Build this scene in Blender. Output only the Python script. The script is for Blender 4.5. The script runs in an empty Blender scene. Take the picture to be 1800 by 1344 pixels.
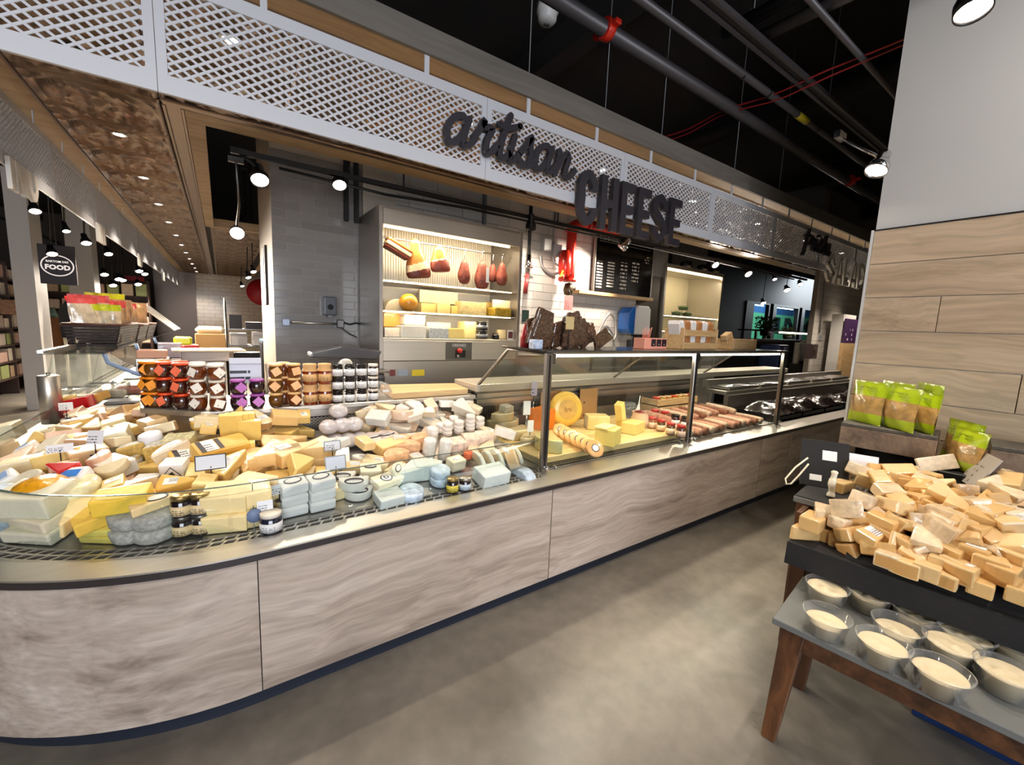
import bpy, bmesh, math, random
from mathutils import Vector, Matrix, Euler

RND = random.Random(11)
SC = bpy.context.scene
COL = SC.collection
PI = math.pi

# ---------------------------------------------------------------- camera
FPX, IW, IH = 738.0, 1800.0, 1344.0
CAM_H = 1.5
_vr = Vector((1978 - 900, 618 - 672, FPX)).normalized()
_vd = Vector((687 - 900, 6200 - 672, FPX)).normalized()
_vd = (_vd - _vr * _vd.dot(_vr)).normalized()
_AX, _AZ = _vr, -_vd
_AY = _AZ.cross(_AX)
ROT = Matrix((_AX, _AY, _AZ))            # camera (x right, y down, z forward) -> world
EYE = Vector((0, 0, CAM_H))
cam = bpy.data.cameras.new('camera')
cam.sensor_width = 36.0
cam.sensor_fit = 'HORIZONTAL'
cam.lens = 36.0 * FPX / IW
cam.clip_start, cam.clip_end = 0.02, 100
cam_o = bpy.data.objects.new('camera', cam)
COL.objects.link(cam_o)
_m = Matrix((ROT @ Vector((1, 0, 0)), ROT @ Vector((0, -1, 0)), ROT @ Vector((0, 0, -1)))).transposed()
cam_o.matrix_world = Matrix.Translation(EYE) @ _m.to_4x4()
SC.camera = cam_o

# ---------------------------------------------------------------- world, exposure
world = bpy.data.worlds.new('world')
SC.world = world
world.use_nodes = True
world.node_tree.nodes['Background'].inputs[0].default_value = (0.93, 0.96, 1.0, 1)
world.node_tree.nodes['Background'].inputs[1].default_value = 0.32
SC.view_settings.view_transform = 'Standard'
SC.view_settings.look = 'None'
SC.view_settings.gamma = 1
SC.view_settings.use_curve_mapping = False
SC.view_settings.exposure = 0.0
SC.cycles.use_denoising = True
SC.cycles.use_adaptive_sampling = True
SC.cycles.adaptive_threshold = 0.02
SC.cycles.max_bounces = 7
SC.cycles.diffuse_bounces = 3
SC.cycles.glossy_bounces = 3
SC.cycles.transparent_max_bounces = 16
SC.cycles.transmission_bounces = 6
SC.cycles.caustics_reflective = False
SC.cycles.caustics_refractive = False
SC.cycles.sample_clamp_indirect = 4.0

WARM = (1.0, 0.87, 0.72)
NEUT = (1.0, 0.90, 0.78)

# assumed daylight: unseen area light added behind the camera to brighten the counter front
_l = bpy.data.lights.new('window_daylight', 'AREA')
_l.shape = 'RECTANGLE'
_l.size, _l.size_y, _l.energy, _l.color = 4.4, 2.3, 330, (0.86, 0.91, 1.0)
_o = bpy.data.objects.new('window_daylight', _l)
COL.objects.link(_o)
_o.location = (-1.0, -4.88, 1.75)
_o.rotation_euler = (PI / 2, 0, 0)


def spot(loc, target, watts, angle=70, blend=0.5, color=WARM, size=0.05):
    """The light of a lamp; each is called by the builder of its lamp."""
    l = bpy.data.lights.new('lamp_light', 'SPOT')
    l.energy = watts
    l.spot_size = math.radians(angle)
    l.spot_blend = blend
    l.color = color
    l.shadow_soft_size = size
    o = bpy.data.objects.new('lamp_light', l)
    COL.objects.link(o)
    d = Vector(target) - Vector(loc)
    o.matrix_world = Matrix.Translation(Vector(loc)) @ d.to_track_quat('-Z', 'Y').to_matrix().to_4x4()
    return o


# ---------------------------------------------------------------- helpers: pixels of the photograph to points of the place
def ray(px, py):
    return ROT @ Vector((px - 900.0, py - 672.0, FPX))


def atz(px, py, z):
    d = ray(px, py)
    return EYE + d * ((z - CAM_H) / d.z)


def aty(px, py, y):
    d = ray(px, py)
    return EYE + d * (y / d.y)


def atx(px, py, x):
    d = ray(px, py)
    return EYE + d * (x / d.x)


def proj(p):
    c = ROT.transposed() @ (Vector(p) - EYE)
    return 900 + FPX * c.x / c.z, 672 + FPX * c.y / c.z


# ---------------------------------------------------------------- helpers: meshes
class MB:
    def __init__(s):
        s.v, s.f, s.m, s.s = [], [], [], []

    def add(s, vs, fs, mi=0, sm=False, M=None):
        b = len(s.v)
        if M is not None:
            vs = [M @ Vector(p) for p in vs]
        s.v += [tuple(p) for p in vs]
        for f in fs:
            s.f.append(tuple(b + i for i in f))
            s.m.append(mi)
            s.s.append(sm)
        return s

    def box(s, x0, x1, y0, y1, z0, z1, mi=0, M=None):
        return s.add([(x0, y0, z0), (x1, y0, z0), (x1, y1, z0), (x0, y1, z0), (x0, y0, z1), (x1, y0, z1), (x1, y1, z1), (x0, y1, z1)],
                     [(3, 2, 1, 0), (4, 5, 6, 7), (0, 1, 5, 4), (1, 2, 6, 5), (2, 3, 7, 6), (3, 0, 4, 7)], mi, False, M)

    def prism(s, poly, z0, z1, mi=0, M=None, side=None, sm=False):
        n = len(poly)
        a = sum(poly[i][0] * poly[(i + 1) % n][1] - poly[(i + 1) % n][0] * poly[i][1] for i in range(n))
        if a < 0:
            poly = poly[::-1]
        vs = [(x, y, z0) for x, y in poly] + [(x, y, z1) for x, y in poly]
        s.add(vs, [tuple(range(n))[::-1], tuple(range(n, 2 * n))], mi, False, M)
        b = len(s.v) - 2 * n
        for i in range(n):
            j = (i + 1) % n
            s.f.append((b + i, b + j, b + n + j, b + n + i))
            s.m.append(mi if side is None else side)
            s.s.append(sm)
        return s

    def lathe(s, prof, n=20, mi=0, sm=True, M=None, cap=True):
        vs, fs = [], []
        for r, z in prof:
            for k in range(n):
                a = 2 * PI * k / n
                vs.append((r * math.cos(a), r * math.sin(a), z))
        for i in range(len(prof) - 1):
            for k in range(n):
                j = (k + 1) % n
                fs.append((i * n + k, i * n + j, (i + 1) * n + j, (i + 1) * n + k))
        s.add(vs, fs, mi, sm, M)
        b = len(s.v) - len(vs)
        if cap:
            if prof[0][0] > 1e-5:
                s.f.append(tuple(b + k for k in range(n))[::-1]); s.m.append(mi); s.s.append(False)
            if prof[-1][0] > 1e-5:
                s.f.append(tuple(b + (len(prof) - 1) * n + k for k in range(n))); s.m.append(mi); s.s.append(False)
        return s

    def cyl(s, r, z0, z1, n=16, mi=0, M=None):
        return s.lathe([(r, z0), (r, z1)], n, mi, True, M)

    def tube(s, pts, r, n=8, mi=0, M=None):
        pts = [Vector(p) for p in pts]
        rings = []
        up = None
        for i, p in enumerate(pts):
            t = (pts[min(i + 1, len(pts) - 1)] - pts[max(i - 1, 0)])
            t = t.normalized() if t.length > 1e-9 else Vector((0, 0, 1))
            if up is None:
                up = Vector((0, 0, 1)) if abs(t.z) < 0.9 else Vector((1, 0, 0))
            x = t.cross(up).normalized()
            up = x.cross(t).normalized()
            rr = r[i] if isinstance(r, (list, tuple)) else r
            rings.append([p + (x * math.cos(2 * PI * k / n) + up * math.sin(2 * PI * k / n)) * rr for k in range(n)])
        vs = [q for g in rings for q in g]
        fs = []
        for i in range(len(rings) - 1):
            for k in range(n):
                j = (k + 1) % n
                fs.append((i * n + k, i * n + j, (i + 1) * n + j, (i + 1) * n + k))
        s.add(vs, fs, mi, True, M)
        b = len(s.v) - len(vs)
        e = b + (len(rings) - 1) * n
        s.f += [tuple(b + k for k in range(n))[::-1], tuple(e + k for k in range(n))]
        s.m += [mi, mi]
        s.s += [False, False]
        return s

    def sweep(s, prof, path, mi=0, closed_ends=True, sm=False):
        """prof: closed polygon of (d, z); path: list of (x, y, nx, ny) with the inward normal."""
        n = len(prof)
        vs = [(x + nx * d, y + ny * d, z) for x, y, nx, ny in path for d, z in prof]
        fs = []
        for i in range(len(path) - 1):
            for k in range(n):
                j = (k + 1) % n
                fs.append((i * n + k, (i + 1) * n + k, (i + 1) * n + j, i * n + j))
        if closed_ends:
            fs.append(tuple(range(n)))
            e = (len(path) - 1) * n
            fs.append(tuple(e + k for k in range(n))[::-1])
        return s.add(vs, fs, mi, sm)

    def mesh(s, name, mats, bevel=0.0, seg=1, norm=True):
        me = bpy.data.meshes.new(name)
        me.from_pydata(s.v, [], s.f)
        if not isinstance(mats, (list, tuple)):
            mats = [mats]
        for m in mats:
            me.materials.append(m)
        me.polygons.foreach_set('material_index', s.m)
        me.polygons.foreach_set('use_smooth', s.s)
        if bevel > 0 or norm:
            bm = bmesh.new()
            bm.from_mesh(me)
            if norm:
                bmesh.ops.recalc_face_normals(bm, faces=bm.faces)
            if bevel > 0:
                ed = [e for e in bm.edges if len(e.link_faces) == 2 and e.calc_face_angle(0) > 0.6]
                bmesh.ops.bevel(bm, geom=ed, offset=bevel, segments=seg, affect='EDGES', profile=0.6, clamp_overlap=True)
            bm.to_mesh(me)
            bm.free()
        me.update()
        return me

    def build(s, name, mats, parent=None, bevel=0.0, seg=1, loc=None, rot=None, norm=True):
        return ob(name, s.mesh(name, mats, bevel, seg, norm), parent, loc, rot)


def ob(name, data, parent=None, loc=None, rot=None):
    o = bpy.data.objects.new(name, data)
    COL.objects.link(o)
    if parent is not None:
        o.parent = parent
    if loc is not None:
        o.location = loc
    if rot is not None:
        o.rotation_euler = rot
    return o


def tag(o, label, cat, group=None):
    o['label'] = label
    o['category'] = cat
    if group:
        o['group'] = group
    return o


def thing(name, label, cat, loc=(0, 0, 0), rot=(0, 0, 0), group=None):
    return tag(ob(name, None, None, loc, rot), label, cat, group)


def struct(o):
    o['kind'] = 'structure'
    return o


def stuff(o):
    o['kind'] = 'stuff'
    return o


def smooth_line(pts, k=6):
    """Catmull-Rom through the points (2-D or 3-D)."""
    P = [Vector(p) for p in pts]
    out = []
    for i in range(len(P) - 1):
        p0, p1, p2, p3 = P[max(i - 1, 0)], P[i], P[i + 1], P[min(i + 2, len(P) - 1)]
        for j in range(k):
            t = j / k
            out.append(0.5 * ((2 * p1) + (p2 - p0) * t + (2 * p0 - 5 * p1 + 4 * p2 - p3) * t * t + (3 * p1 - p0 - 3 * p2 + p3) * t ** 3))
    out.append(P[-1])
    return out


def ribbon(mb, pts, w, depth, mi=0, M=None, caps=True):
    """A flat cut-out stroke in the local XZ plane, from y=0 to y=depth."""
    n = len(pts)
    e_ = 0.0004 * (len(mb.f) % 7)
    L, Rr = [], []
    for i in range(n):
        a, b = pts[max(i - 1, 0)], pts[min(i + 1, n - 1)]
        t = Vector((b[0] - a[0], b[1] - a[1]))
        t = t.normalized() if t.length > 1e-9 else Vector((1, 0))
        ww = w[i] if isinstance(w, (list, tuple)) else w
        L.append((pts[i][0] - t.y * ww / 2, pts[i][1] + t.x * ww / 2))
        Rr.append((pts[i][0] + t.y * ww / 2, pts[i][1] - t.x * ww / 2))
    vs = []
    for i in range(n):
        vs += [(L[i][0], -e_, L[i][1]), (Rr[i][0], -e_, Rr[i][1]), (Rr[i][0], depth, Rr[i][1]), (L[i][0], depth, L[i][1])]
    fs = []
    for i in range(n - 1):
        a, b = i * 4, (i + 1) * 4
        for k in range(4):
            j = (k + 1) % 4
            fs.append((a + k, a + j, b + j, b + k))
    fs += [(3, 2, 1, 0), tuple((n - 1) * 4 + k for k in range(4))]
    mb.add(vs, fs, mi, False, M)
    if caps:
        for e in (0, n - 1):
            ww = (w[e] if isinstance(w, (list, tuple)) else w) / 2
            poly = [(pts[e][0] + ww * math.cos(2 * PI * k / 14), pts[e][1] + ww * math.sin(2 * PI * k / 14)) for k in range(14)]
            vs = [(x, 0.0008 + e_, z) for x, z in poly] + [(x, depth - 0.0005, z) for x, z in poly]
            mb.add(vs, [tuple(range(14)), tuple(range(14, 28))[::-1]] + [(k, 14 + k, 14 + (k + 1) % 14, (k + 1) % 14) for k in range(14)], mi, False, M)
    return mb


def text_mesh(name, s, size, m, depth=0.0, bold=0.0, align='CENTER', sx=1.0):
    """Lettering as a mesh in the local XZ plane, facing -Y."""
    c = bpy.data.curves.new(name, 'FONT')
    c.body = s
    c.size = size
    c.extrude = depth / 2
    c.offset = bold
    c.align_x = align
    c.align_y = 'CENTER'
    c.resolution_u = 2
    o = bpy.data.objects.new(name, c)
    COL.objects.link(o)
    me = bpy.data.meshes.new_from_object(o.evaluated_get(bpy.context.evaluated_depsgraph_get()))
    bpy.data.objects.remove(o)
    bpy.data.curves.remove(c)
    me.transform(Matrix.Rotation(PI / 2, 4, 'X') @ Matrix.Diagonal((sx, 1, 1, 1)))
    me.materials.clear()
    me.materials.append(m)
    me.name = name
    return me


def copy_tree(o, parent=None):
    c = o.copy()
    COL.objects.link(c)
    c.parent = parent
    for ch in [x for x in o.children]:
        copy_tree(ch, c)
    return c


# ---------------------------------------------------------------- helpers: materials
def lin(c):
    return tuple(((v / 255) / 12.92 if v / 255 <= 0.04045 else ((v / 255 + 0.055) / 1.055) ** 2.4) for v in c)


def pm(name, rgb, rough=0.5, metal=0.0, coat=0.0, var=0.0, vscale=8.0, bump=0.0, bscale=60.0, stretch=(1, 1, 1), rnd=0.0, emit=None, sss=0.0, spec=0.5, coatr=0.06):
    """A procedural material: base colour with a noise variation, a noise bump, a per-object variation."""
    m = bpy.data.materials.new(name)
    m.use_nodes = True
    t = m.node_tree
    N, Lk = t.nodes, t.links
    b = N['Principled BSDF']
    c = lin(rgb)
    b.inputs['Base Color'].default_value = (*c, 1)
    b.inputs['Roughness'].default_value = rough
    b.inputs['Metallic'].default_value = metal
    b.inputs['Specular IOR Level'].default_value = spec
    if coat:
        b.inputs['Coat Weight'].default_value = coat
        b.inputs['Coat Roughness'].default_value = coatr
    if sss:
        b.inputs['Subsurface Weight'].default_value = sss
        b.inputs['Subsurface Radius'].default_value = (0.02, 0.012, 0.006)
    if emit:
        b.inputs['Emission Color'].default_value = (*lin(emit[0]), 1)
        b.inputs['Emission Strength'].default_value = emit[1]
    if var or bump or rnd:
        tc = N.new('ShaderNodeTexCoord')
        mp = N.new('ShaderNodeMapping')
        mp.inputs['Scale'].default_value = stretch
        Lk.new(tc.outputs['Object'], mp.inputs['Vector'])
        oi = N.new('ShaderNodeObjectInfo')
        ad = N.new('ShaderNodeVectorMath')
        ad.operation = 'ADD'
        cb = N.new('ShaderNodeCombineXYZ')
        mu = N.new('ShaderNodeMath')
        mu.operation = 'MULTIPLY'
        mu.inputs[1].default_value = 37.0
        Lk.new(oi.outputs['Random'], mu.inputs[0])
        Lk.new(mu.outputs[0], cb.inputs[0])
        Lk.new(mu.outputs[0], cb.inputs[1])
        Lk.new(mp.outputs[0], ad.inputs[0])
        Lk.new(cb.outputs[0], ad.inputs[1])
        if var or rnd:
            nz = N.new('ShaderNodeTexNoise')
            nz.inputs['Scale'].default_value = vscale
            nz.inputs['Detail'].default_value = 4
            Lk.new(ad.outputs[0], nz.inputs['Vector'])
            rg = N.new('ShaderNodeMapRange')
            rg.inputs['From Min'].default_value = 0.3
            rg.inputs['From Max'].default_value = 0.7
            rg.inputs['To Min'].default_value = 1 - var
            rg.inputs['To Max'].default_value = 1 + var * 0.6
            Lk.new(nz.outputs['Fac'], rg.inputs['Value'])
            r2 = N.new('ShaderNodeMapRange')
            r2.inputs['To Min'].default_value = 1 - rnd
            r2.inputs['To Max'].default_value = 1 + rnd * 0.5
            Lk.new(oi.outputs['Random'], r2.inputs['Value'])
            m2 = N.new('ShaderNodeMath')
            m2.operation = 'MULTIPLY'
            Lk.new(rg.outputs[0], m2.inputs[0])
            Lk.new(r2.outputs[0], m2.inputs[1])
            mx = N.new('ShaderNodeVectorMath')
            mx.operation = 'SCALE'
            mx.inputs[0].default_value = c
            Lk.new(m2.outputs[0], mx.inputs['Scale'])
            Lk.new(mx.outputs[0], b.inputs['Base Color'])
        if bump:
            n2 = N.new('ShaderNodeTexNoise')
            n2.inputs['Scale'].default_value = bscale
            n2.inputs['Detail'].default_value = 3
            Lk.new(ad.outputs[0], n2.inputs['Vector'])
            bp = N.new('ShaderNodeBump')
            bp.inputs['Strength'].default_value = bump
            bp.inputs['Distance'].default_value = 0.004
            Lk.new(n2.outputs['Fac'], bp.inputs['Height'])
            Lk.new(bp.outputs[0], b.inputs['Normal'])
            if coat:
                Lk.new(bp.outputs[0], b.inputs['Coat Normal'])
    return m


def wood_mat(name, c1, c2, c3, scale=1.0, along='X', rough=0.45, coat=0.0, knots=0.0):
    """Grain: noise stretched along one axis, with rings and a few darker streaks."""
    m = bpy.data.materials.new(name)
    m.use_nodes = True
    t = m.node_tree
    N, Lk = t.nodes, t.links
    b = N['Principled BSDF']
    b.inputs['Roughness'].default_value = rough
    if coat:
        b.inputs['Coat Weight'].default_value = coat
        b.inputs['Coat Roughness'].default_value = 0.25
    tc = N.new('ShaderNodeTexCoord')
    oi = N.new('ShaderNodeObjectInfo')
    mu = N.new('ShaderNodeMath'); mu.operation = 'MULTIPLY'; mu.inputs[1].default_value = 41.0
    Lk.new(oi.outputs['Random'], mu.inputs[0])
    cb = N.new('ShaderNodeCombineXYZ')
    for i in range(3):
        Lk.new(mu.outputs[0], cb.inputs[i])
    ad = N.new('ShaderNodeVectorMath'); ad.operation = 'ADD'
    Lk.new(tc.outputs['Object'], ad.inputs[0]); Lk.new(cb.outputs[0], ad.inputs[1])
    # warp
    wn = N.new('ShaderNodeTexNoise'); wn.inputs['Scale'].default_value = 2.2 * scale; wn.inputs['Detail'].default_value = 2
    Lk.new(ad.outputs[0], wn.inputs['Vector'])
    ws = N.new('ShaderNodeVectorMath'); ws.operation = 'SCALE'; ws.inputs['Scale'].default_value = 0.16 + knots
    Lk.new(wn.outputs['Color'], ws.inputs[0])
    ad2 = N.new('ShaderNodeVectorMath'); ad2.operation = 'ADD'
    Lk.new(ad.outputs[0], ad2.inputs[0]); Lk.new(ws.outputs[0], ad2.inputs[1])
    mp = N.new('ShaderNodeMapping')
    s_, l_ = 11.0 * scale, 0.75 * scale
    mp.inputs['Scale'].default_value = {'X': (l_, s_, s_), 'Y': (s_, l_, s_), 'Z': (s_, s_, l_)}[along]
    Lk.new(ad2.outputs[0], mp.inputs['Vector'])
    n1 = N.new('ShaderNodeTexNoise'); n1.inputs['Scale'].default_value = 1.0; n1.inputs['Detail'].default_value = 6; n1.inputs['Roughness'].default_value = 0.62
    Lk.new(mp.outputs[0], n1.inputs['Vector'])
    mp2 = N.new('ShaderNodeMapping')
    mp2.inputs['Scale'].default_value = tuple(v * 6 if v > 2 * scale else v * 2.2 for v in mp.inputs['Scale'].default_value)
    Lk.new(ad2.outputs[0], mp2.inputs['Vector'])
    n2 = N.new('ShaderNodeTexNoise'); n2.inputs['Scale'].default_value = 1.0; n2.inputs['Detail'].default_value = 3
    Lk.new(mp2.outputs[0], n2.inputs['Vector'])
    r1 = N.new('ShaderNodeValToRGB')
    e = r1.color_ramp.elements
    e[0].position, e[0].color = 0.30, (*lin(c3), 1)
    e[1].position, e[1].color = 0.68, (*lin(c1), 1)
    k = e.new(0.47); k.color = (*lin(c2), 1)
    Lk.new(n1.outputs['Fac'], r1.inputs['Fac'])
    rg = N.new('ShaderNodeMapRange'); rg.inputs['From Min'].default_value = 0.3; rg.inputs['From Max'].default_value = 0.7
    rg.inputs['To Min'].default_value = 0.82; rg.inputs['To Max'].default_value = 1.1
    Lk.new(n2.outputs['Fac'], rg.inputs['Value'])
    r2 = N.new('ShaderNodeMapRange'); r2.inputs['To Min'].default_value = 0.93; r2.inputs['To Max'].default_value = 1.06
    Lk.new(oi.outputs['Random'], r2.inputs['Value'])
    mm = N.new('ShaderNodeMath'); mm.operation = 'MULTIPLY'
    Lk.new(rg.outputs[0], mm.inputs[0]); Lk.new(r2.outputs[0], mm.inputs[1])
    sc = N.new('ShaderNodeVectorMath'); sc.operation = 'SCALE'
    Lk.new(r1.outputs['Color'], sc.inputs[0]); Lk.new(mm.outputs[0], sc.inputs['Scale'])
    Lk.new(sc.outputs[0], b.inputs['Base Color'])
    bp = N.new('ShaderNodeBump'); bp.inputs['Strength'].default_value = 0.15; bp.inputs['Distance'].default_value = 0.002
    Lk.new(n2.outputs['Fac'], bp.inputs['Height']); Lk.new(bp.outputs[0], b.inputs['Normal'])
    return m


def glass_mat(name, tint=(0.97, 0.99, 0.98), refl=1.0, rough=0.0, haze=0.0):
    """Thin clear sheet: transparent, with a Fresnel reflection (and a little milky haze for plastic)."""
    m = bpy.data.materials.new(name)
    m.use_nodes = True
    t = m.node_tree
    N, Lk = t.nodes, t.links
    N.remove(N['Principled BSDF'])
    tr = N.new('ShaderNodeBsdfTransparent'); tr.inputs[0].default_value = (*tint, 1)
    gl = N.new('ShaderNodeBsdfGlossy'); gl.inputs['Roughness'].default_value = rough
    lw = N.new('ShaderNodeLayerWeight'); lw.inputs[0].default_value = 0.5
    pw = N.new('ShaderNodeMath'); pw.operation = 'POWER'; pw.inputs[1].default_value = 4.5
    Lk.new(lw.outputs['Facing'], pw.inputs[0])
    mu = N.new('ShaderNodeMath'); mu.operation = 'MULTIPLY_ADD'; mu.inputs[1].default_value = 0.9 * refl; mu.inputs[2].default_value = 0.022 * refl
    Lk.new(pw.outputs[0], mu.inputs[0])
    mx = N.new('ShaderNodeMixShader')
    Lk.new(mu.outputs[0], mx.inputs[0]); Lk.new(tr.outputs[0], mx.inputs[1]); Lk.new(gl.outputs[0], mx.inputs[2])
    last = mx
    if haze:
        df = N.new('ShaderNodeBsdfDiffuse'); df.inputs[0].default_value = (0.8, 0.8, 0.78, 1)
        m3 = N.new('ShaderNodeMixShader'); m3.inputs[0].default_value = haze
        Lk.new(mx.outputs[0], m3.inputs[1]); Lk.new(df.outputs[0], m3.inputs[2])
        last = m3
    Lk.new(last.outputs[0], N['Material Output'].inputs[0])
    return m


def emit_mat(name, rgb, strength):
    m = bpy.data.materials.new(name)
    m.use_nodes = True
    t = m.node_tree
    t.nodes.remove(t.nodes['Principled BSDF'])
    e = t.nodes.new('ShaderNodeEmission')
    e.inputs[0].default_value = (*lin(rgb), 1)
    e.inputs[1].default_value = strength
    t.links.new(e.outputs[0], t.nodes['Material Output'].inputs[0])
    return m


def print_mat(name, paper, ink, rows=9.0, cols=14.0, dens=0.5, rough=0.5):
    """Paper with rows of small unreadable print (generated coordinates of the sheet)."""
    m = bpy.data.materials.new(name)
    m.use_nodes = True
    t = m.node_tree
    N, Lk = t.nodes, t.links
    b = N['Principled BSDF']
    b.inputs['Roughness'].default_value = rough
    tc = N.new('ShaderNodeTexCoord')
    sp = N.new('ShaderNodeSeparateXYZ')
    Lk.new(tc.outputs['Generated'], sp.inputs[0])
    # row index and band
    rm = N.new('ShaderNodeMath'); rm.operation = 'MULTIPLY'; rm.inputs[1].default_value = rows
    Lk.new(sp.outputs[2], rm.inputs[0])
    fr = N.new('ShaderNodeMath'); fr.operation = 'FRACT'; Lk.new(rm.outputs[0], fr.inputs[0])
    fl = N.new('ShaderNodeMath'); fl.operation = 'FLOOR'; Lk.new(rm.outputs[0], fl.inputs[0])
    band = N.new('ShaderNodeMath'); band.operation = 'GREATER_THAN'; band.inputs[1].default_value = 0.55
    Lk.new(fr.outputs[0], band.inputs[0])
    xs = N.new('ShaderNodeMath'); xs.operation = 'MULTIPLY'; xs.inputs[1].default_value = cols
    Lk.new(sp.outputs[0], xs.inputs[0])
    cb = N.new('ShaderNodeCombineXYZ')
    Lk.new(xs.outputs[0], cb.inputs[0]); Lk.new(fl.outputs[0], cb.inputs[1])
    nz = N.new('ShaderNodeTexNoise'); nz.inputs['Scale'].default_value = 1.0; nz.inputs['Detail'].default_value = 1
    Lk.new(cb.outputs[0], nz.inputs['Vector'])
    th = N.new('ShaderNodeMath'); th.operation = 'GREATER_THAN'; th.inputs[1].default_value = 1 - dens
    Lk.new(nz.outputs['Fac'], th.inputs[0])
    an = N.new('ShaderNodeMath'); an.operation = 'MULTIPLY'
    Lk.new(band.outputs[0], an.inputs[0]); Lk.new(th.outputs[0], an.inputs[1])
    # margins
    for k in (0, 2):
        d = N.new('ShaderNodeMath'); d.operation = 'SUBTRACT'; d.inputs[1].default_value = 0.32
        Lk.new(sp.outputs[k], d.inputs[0])
        ab = N.new('ShaderNodeMath'); ab.operation = 'ABSOLUTE'; Lk.new(d.outputs[0], ab.inputs[0])
        lt = N.new('ShaderNodeMath'); lt.operation = 'LESS_THAN'; lt.inputs[1].default_value = 0.32
        Lk.new(ab.outputs[0], lt.inputs[0])
        a2 = N.new('ShaderNodeMath'); a2.operation = 'MULTIPLY'
        Lk.new(an.outputs[0], a2.inputs[0]); Lk.new(lt.outputs[0], a2.inputs[1])
        an = a2
    mx = N.new('ShaderNodeMix'); mx.data_type = 'RGBA'
    mx.inputs[6].default_value = (*lin(paper), 1); mx.inputs[7].default_value = (*lin(ink), 1)
    Lk.new(an.outputs[0], mx.inputs[0])
    Lk.new(mx.outputs[2], b.inputs['Base Color'])
    return m


def concrete_mat():
    m = pm('floor_concrete', (150, 142, 124), 0.34, var=0.0)
    t = m.node_tree
    N, Lk = t.nodes, t.links
    b = N['Principled BSDF']
    tc = N.new('ShaderNodeTexCoord')
    n1 = N.new('ShaderNodeTexNoise'); n1.inputs['Scale'].default_value = 1.3; n1.inputs['Detail'].default_value = 8; n1.inputs['Roughness'].default_value = 0.6
    n2 = N.new('ShaderNodeTexNoise'); n2.inputs['Scale'].default_value = 14; n2.inputs['Detail'].default_value = 6
    n3 = N.new('ShaderNodeTexNoise'); n3.inputs['Scale'].default_value = 5.0; n3.inputs['Detail'].default_value = 10; n3.inputs['Roughness'].default_value = 0.75
    for n in (n1, n2, n3):
        Lk.new(tc.outputs['Object'], n.inputs['Vector'])
    r = N.new('ShaderNodeValToRGB')
    e = r.color_ramp.elements
    e[0].position, e[0].color = 0.33, (*lin((104, 98, 90)), 1)
    e[1].position, e[1].color = 0.66, (*lin((142, 134, 123)), 1)
    Lk.new(n1.outputs['Fac'], r.inputs['Fac'])
    g = N.new('ShaderNodeMapRange'); g.inputs['From Min'].default_value = 0.35; g.inputs['From Max'].default_value = 0.65
    g.inputs['To Min'].default_value = 0.9; g.inputs['To Max'].default_value = 1.07
    Lk.new(n2.outputs['Fac'], g.inputs['Value'])
    st = N.new('ShaderNodeMapRange'); st.inputs['From Min'].default_value = 0.655; st.inputs['From Max'].default_value = 0.70
    st.inputs['To Min'].default_value = 1.0; st.inputs['To Max'].default_value = 0.55
    Lk.new(n3.outputs['Fac'], st.inputs['Value'])
    mm = N.new('ShaderNodeMath'); mm.operation = 'MULTIPLY'
    Lk.new(g.outputs[0], mm.inputs[0]); Lk.new(st.outputs[0], mm.inputs[1])
    s = N.new('ShaderNodeVectorMath'); s.operation = 'SCALE'
    Lk.new(r.outputs['Color'], s.inputs[0]); Lk.new(mm.outputs[0], s.inputs['Scale'])
    Lk.new(s.outputs[0], b.inputs['Base Color'])
    rr = N.new('ShaderNodeMapRange'); rr.inputs['To Min'].default_value = 0.22; rr.inputs['To Max'].default_value = 0.46
    Lk.new(n1.outputs['Fac'], rr.inputs['Value']); Lk.new(rr.outputs[0], b.inputs['Roughness'])
    return m


STEEL = pm('brushed_steel', (214, 208, 198), 0.36, 0.9, var=0.06, vscale=3, stretch=(0.6, 30, 30), bump=0.02, bscale=3)
STEEL_DARK = pm('dark_steel', (120, 118, 116), 0.3, 1.0, var=0.08, vscale=4)
STEEL_PLAIN = pm('satin_steel_panel', (190, 184, 176), 0.36, 0.92, var=0.1, vscale=1.6)
CHROME = pm('chrome', (210, 210, 210), 0.08, 1.0)
BLACK = pm('black_paint', (14, 13, 14), 0.55)
BLACK_GLOSS = pm('black_gloss', (12, 11, 13), 0.2)
BLACK_METAL = pm('black_metal', (22, 21, 22), 0.4, 0.3)
BLACK_CLOTH = pm('black_cloth', (24, 23, 24), 0.8, var=0.2, vscale=30, bump=0.2, bscale=200)
CEIL_BLACK = pm('ceiling_black', (26, 23, 22), 0.85, var=0.2, vscale=1.5)
WHITE_PAINT = pm('white_paint', (222, 219, 214), 0.6, var=0.03, vscale=2)
WHITE_MATTE = pm('white_plastic', (232, 231, 228), 0.4)
SIGN_WHITE = pm('sign_white_metal', (196, 197, 203), 0.45, 0.0, bump=0.06, bscale=120)
GREY_PAINT = pm('grey_paint', (120, 124, 128), 0.45)
GREY_MID = pm('grey_plastic', (150, 152, 156), 0.4)
PLY = wood_mat('plywood', (188, 164, 130), (176, 150, 116), (158, 132, 100), 0.7, 'X', 0.6)
COUNTER_WOOD = wood_mat('counter_laminate', (204, 190, 178), (182, 166, 153), (140, 125, 113), 0.9, 'X', 0.42, knots=0.0)
PLANK_WOOD = wood_mat('plank_tile', (226, 202, 172), (212, 186, 156), (184, 158, 130), 0.8, 'Y', 0.4)
CRATE_WOOD = wood_mat('crate_wood', (152, 128, 106), (132, 109, 90), (100, 82, 68), 0.9, 'Y', 0.6)
CRATE_TOP = wood_mat('crate_top_wood', (98, 92, 84), (84, 78, 70), (62, 58, 52), 0.9, 'Y', 0.55)
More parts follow.
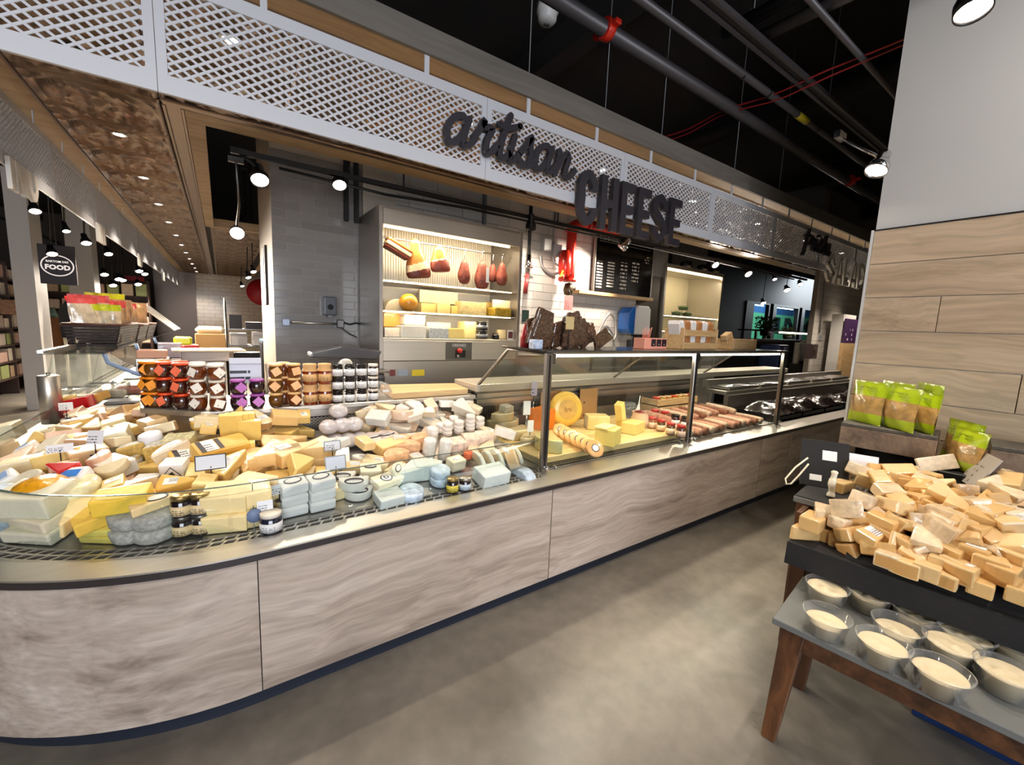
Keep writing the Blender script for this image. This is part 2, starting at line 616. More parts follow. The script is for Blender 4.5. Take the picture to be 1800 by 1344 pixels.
TABLE_WOOD = wood_mat('table_dark_wood', (120, 76, 44), (86, 53, 31), (50, 31, 20), 1.3, 'Z', 0.45, 0.3)
TABLE_RAIL = wood_mat('table_rail_wood', (124, 80, 47), (88, 55, 33), (52, 32, 21), 1.3, 'Y', 0.45, 0.3)
BEECH = wood_mat('beech', (226, 190, 138), (216, 178, 126), (200, 160, 108), 0.9, 'X', 0.5)
BOARD_WARM = wood_mat('case_board', (232, 200, 140), (222, 188, 126), (204, 168, 108), 0.8, 'X', 0.5)
TIN = pm('embossed_tin', (128, 108, 92), 0.33, 0.7, var=0.05, vscale=9)
TILE_W = pm('white_tile', (214, 206, 196), 0.12, var=0.03, vscale=3, rnd=0.10)
TILE_G = pm('grey_tile', (150, 146, 143), 0.12, var=0.03, vscale=3, rnd=0.10)
GROUT = pm('grout', (120, 112, 104), 0.9)
GLASS = glass_mat('clear_glass')
GLASS_TINT = glass_mat('case_glass', (0.93, 0.96, 0.95), 1.0)
PLASTIC = glass_mat('clear_plastic', (0.96, 0.96, 0.95), 1.8, 0.06, 0.12)
LED_WARM = emit_mat('led_warm', (255, 226, 176), 9.0)
LED_COOL = emit_mat('led_cool', (255, 246, 228), 7.0)
LAMP_GLOW = emit_mat('lamp_face', (255, 240, 225), 30.0)
PAPER = pm('paper_white', (240, 238, 234), 0.6)
PAPER_PRINT = print_mat('printed_label', (240, 238, 232), (70, 66, 66), 6, 16, 0.55)
CARD_PRINT = print_mat('price_card', (226, 228, 232), (50, 50, 56), 5, 18, 0.5)
RED_PAINT = pm('red_enamel', (205, 42, 26), 0.25, coat=0.5)

# ---------------------------------------------------------------- large structure
fl = MB().box(-9, 26, -5, 22, -0.1, 0).build('floor', concrete_mat())
struct(fl)
ce = struct(MB().box(-9, 26, -5, 22, 4.1, 4.2).build('ceiling', CEIL_BLACK))
# roof beams and duct, parts of the ceiling
for x in (-6.5, -4, 2.6, 5.2, 7.8, 10.4):
    MB().box(x - 0.09, x + 0.09, -5, 22, 3.86, 4.1).build('roof_beam', CEIL_BLACK, ce)

# ---- assumed, unseen shopfront wall and window, added around the area light behind the camera
wf = struct(MB().box(-9, -3.3, -5.0, -4.9, 0, 4.1).box(1.3, 26, -5.0, -4.9, 0, 4.1).box(-3.3, 1.3, -5.0, -4.9, 3.0, 4.1).box(-3.3, 1.3, -5.0, -4.9, 0, 0.5).build('wall_front', WHITE_PAINT))
wn = struct(ob('window_4', None))
MB().box(-3.3, 1.3, -4.96, -4.95, 0.5, 3.0).build('pane', GLASS, wn)
for x_ in (-3.3, -1.8, -0.25, 1.26):
    MB().box(x_, x_ + 0.05, -4.98, -4.91, 0.5, 3.0).build('window_frame', BLACK, wn)

# ---- the wall on the right: white above, plank tiles below
WX, WY = 3.3, 0.957
wr = struct(MB().box(WX + 0.012, WX + 0.5, -4.0, WY - 0.002, 0, 4.1).build('wall_right', WHITE_PAINT))
ztop = 2.165
plank = MB().box(-0.006, 0.012, 0.002, 0.998, 0.002, 0.198).mesh('plank', PLANK_WOOD, 0.0015)
rows = 11
for r in range(rows):
    z1 = ztop - r * 0.2
    off = (r * 0.43) % 1.2
    y = WY
    first = True
    while y > -2.4:
        L = (1.2 - off) if first else 1.2
        if first and L < 0.15:
            L += 1.2
        o = ob('plank', plank, wr, (WX, y - L, z1 - 0.2), None)
        o.scale = (1, L, 1)
        y -= L
        first = False
MB().box(WX - 0.012, WX + 0.016, WY, WY + 0.012, 0, ztop + 0.004).build('corner_trim', WHITE_MATTE, wr)
MB().box(WX - 0.010, WX + 0.004, -2.4, WY, ztop, ztop + 0.006).build('cap_trim', STEEL_DARK, wr)

# ---------------------------------------------------------------- the soffit with its embossed tin ceiling
ZT = 2.75
so = struct(MB().box(-0.86, 10.5, 2.17, 3.46, ZT + 0.014, ZT + 0.11).build('soffit', CEIL_BLACK))
so['label'] = 'soffit of embossed tin over the counter'
MB().box(-0.86, -0.14, 3.46, 16.5, ZT + 0.014, ZT + 0.11).build('soffit_slab', CEIL_BLACK, so)
MB().box(-0.14, 0.80, 7.62, 16.5, ZT + 0.014, ZT + 0.11).build('soffit_slab', CEIL_BLACK, so)


def tin_tile():
    n = 30
    mb = MB()
    vs = []
    for j in range(n + 1):
        for i in range(n + 1):
            u, v = 2 * i / n - 1, 2 * j / n - 1
            r = math.hypot(u, v)
            a = math.atan2(v, u)
            h = 0.0
            h += 1.0 * math.exp(-((r - 0.78) / 0.045) ** 2)
            h += 0.8 * math.exp(-((r - 0.66) / 0.03) ** 2)
            petal = 0.50 * abs(math.cos(2 * a)) ** 0.8
            h += 0.9 * math.exp(-((r - petal - 0.04) / 0.06) ** 2) * (r < 0.62)
            h += 0.9 * math.exp(-(r / 0.10) ** 2)
            for su in (-1, 1):
                for sv in (-1, 1):
                    q = math.hypot(u - su, v - sv)
                    h += 0.8 * math.exp(-((q - 0.42) / 0.05) ** 2)
            e = max(abs(u), abs(v))
            h = h * (e < 0.93) + (1.2 * math.exp(-((e - 0.955) / 0.03) ** 2))
            vs.append((u * 0.303, v * 0.303, -0.030 * h))
    fs = [(j * (n + 1) + i, (j + 1) * (n + 1) + i, (j + 1) * (n + 1) + i + 1, j * (n + 1) + i + 1) for j in range(n) for i in range(n)]
    mb.add(vs, fs, 0, True)
    return mb.mesh('tin_tile', TIN, norm=False)


tin = tin_tile()
for k in range(18):
    for r in range(2):
        ob('tin_tile', tin, so, (-0.555 + 0.61 * k, 2.51 + 0.61 * r, ZT + 0.012))
for k in range(21):
    ob('tin_tile', tin, so, (-0.555, 3.75 + 0.61 * k, ZT + 0.012))
for k in range(14):
    o = ob('tin_tile', tin, so, (0.30, 7.98 + 0.61 * k, ZT + 0.012))
    o.scale = (1.25, 1, 1)
# borders of the tin field
MB().box(-0.24, -0.135, 3.461, 16.5, ZT, ZT + 0.016).build('tin_border', TIN, so, 0.004)
MB().box(-0.24, 10.5, 3.38, 3.46, ZT - 0.008, ZT + 0.016).build('tin_border', TIN, so, 0.004)
MB().box(-0.87, 10.5, 2.16, 2.205, ZT - 0.004, ZT + 0.016).build('tin_border', TIN, so, 0.004)
MB().box(-0.87, -0.855, 2.206, 16.5, ZT - 0.004, ZT + 0.016).build('tin_border', TIN, so, 0.004)
for (a, b, c, d) in ((-0.245, -0.225, 3.462, 16.5), (-0.155, -0.135, 3.462, 16.5)):
    MB().box(a, b, c, d, ZT - 0.012, ZT).build('tin_bead', TIN, so, 0.004)
MB().box(-0.245, 10.5, 3.37, 3.385, ZT - 0.02, ZT).build('tin_bead', TIN, so, 0.004)
# plywood aprons outside the tin, the grey front face
MB().box(-1.02, 10.5, 2.035, 2.16, ZT, ZT + 0.014).build('apron_board', PLY, so)
MB().box(-1.02, -0.87, 2.161, 16.5, ZT, ZT + 0.014).build('apron_board', PLY, so)
FASC = wood_mat('weathered_fascia', (118, 112, 104), (104, 98, 91), (86, 80, 75), 0.5, 'X', 0.7)
MB().box(-1.02, 10.5, 2.015, 2.035, ZT - 0.003, ZT + 0.115).build('fascia_board', FASC, so)
# plywood frame round the opening over the work area
MB().box(-0.134, -0.035, 3.641, 7.499, ZT - 0.01, ZT + 0.03).build('opening_frame', PLY, so)
MB().box(-0.134, 10.5, 3.461, 3.64, ZT - 0.01, ZT + 0.03).build('opening_frame', PLY, so)
MB().box(-0.134, 0.799, 7.50, 7.619, ZT - 0.01, ZT + 0.10).build('opening_frame', PLY, so)
MB().box(0.80, 0.90, 4.9, 16.5, ZT - 0.01, ZT + 0.10).build('opening_frame', PLY, so)

# ---------------------------------------------------------------- recessed downlights
def downlight(x, y, label, watts=26, lit=True):
    t = thing('downlight', label, 'downlight', (x, y, ZT - 0.002), group='recessed downlights in the tin soffit')
    MB().lathe([(0.047, 0.0), (0.047, -0.006), (0.034, -0.008), (0.032, 0.004)], 20).build('trim_ring', WHITE_MATTE, t)
    MB().lathe([(0.031, -0.004), (0.012, -0.012), (0.0, -0.013)], 16, cap=False).build('lens', LAMP_GLOW, t)
    if lit:
        spot((x, y, ZT - 0.03), (x, y, 0), watts, 105, 0.6, WARM, 0.03)


ORD = ['first', 'second', 'third', 'fourth', 'fifth', 'sixth', 'seventh', 'eighth', 'ninth', 'tenth', 'eleventh', 'twelfth', 'thirteenth', 'fourteenth', 'fifteenth', 'sixteenth', 'seventeenth', 'eighteenth', 'nineteenth', 'twentieth', 'twenty-first', 'twenty-second', 'twenty-third', 'twenty-fourth', 'twenty-fifth', 'twenty-sixth', 'twenty-seventh', 'twenty-eighth', 'twenty-ninth', 'thirtieth']
for k in range(12):
    downlight(-0.545, 3.09 + 1.15 * k, '%s lit downlight from the front in the row receding down the left soffit' % ORD[k], 38 if k < 3 else 80)
for k, x in enumerate((0.086, 1.307, 2.51, 3.715, 4.95, 6.2, 7.4, 8.6, 9.8)):  # last two downlights assumed, added to light the far tiled wall
    downlight(x, 2.49, '%s downlight from the left behind the mesh sign screen' % ORD[k], 50 if k < 5 else 95)

# ---------------------------------------------------------------- mesh sign screens
SY, SZ0, SZ1 = 2.03, 2.267, 2.667


def screen_panel(L, parent, loc, rotz=0.0, pitch=0.046):
    """One framed panel of expanded-metal lattice in the local XZ plane, x from 0 to L."""
    h0, h1, g = 0.062, 0.352, 0.030
    p = ob('screen_panel', MB().box(0.001, L - 0.001, 0, 0.014, 0, h0).box(0.001, L - 0.001, 0, 0.014, h1, 0.40)
           .box(0.001, g, 0, 0.014, h0, h1).box(L - g, L - 0.001, 0, 0.014, h0, h1).mesh('screen_panel', SIGN_WHITE), parent, loc, (0, 0, rotz))
    mb = MB()
    # two families of slanted bars, clipped to the window
    x0, x1, za, zb = g, L - g, h0, h1
    H = zb - za
    w = 0.0085
    for sgn, sl in ((1, 1.45), (-1, 1.45)):
        run = H * sl
        c = x0 - run
        while c < x1 + run:
            # from (c, za) to (c + run, zb) or mirrored
            a, b = (Vector((c, za)), Vector((c + run, zb))) if sgn > 0 else (Vector((c, zb)), Vector((c + run, za)))
            d = b - a
            t0, t1 = 0.0, 1.0
            if a.x < x0:
                t0 = (x0 - a.x) / d.x
            if b.x > x1:
                t1 = (x1 - a.x) / d.x
            if t1 > t0:
                p0, p1 = a + d * t0, a + d * t1
                nn = Vector((-d.y, d.x)).normalized() * w / 2
                q = [p0 + nn, p0 - nn, p1 - nn, p1 + nn]
                y0, y1 = (0.004, 0.009) if sgn > 0 else (0.0045, 0.0095)
                mb.add([(v.x, y0, v.y) for v in q] + [(v.x, y1, v.y) for v in q],
                       [(0, 1, 2, 3), (7, 6, 5, 4), (0, 4, 5, 1), (1, 5, 6, 2), (2, 6, 7, 3), (3, 7, 4, 0)])
            c += pitch
    stuff(mb.build('lattice', SIGN_WHITE, p))
    for tx in (0.25 * L, 0.75 * L):
        MB().box(tx - 0.012, tx + 0.012, 0.002, 0.008, 0.40, 0.485).build('hanger_tab', SIGN_WHITE, p)
    return p


sg = thing('fascia_sign', 'long white mesh fascia sign reading artisan CHEESE above the cheese counter', 'sign', (0, SY, SZ0))
xs = [-0.95, -0.15, 1.18, 2.24, 3.30, 4.36, 5.42, 6.48, 7.54]
for a, b in zip(xs[:-1], xs[1:]):
    screen_panel(b - a, sg, (a, 0, 0))
sl = thing('side_fascia_sign', 'white mesh fascia sign with hanging white letters along the left aisle', 'sign', (-0.945, 2.05, SZ0))
for k in range(11):
    screen_panel(1.18, sl, (0.007, 0.02 + 1.2 * k, 0.0), PI / 2)
# lettering on the front sign: cut-out letters standing proud of the mesh
LET = pm('sign_letter_dark', (38, 34, 42), 0.5, var=0.05, vscale=6)


def script_word(strokes, parent, x, z, w, h, thick, y=-0.045, mat=LET, slant=0.25):
    """Each letter a child; strokes in units where the x-height is 1; the letter's own origin at its left foot."""
    for off, lines in strokes:
        mb = MB()
        for ln in lines:
            pts = [(p[0] * w + p[1] * slant * h * 0.6, p[1] * h) for p in smooth_line(ln, 6)]
            ribbon(mb, pts, thick, 0.025)
        mb.build('letter', mat, parent, loc=(x + off * w, y, z))


A_ = [[(0.86, 0.80), (0.62, 1.0), (0.25, 0.86), (0.04, 0.45), (0.16, 0.06), (0.45, 0.08), (0.75, 0.45), (0.92, 0.92)], [(0.92, 0.98), (0.80, 0.40), (0.86, 0.08), (1.10, 0.12), (1.32, 0.42)]]
R_ = [[(0.0, 0.42), (0.22, 0.80), (0.36, 1.12), (0.40, 0.90), (0.78, 0.92), (0.62, 0.45), (0.68, 0.08), (0.92, 0.12), (1.15, 0.45)]]
T_ = [[(0.52, 1.62), (0.30, 0.70), (0.28, 0.15), (0.48, 0.02), (0.80, 0.30)], [(0.05, 1.18), (0.45, 1.12), (0.90, 1.28)]]
I_ = [[(0.20, 0.95), (0.10, 0.40), (0.16, 0.06), (0.36, 0.08), (0.58, 0.38)], [(0.36, 1.36), (0.38, 1.38)]]
S_ = [[(0.0, 0.35), (0.30, 0.75), (0.52, 1.12), (0.55, 0.75), (0.66, 0.35), (0.45, 0.02), (0.14, 0.08)], [(0.45, 0.03), (0.70, 0.10), (0.95, 0.42)]]
N_ = [[(0.10, 0.98), (0.12, 0.50), (0.06, 0.04)], [(0.08, 0.20), (0.30, 0.72), (0.58, 0.98), (0.72, 0.75), (0.62, 0.28), (0.78, 0.04), (1.05, 0.20), (1.20, 0.42)]]
script_word([(0, A_), (1.25, R_), (2.30, T_), (3.00, I_), (3.55, S_), (4.40, A_), (5.65, N_)], sg, 0.925, 0.112, 0.122, 0.138, 0.032)


def block_letter(ch, w, h, d, t):
    """Condensed heavy capitals as cut-outs, origin at the lower left."""
    mb = MB()
    bx = lambda x0, x1, z0, z1: mb.box(x0, x1, 0, d, z0, z1)
    if ch == 'H':
        bx(0, t, 0, h); bx(w - t, w, 0, h); bx(t, w - t, h * 0.42, h * 0.57)
    elif ch == 'E':
        bx(0, t, 0, h); bx(t, w, 0, h * 0.15); bx(t, w * 0.92, h * 0.42, h * 0.57); bx(t, w, h * 0.85, h)
    elif ch in 'CG':
        if ch == 'G':
            bx(w * 0.5, w, h * 0.34, h * 0.50)
        a = w / 2
        pts = [(w - t / 2, h * 0.66), (w - t / 2, h - a * 0.95), (a, h - t / 2), (t / 2, h - a * 0.95), (t / 2, h * 0.5), (t / 2, a * 0.95), (a, t / 2), (w - t / 2, a * 0.95), (w - t / 2, h * 0.34)]
        ribbon(mb, smooth_line(pts, 6), t, d, caps=False)
    elif ch == 'S':
        a = w / 2
        pts = [(w - t / 2, h * 0.70), (w - t / 2, h - a * 0.9), (a, h - t / 2), (t / 2, h - a * 0.9), (t / 2, h * 0.64), (a, h * 0.50), (w - t / 2, h * 0.36), (w - t / 2, a * 0.9), (a, t / 2), (t / 2, a * 0.9), (t / 2, h * 0.30)]
        ribbon(mb, smooth_line(pts, 6), t, d, caps=False)
    elif ch == 'A':
        mb.add([(0, 0, 0), (t, 0, 0), (w / 2, 0, h * 0.9), (w / 2 - t * 0.55, 0, h), (0, d, 0), (t, d, 0), (w / 2, d, h * 0.9), (w / 2 - t * 0.55, d, h)],
               [(0, 1, 2, 3), (7, 6, 5, 4), (0, 4, 5, 1), (1, 5, 6, 2), (2, 6, 7, 3), (3, 7, 4, 0)])
        mb.add([(w, 0, 0), (w - t, 0, 0), (w / 2, 0, h * 0.9), (w / 2 + t * 0.55, 0, h), (w, d, 0), (w - t, d, 0), (w / 2, d, h * 0.9), (w / 2 + t * 0.55, d, h)],
               [(0, 1, 2, 3), (7, 6, 5, 4), (0, 4, 5, 1), (1, 5, 6, 2), (2, 6, 7, 3), (3, 7, 4, 0)])
        bx(w * 0.25, w * 0.75, h * 0.20, h * 0.33); bx(w / 2 - t * .56, w / 2 + t * .56, h * .9, h)
    elif ch == 'L':
        bx(0, t, 0, h); bx(t, w, 0, h * 0.15)
    elif ch == 'D':
        bx(0, t, 0, h)
        pts = [(t * .5, h - t / 2), (w * 0.55, h - t / 2), (w - t / 2, h - w * 0.45), (w - t / 2, w * 0.45), (w * 0.55, t / 2), (t * .5, t / 2)]
        ribbon(mb, smooth_line(pts, 5), t, d, caps=False)
    elif ch == 'I':
        bx(0, t, 0, h)
    elif ch == 'N':
        bx(0, t, 0, h); bx(w - t, w, 0, h)
        ribbon(mb, [(t / 2, h - t / 2), (w - t / 2, t / 2)], t, d * 0.98, caps=False)
    elif ch == 'U':
        pts = [(t / 2, h), (t / 2, w * 0.5), (w / 2, t / 2), (w - t / 2, w * 0.5), (w - t / 2, h)]
        ribbon(mb, smooth_line(pts, 5), t, d, caps=False)
    return mb


x = 1.81
for ch in 'CHEESE':
    w = 0.155 if ch in 'CHS' else 0.135
    block_letter(ch, w, 0.325, 0.03, 0.052).build('letter', LET, sg, loc=(x, -0.05, -0.125))
    x += w + 0.031
LETW = pm('sign_letter_pale', (224, 220, 212), 0.5)
# second sign further along: a script word over SALAD
F1_ = [[(0.52, 1.62), (0.30, 0.70), (0.20, -0.35), (0.02, -0.62)], [(0.05, 1.05), (0.45, 1.05), (0.80, 1.15)]]
U_ = [[(0.05, 0.95), (0.02, 0.30), (0.25, 0.02), (0.60, 0.40), (0.70, 0.95)], [(0.70, 0.98), (0.66, 0.30), (0.80, 0.05), (1.0, 0.3)]]
L_ = [[(0.0, 0.3), (0.35, 1.0), (0.45, 1.60), (0.25, 1.2), (0.18, 0.3), (0.35, 0.03), (0.62, 0.3)]]
ss = thing('salad_sign', 'dark and white lettering of the SALAD sign at the far end of the fascia', 'sign', (0, SY, SZ0))
script_word([(0, F1_), (0.9, R_), (1.9, I_), (2.5, S_), (3.3, L_), (3.9, U_)], ss, 4.93, 0.16, 0.135, 0.115, 0.030)
x = 5.55
for ch in 'SALAD':
    w = 0.215 if ch != 'L' else 0.17
    block_letter(ch, w, 0.30, 0.03, 0.05).build('letter', [LETW], ss, loc=(x, -0.05, -0.12))
    x += w + 0.035
# white letters hanging under the left aisle's fascia, seen from behind
x = 1.52
for word, step in (('INU', 0), ('IIII', 1.55), ('IIU', 3.6), ('INI', 6.2)):
    for ch in word:
        w = 0.05 if ch == 'I' else 0.15
        block_letter(ch, w, 0.17, 0.02, 0.048).build('hanging_letter', LETW, sl, loc=(0.03, x + step, -0.125), rot=(0, 0, PI / 2))
        x += w + 0.035

# ---------------------------------------------------------------- pipes, cables and tracks under the black ceiling
def pipe(label, pts, r, m=BLACK_METAL, name='ceiling_pipe', cat='pipe'):
    return tag(MB().tube(pts, r, 12).build(name, m), label, cat)


PIPE_GREY = pm('pipe_grey_black', (74, 70, 72), 0.4, 0.2)
p = thing('sprinkler_pipe', 'thick dark sprinkler pipe with red couplings under the black ceiling', 'pipe')
MB().tube([(0.6, 2.02, 3.3), (10, 2.06, 3.3)], 0.044, 14).build('pipe_run', PIPE_GREY, p)
for x in (1.99, 5.95):
    q = MB()
    q.tube([(x - 0.028, 2.02, 3.3), (x + 0.028, 2.02, 3.3)], 0.062, 14)
    q.box(x - 0.024, x + 0.024, 2.06, 2.12, 3.285, 3.315).box(x - 0.024, x + 0.024, 1.92, 1.98, 3.285, 3.315)
    q.build('coupling', RED_PAINT, p, 0.006)
p = thing('grey_conduit_pipe', 'slimmer grey pipe with a yellow marker band beside the sprinkler pipe', 'pipe')
MB().tube([(0.8, 1.74, 3.3), (10, 1.78, 3.3)], 0.026, 12).build('pipe_run', PIPE_GREY, p)
MB().tube([(3.92, 1.755, 3.3), (4.10, 1.755, 3.3)], 0.0275, 12).build('marker_band', pm('yellow_tape', (206, 190, 40), 0.5), p)
for x in (3.05, 3.42, 4.3):
    MB().tube([(x - 0.01, 1.755, 3.3), (x + 0.01, 1.755, 3.3)], 0.030, 12).build('collar', BLACK, p)
p = thing('light_track', 'black double light track running along the ceiling near the white wall', 'light track')
MB().box(1.2, 9, 1.49, 1.51, 3.285, 3.315).build('rail', PIPE_GREY, p)
MB().box(1.2, 9, 1.555, 1.575, 3.285, 3.315).build('rail', PIPE_GREY, p)
MB().box(1.2, 9, 1.51, 1.555, 3.300, 3.312).build('channel', BLACK, p)
pipe('thin grey pipe high beside the white wall', [(2.6, 1.2, 3.3), (8, 1.21, 3.3)], 0.018, PIPE_GREY)
pipe('grey cross pipe bridging between tracks under the ceiling', [(2.85, 1.6, 3.36), (2.95, 0.2, 3.36)], 0.035, PIPE_GREY)
pipe('black cross beam pipe beside the grey cross pipe', [(2.70, 1.7, 3.40), (2.78, 0.2, 3.40)], 0.04, BLACK_METAL)
pipe('long black duct crossing far under the ceiling', [(4.6, 4.2, 3.7), (4.6, -0.5, 3.7)], 0.09, CEIL_BLACK, 'air_duct', 'duct')
REDC = pm('red_cable', (150, 30, 30), 0.5)
pts = [(3.45 + 0.015 * math.sin(k * 1.3), 3.2 - 0.13 * k, 3.30 + 0.012 * math.sin(k * 0.9)) for k in range(20)]
pipe('upper thin red cable slung across the pipes', pts, 0.006, REDC, 'red_cable', 'cable')
pipe('lower thin red cable slung across the pipes', [(a + 0.02, b, c - 0.03 - 0.01 * math.sin(b * 5)) for a, b, c in pts], 0.005, REDC, 'red_cable', 'cable')
for k, (x, y, z0, z1) in enumerate(((1.45, 2.05, 2.86, 4.1), (2.05, 2.05, 2.86, 4.1), (2.62, 2.05, 2.86, 4.1), (3.6, 2.05, 2.86, 4.1), (4.4, 2.05, 2.86, 4.1), (3.9, 1.53, 3.31, 4.1), (2.72, 1.53, 3.31, 4.1))):
    pipe('%s thin suspension wire from the left above the fascia' % ORD[k], [(x, y, z0), (x, y, z1)], 0.003, GREY_PAINT, 'suspension_wire', 'wire')
# smoke detector on a drop plate
t = thing('smoke_detector', 'white smoke detector on the black ceiling beside the red coupling', 'smoke detector', (2.008, 2.642, 3.70))
MB().lathe([(0.0, 0.085), (0.075, 0.085), (0.078, 0.03), (0.070, 0.02), (0.066, -0.02), (0.05, -0.04), (0.02, -0.045), (0, -0.045)], 28, cap=False).build('body', WHITE_MATTE, t)
MB().lathe([(0.0, -0.047), (0.022, -0.047), (0.022, -0.042)], 16, cap=False).build('sensor_cap', GREY_MID, t)
MB().tube([(0, 0, 0.085), (0, 0, 0.4)], 0.012, 8).build('drop_rod', BLACK, t)


# ---------------------------------------------------------------- track spot heads
def track_head(pos, aim, label, r=0.05, L=0.13, watts=0, angle=55, stem=0.12, group=None, body=BLACK_METAL, blend=0.5, color=WARM, top=None):
    """A can-shaped spotlight on a stem: its lens at pos, shining towards aim."""
    pos, aim = Vector(pos), Vector(aim)
    d = (aim - pos).normalized()
    t = thing('track_spotlight', label, 'spotlight', pos, group=group)
    M = d.to_track_quat('-Z', 'Y').to_matrix().to_4x4()
    MB().lathe([(r * 0.55, L), (r * 0.62, L * 0.55), (r * 0.75, L * 0.5), (r, L * 0.25), (r, -0.004), (r * 0.93, -0.004), (r * 0.9, 0.012)], 20, M=M, cap=False) \
        .lathe([(0.0, L), (r * 0.55, L)], 20, M=M, cap=False).build('housing', body, t)
    MB().lathe([(0.0, 0.006), (r * 0.91, 0.010)], 20, M=M, cap=False).build('lens', LAMP_GLOW, t)
    back = -d * (L * 0.7)
    tp = Vector(top) - pos if top is not None else back + Vector((0, 0, stem))
    MB().tube([back, back * 0.6 + tp * 0.4 + Vector((0.02, 0, 0)), tp], 0.009, 8).build('stem', body, t)
    MB().box(tp.x - 0.05, tp.x + 0.05, tp.y - 0.016, tp.y + 0.016, tp.z - 0.01, tp.z + 0.03).build('track_adapter', body, t)
    if watts:
        spot(pos + d * 0.02, aim, watts, angle, blend, color, r * 0.7)
    return t


t = thing('work_area_track', 'black light track under the front edge of the open ceiling', 'light track')
MB().box(0.15, 9.5, 3.70, 3.74, 2.63, 2.665).build('rail', BLACK, t)
MB().tube([(0.4, 3.735, 2.60), (1.2, 3.735, 2.575), (2.0, 3.735, 2.61), (9, 3.735, 2.61)], 0.012, 8).build('cable_run', BLACK, t)
for x in (0.9, 1.35, 3.1, 4.9, 7.0):
    MB().tube([(x, 3.72, 2.66), (x, 3.72, 2.80)], 0.008, 8).build('hanger', BLACK, t)
WAG = 'spotlights over the work area'
track_head(aty(457, 317, 3.70), (0.3, 2.3, 0.8), 'large lit spotlight at the left end of the work area track', 0.062, 0.15, 38, 80, top=(0.15, 3.72, 2.64), group=WAG)
track_head(aty(417, 410, 4.3), (0.2, 2.2, 1.0), 'lit spotlight on a long chrome stem beside the black opening', 0.055, 0.12, 30, 60, top=(0.14, 4.0, 2.66), group=WAG, body=STEEL_DARK)
track_head(aty(597, 326, 3.72), (0.75, 2.4, 0.8), 'lit spotlight on the track above the grey tiled pillar', 0.055, 0.14, 36, 80, top=(0.80, 3.72, 2.64), group=WAG)
track_head(aty(933, 402, 3.72), (3.1, 4.2, 1.5), 'downturned spotlight hanging right of the meat cabinet', 0.055, 0.15, 75, 110, top=(2.75, 3.72, 2.64), group=WAG)
track_head(aty(1092, 436, 3.72), (3.7, 4.25, 1.7), 'bright chrome spotlight hanging in front of the menu board', 0.065, 0.14, 150, 120, top=(4.2, 3.72, 2.64), group=WAG, body=CHROME)
track_head(aty(1258, 466, 3.72), (5.6, 2.2, 1.2), 'lit spotlight above the right end of the salad cabinet', 0.055, 0.14, 80, 150, top=(6.3, 3.72, 2.64), group=WAG)
track_head(aty(1316, 482, 3.72), (6.6, 2.4, 1.2), 'starry spotlight right of the salad cabinet', 0.06, 0.14, 130, 165, top=(7.3, 3.72, 2.64), group=WAG)

# ---------------------------------------------------------------- counters
CX, CY, RAD = 0.07, 2.89, 1.20           # centre of the rounded corner, outer radius
arc = []
for k in range(29):
    a = -PI / 2 - (PI / 2) * k / 28
    arc.append((CX + RAD * math.cos(a), CY + RAD * math.sin(a), -math.cos(a), -math.sin(a)))


def straight(x0, x1, n=1):
    return [(x0 + (x1 - x0) * k / n, 1.69, 0.0, 1.0) for k in range(n, -1, -1)]


def left_run(y0, y1):
    return [(CX - RAD, y0 + (y1 - y0) * k, 1.0, 0.0) for k in (0, 1)]


TOE = pm('toe_kick_blue_black', (46, 52, 66), 0.35, 0.3)
EDGE = pm('counter_edge', (58, 52, 52), 0.35, 0.2)


def grille(path, parent, pitch=0.046):
    """Two rows of slots: a dark trough with rails and slanted cross bars."""
    MB().sweep([(0.086, 0.640), (0.166, 0.640), (0.166, 0.643), (0.086, 0.643)], path).build('air_trough', BLACK, parent)
    g = MB()
    for d in (0.086, 0.121, 0.156):
        g.sweep([(d, 0.644), (d + 0.010, 0.644), (d + 0.010, 0.661), (d, 0.661)], path)
    # cross bars
    pts = [Vector((x, y)) for x, y, _, _ in path]
    acc, want = 0.0, pitch / 2
    for i in range(len(pts) - 1):
        seg = pts[i + 1] - pts[i]
        L = seg.length
        tdir = seg / L
        while want < acc + L:
            f = (want - acc) / L
            nx = path[i][2] * (1 - f) + path[i + 1][2] * f
            ny = path[i][3] * (1 - f) + path[i + 1][3] * f
            b = pts[i] + seg * f
            for d in (0.096, 0.131):
                p0 = b + Vector((nx, ny)) * d
                p1 = b + Vector((nx, ny)) * (d + 0.025) - tdir * 0.012
                w = tdir * 0.0045
                q = [p0 - w, p0 + w, p1 + w, p1 - w]
                g.add([(v.x, v.y, 0.648) for v in q] + [(v.x, v.y, 0.660) for v in q],
                      [(3, 2, 1, 0), (4, 5, 6, 7), (0, 1, 5, 4), (1, 2, 6, 5), (2, 3, 7, 6), (3, 0, 4, 7)])
            want += pitch
        acc += L
    stuff(g.build('vent_grille', STEEL, parent))


def counter_base(path, parent, panels, back=0.98, grl=True, mat=COUNTER_WOOD):
    MB().sweep([(0.05, 0.0), (0.075, 0.0), (0.075, 0.095), (0.05, 0.095)], path).build('toe_kick', TOE, parent)
    MB().sweep([(0.03, 0.10), (back, 0.10), (back, 0.60), (0.03, 0.60)], path).build('cabinet_body', BLACK_METAL, parent)
    for pth in panels:
        MB().sweep([(0.0, 0.088), (0.02, 0.088), (0.02, 0.622), (0.0, 0.622)], pth, sm=False).build('front_panel', mat, parent)
    MB().sweep([(-0.012, 0.623), (0.02, 0.623), (0.02, 0.640), (-0.012, 0.648)], path).build('edge_band', EDGE, parent)
    MB().sweep([(-0.014, 0.649), (0.0855, 0.655), (0.0855, 0.661), (-0.014, 0.655)] if grl else [(-0.014, 0.649), (0.165, 0.655), (0.165, 0.661), (-0.014, 0.655)], path).build('steel_rim', STEEL, parent)
    if grl:
        grille(path, parent)


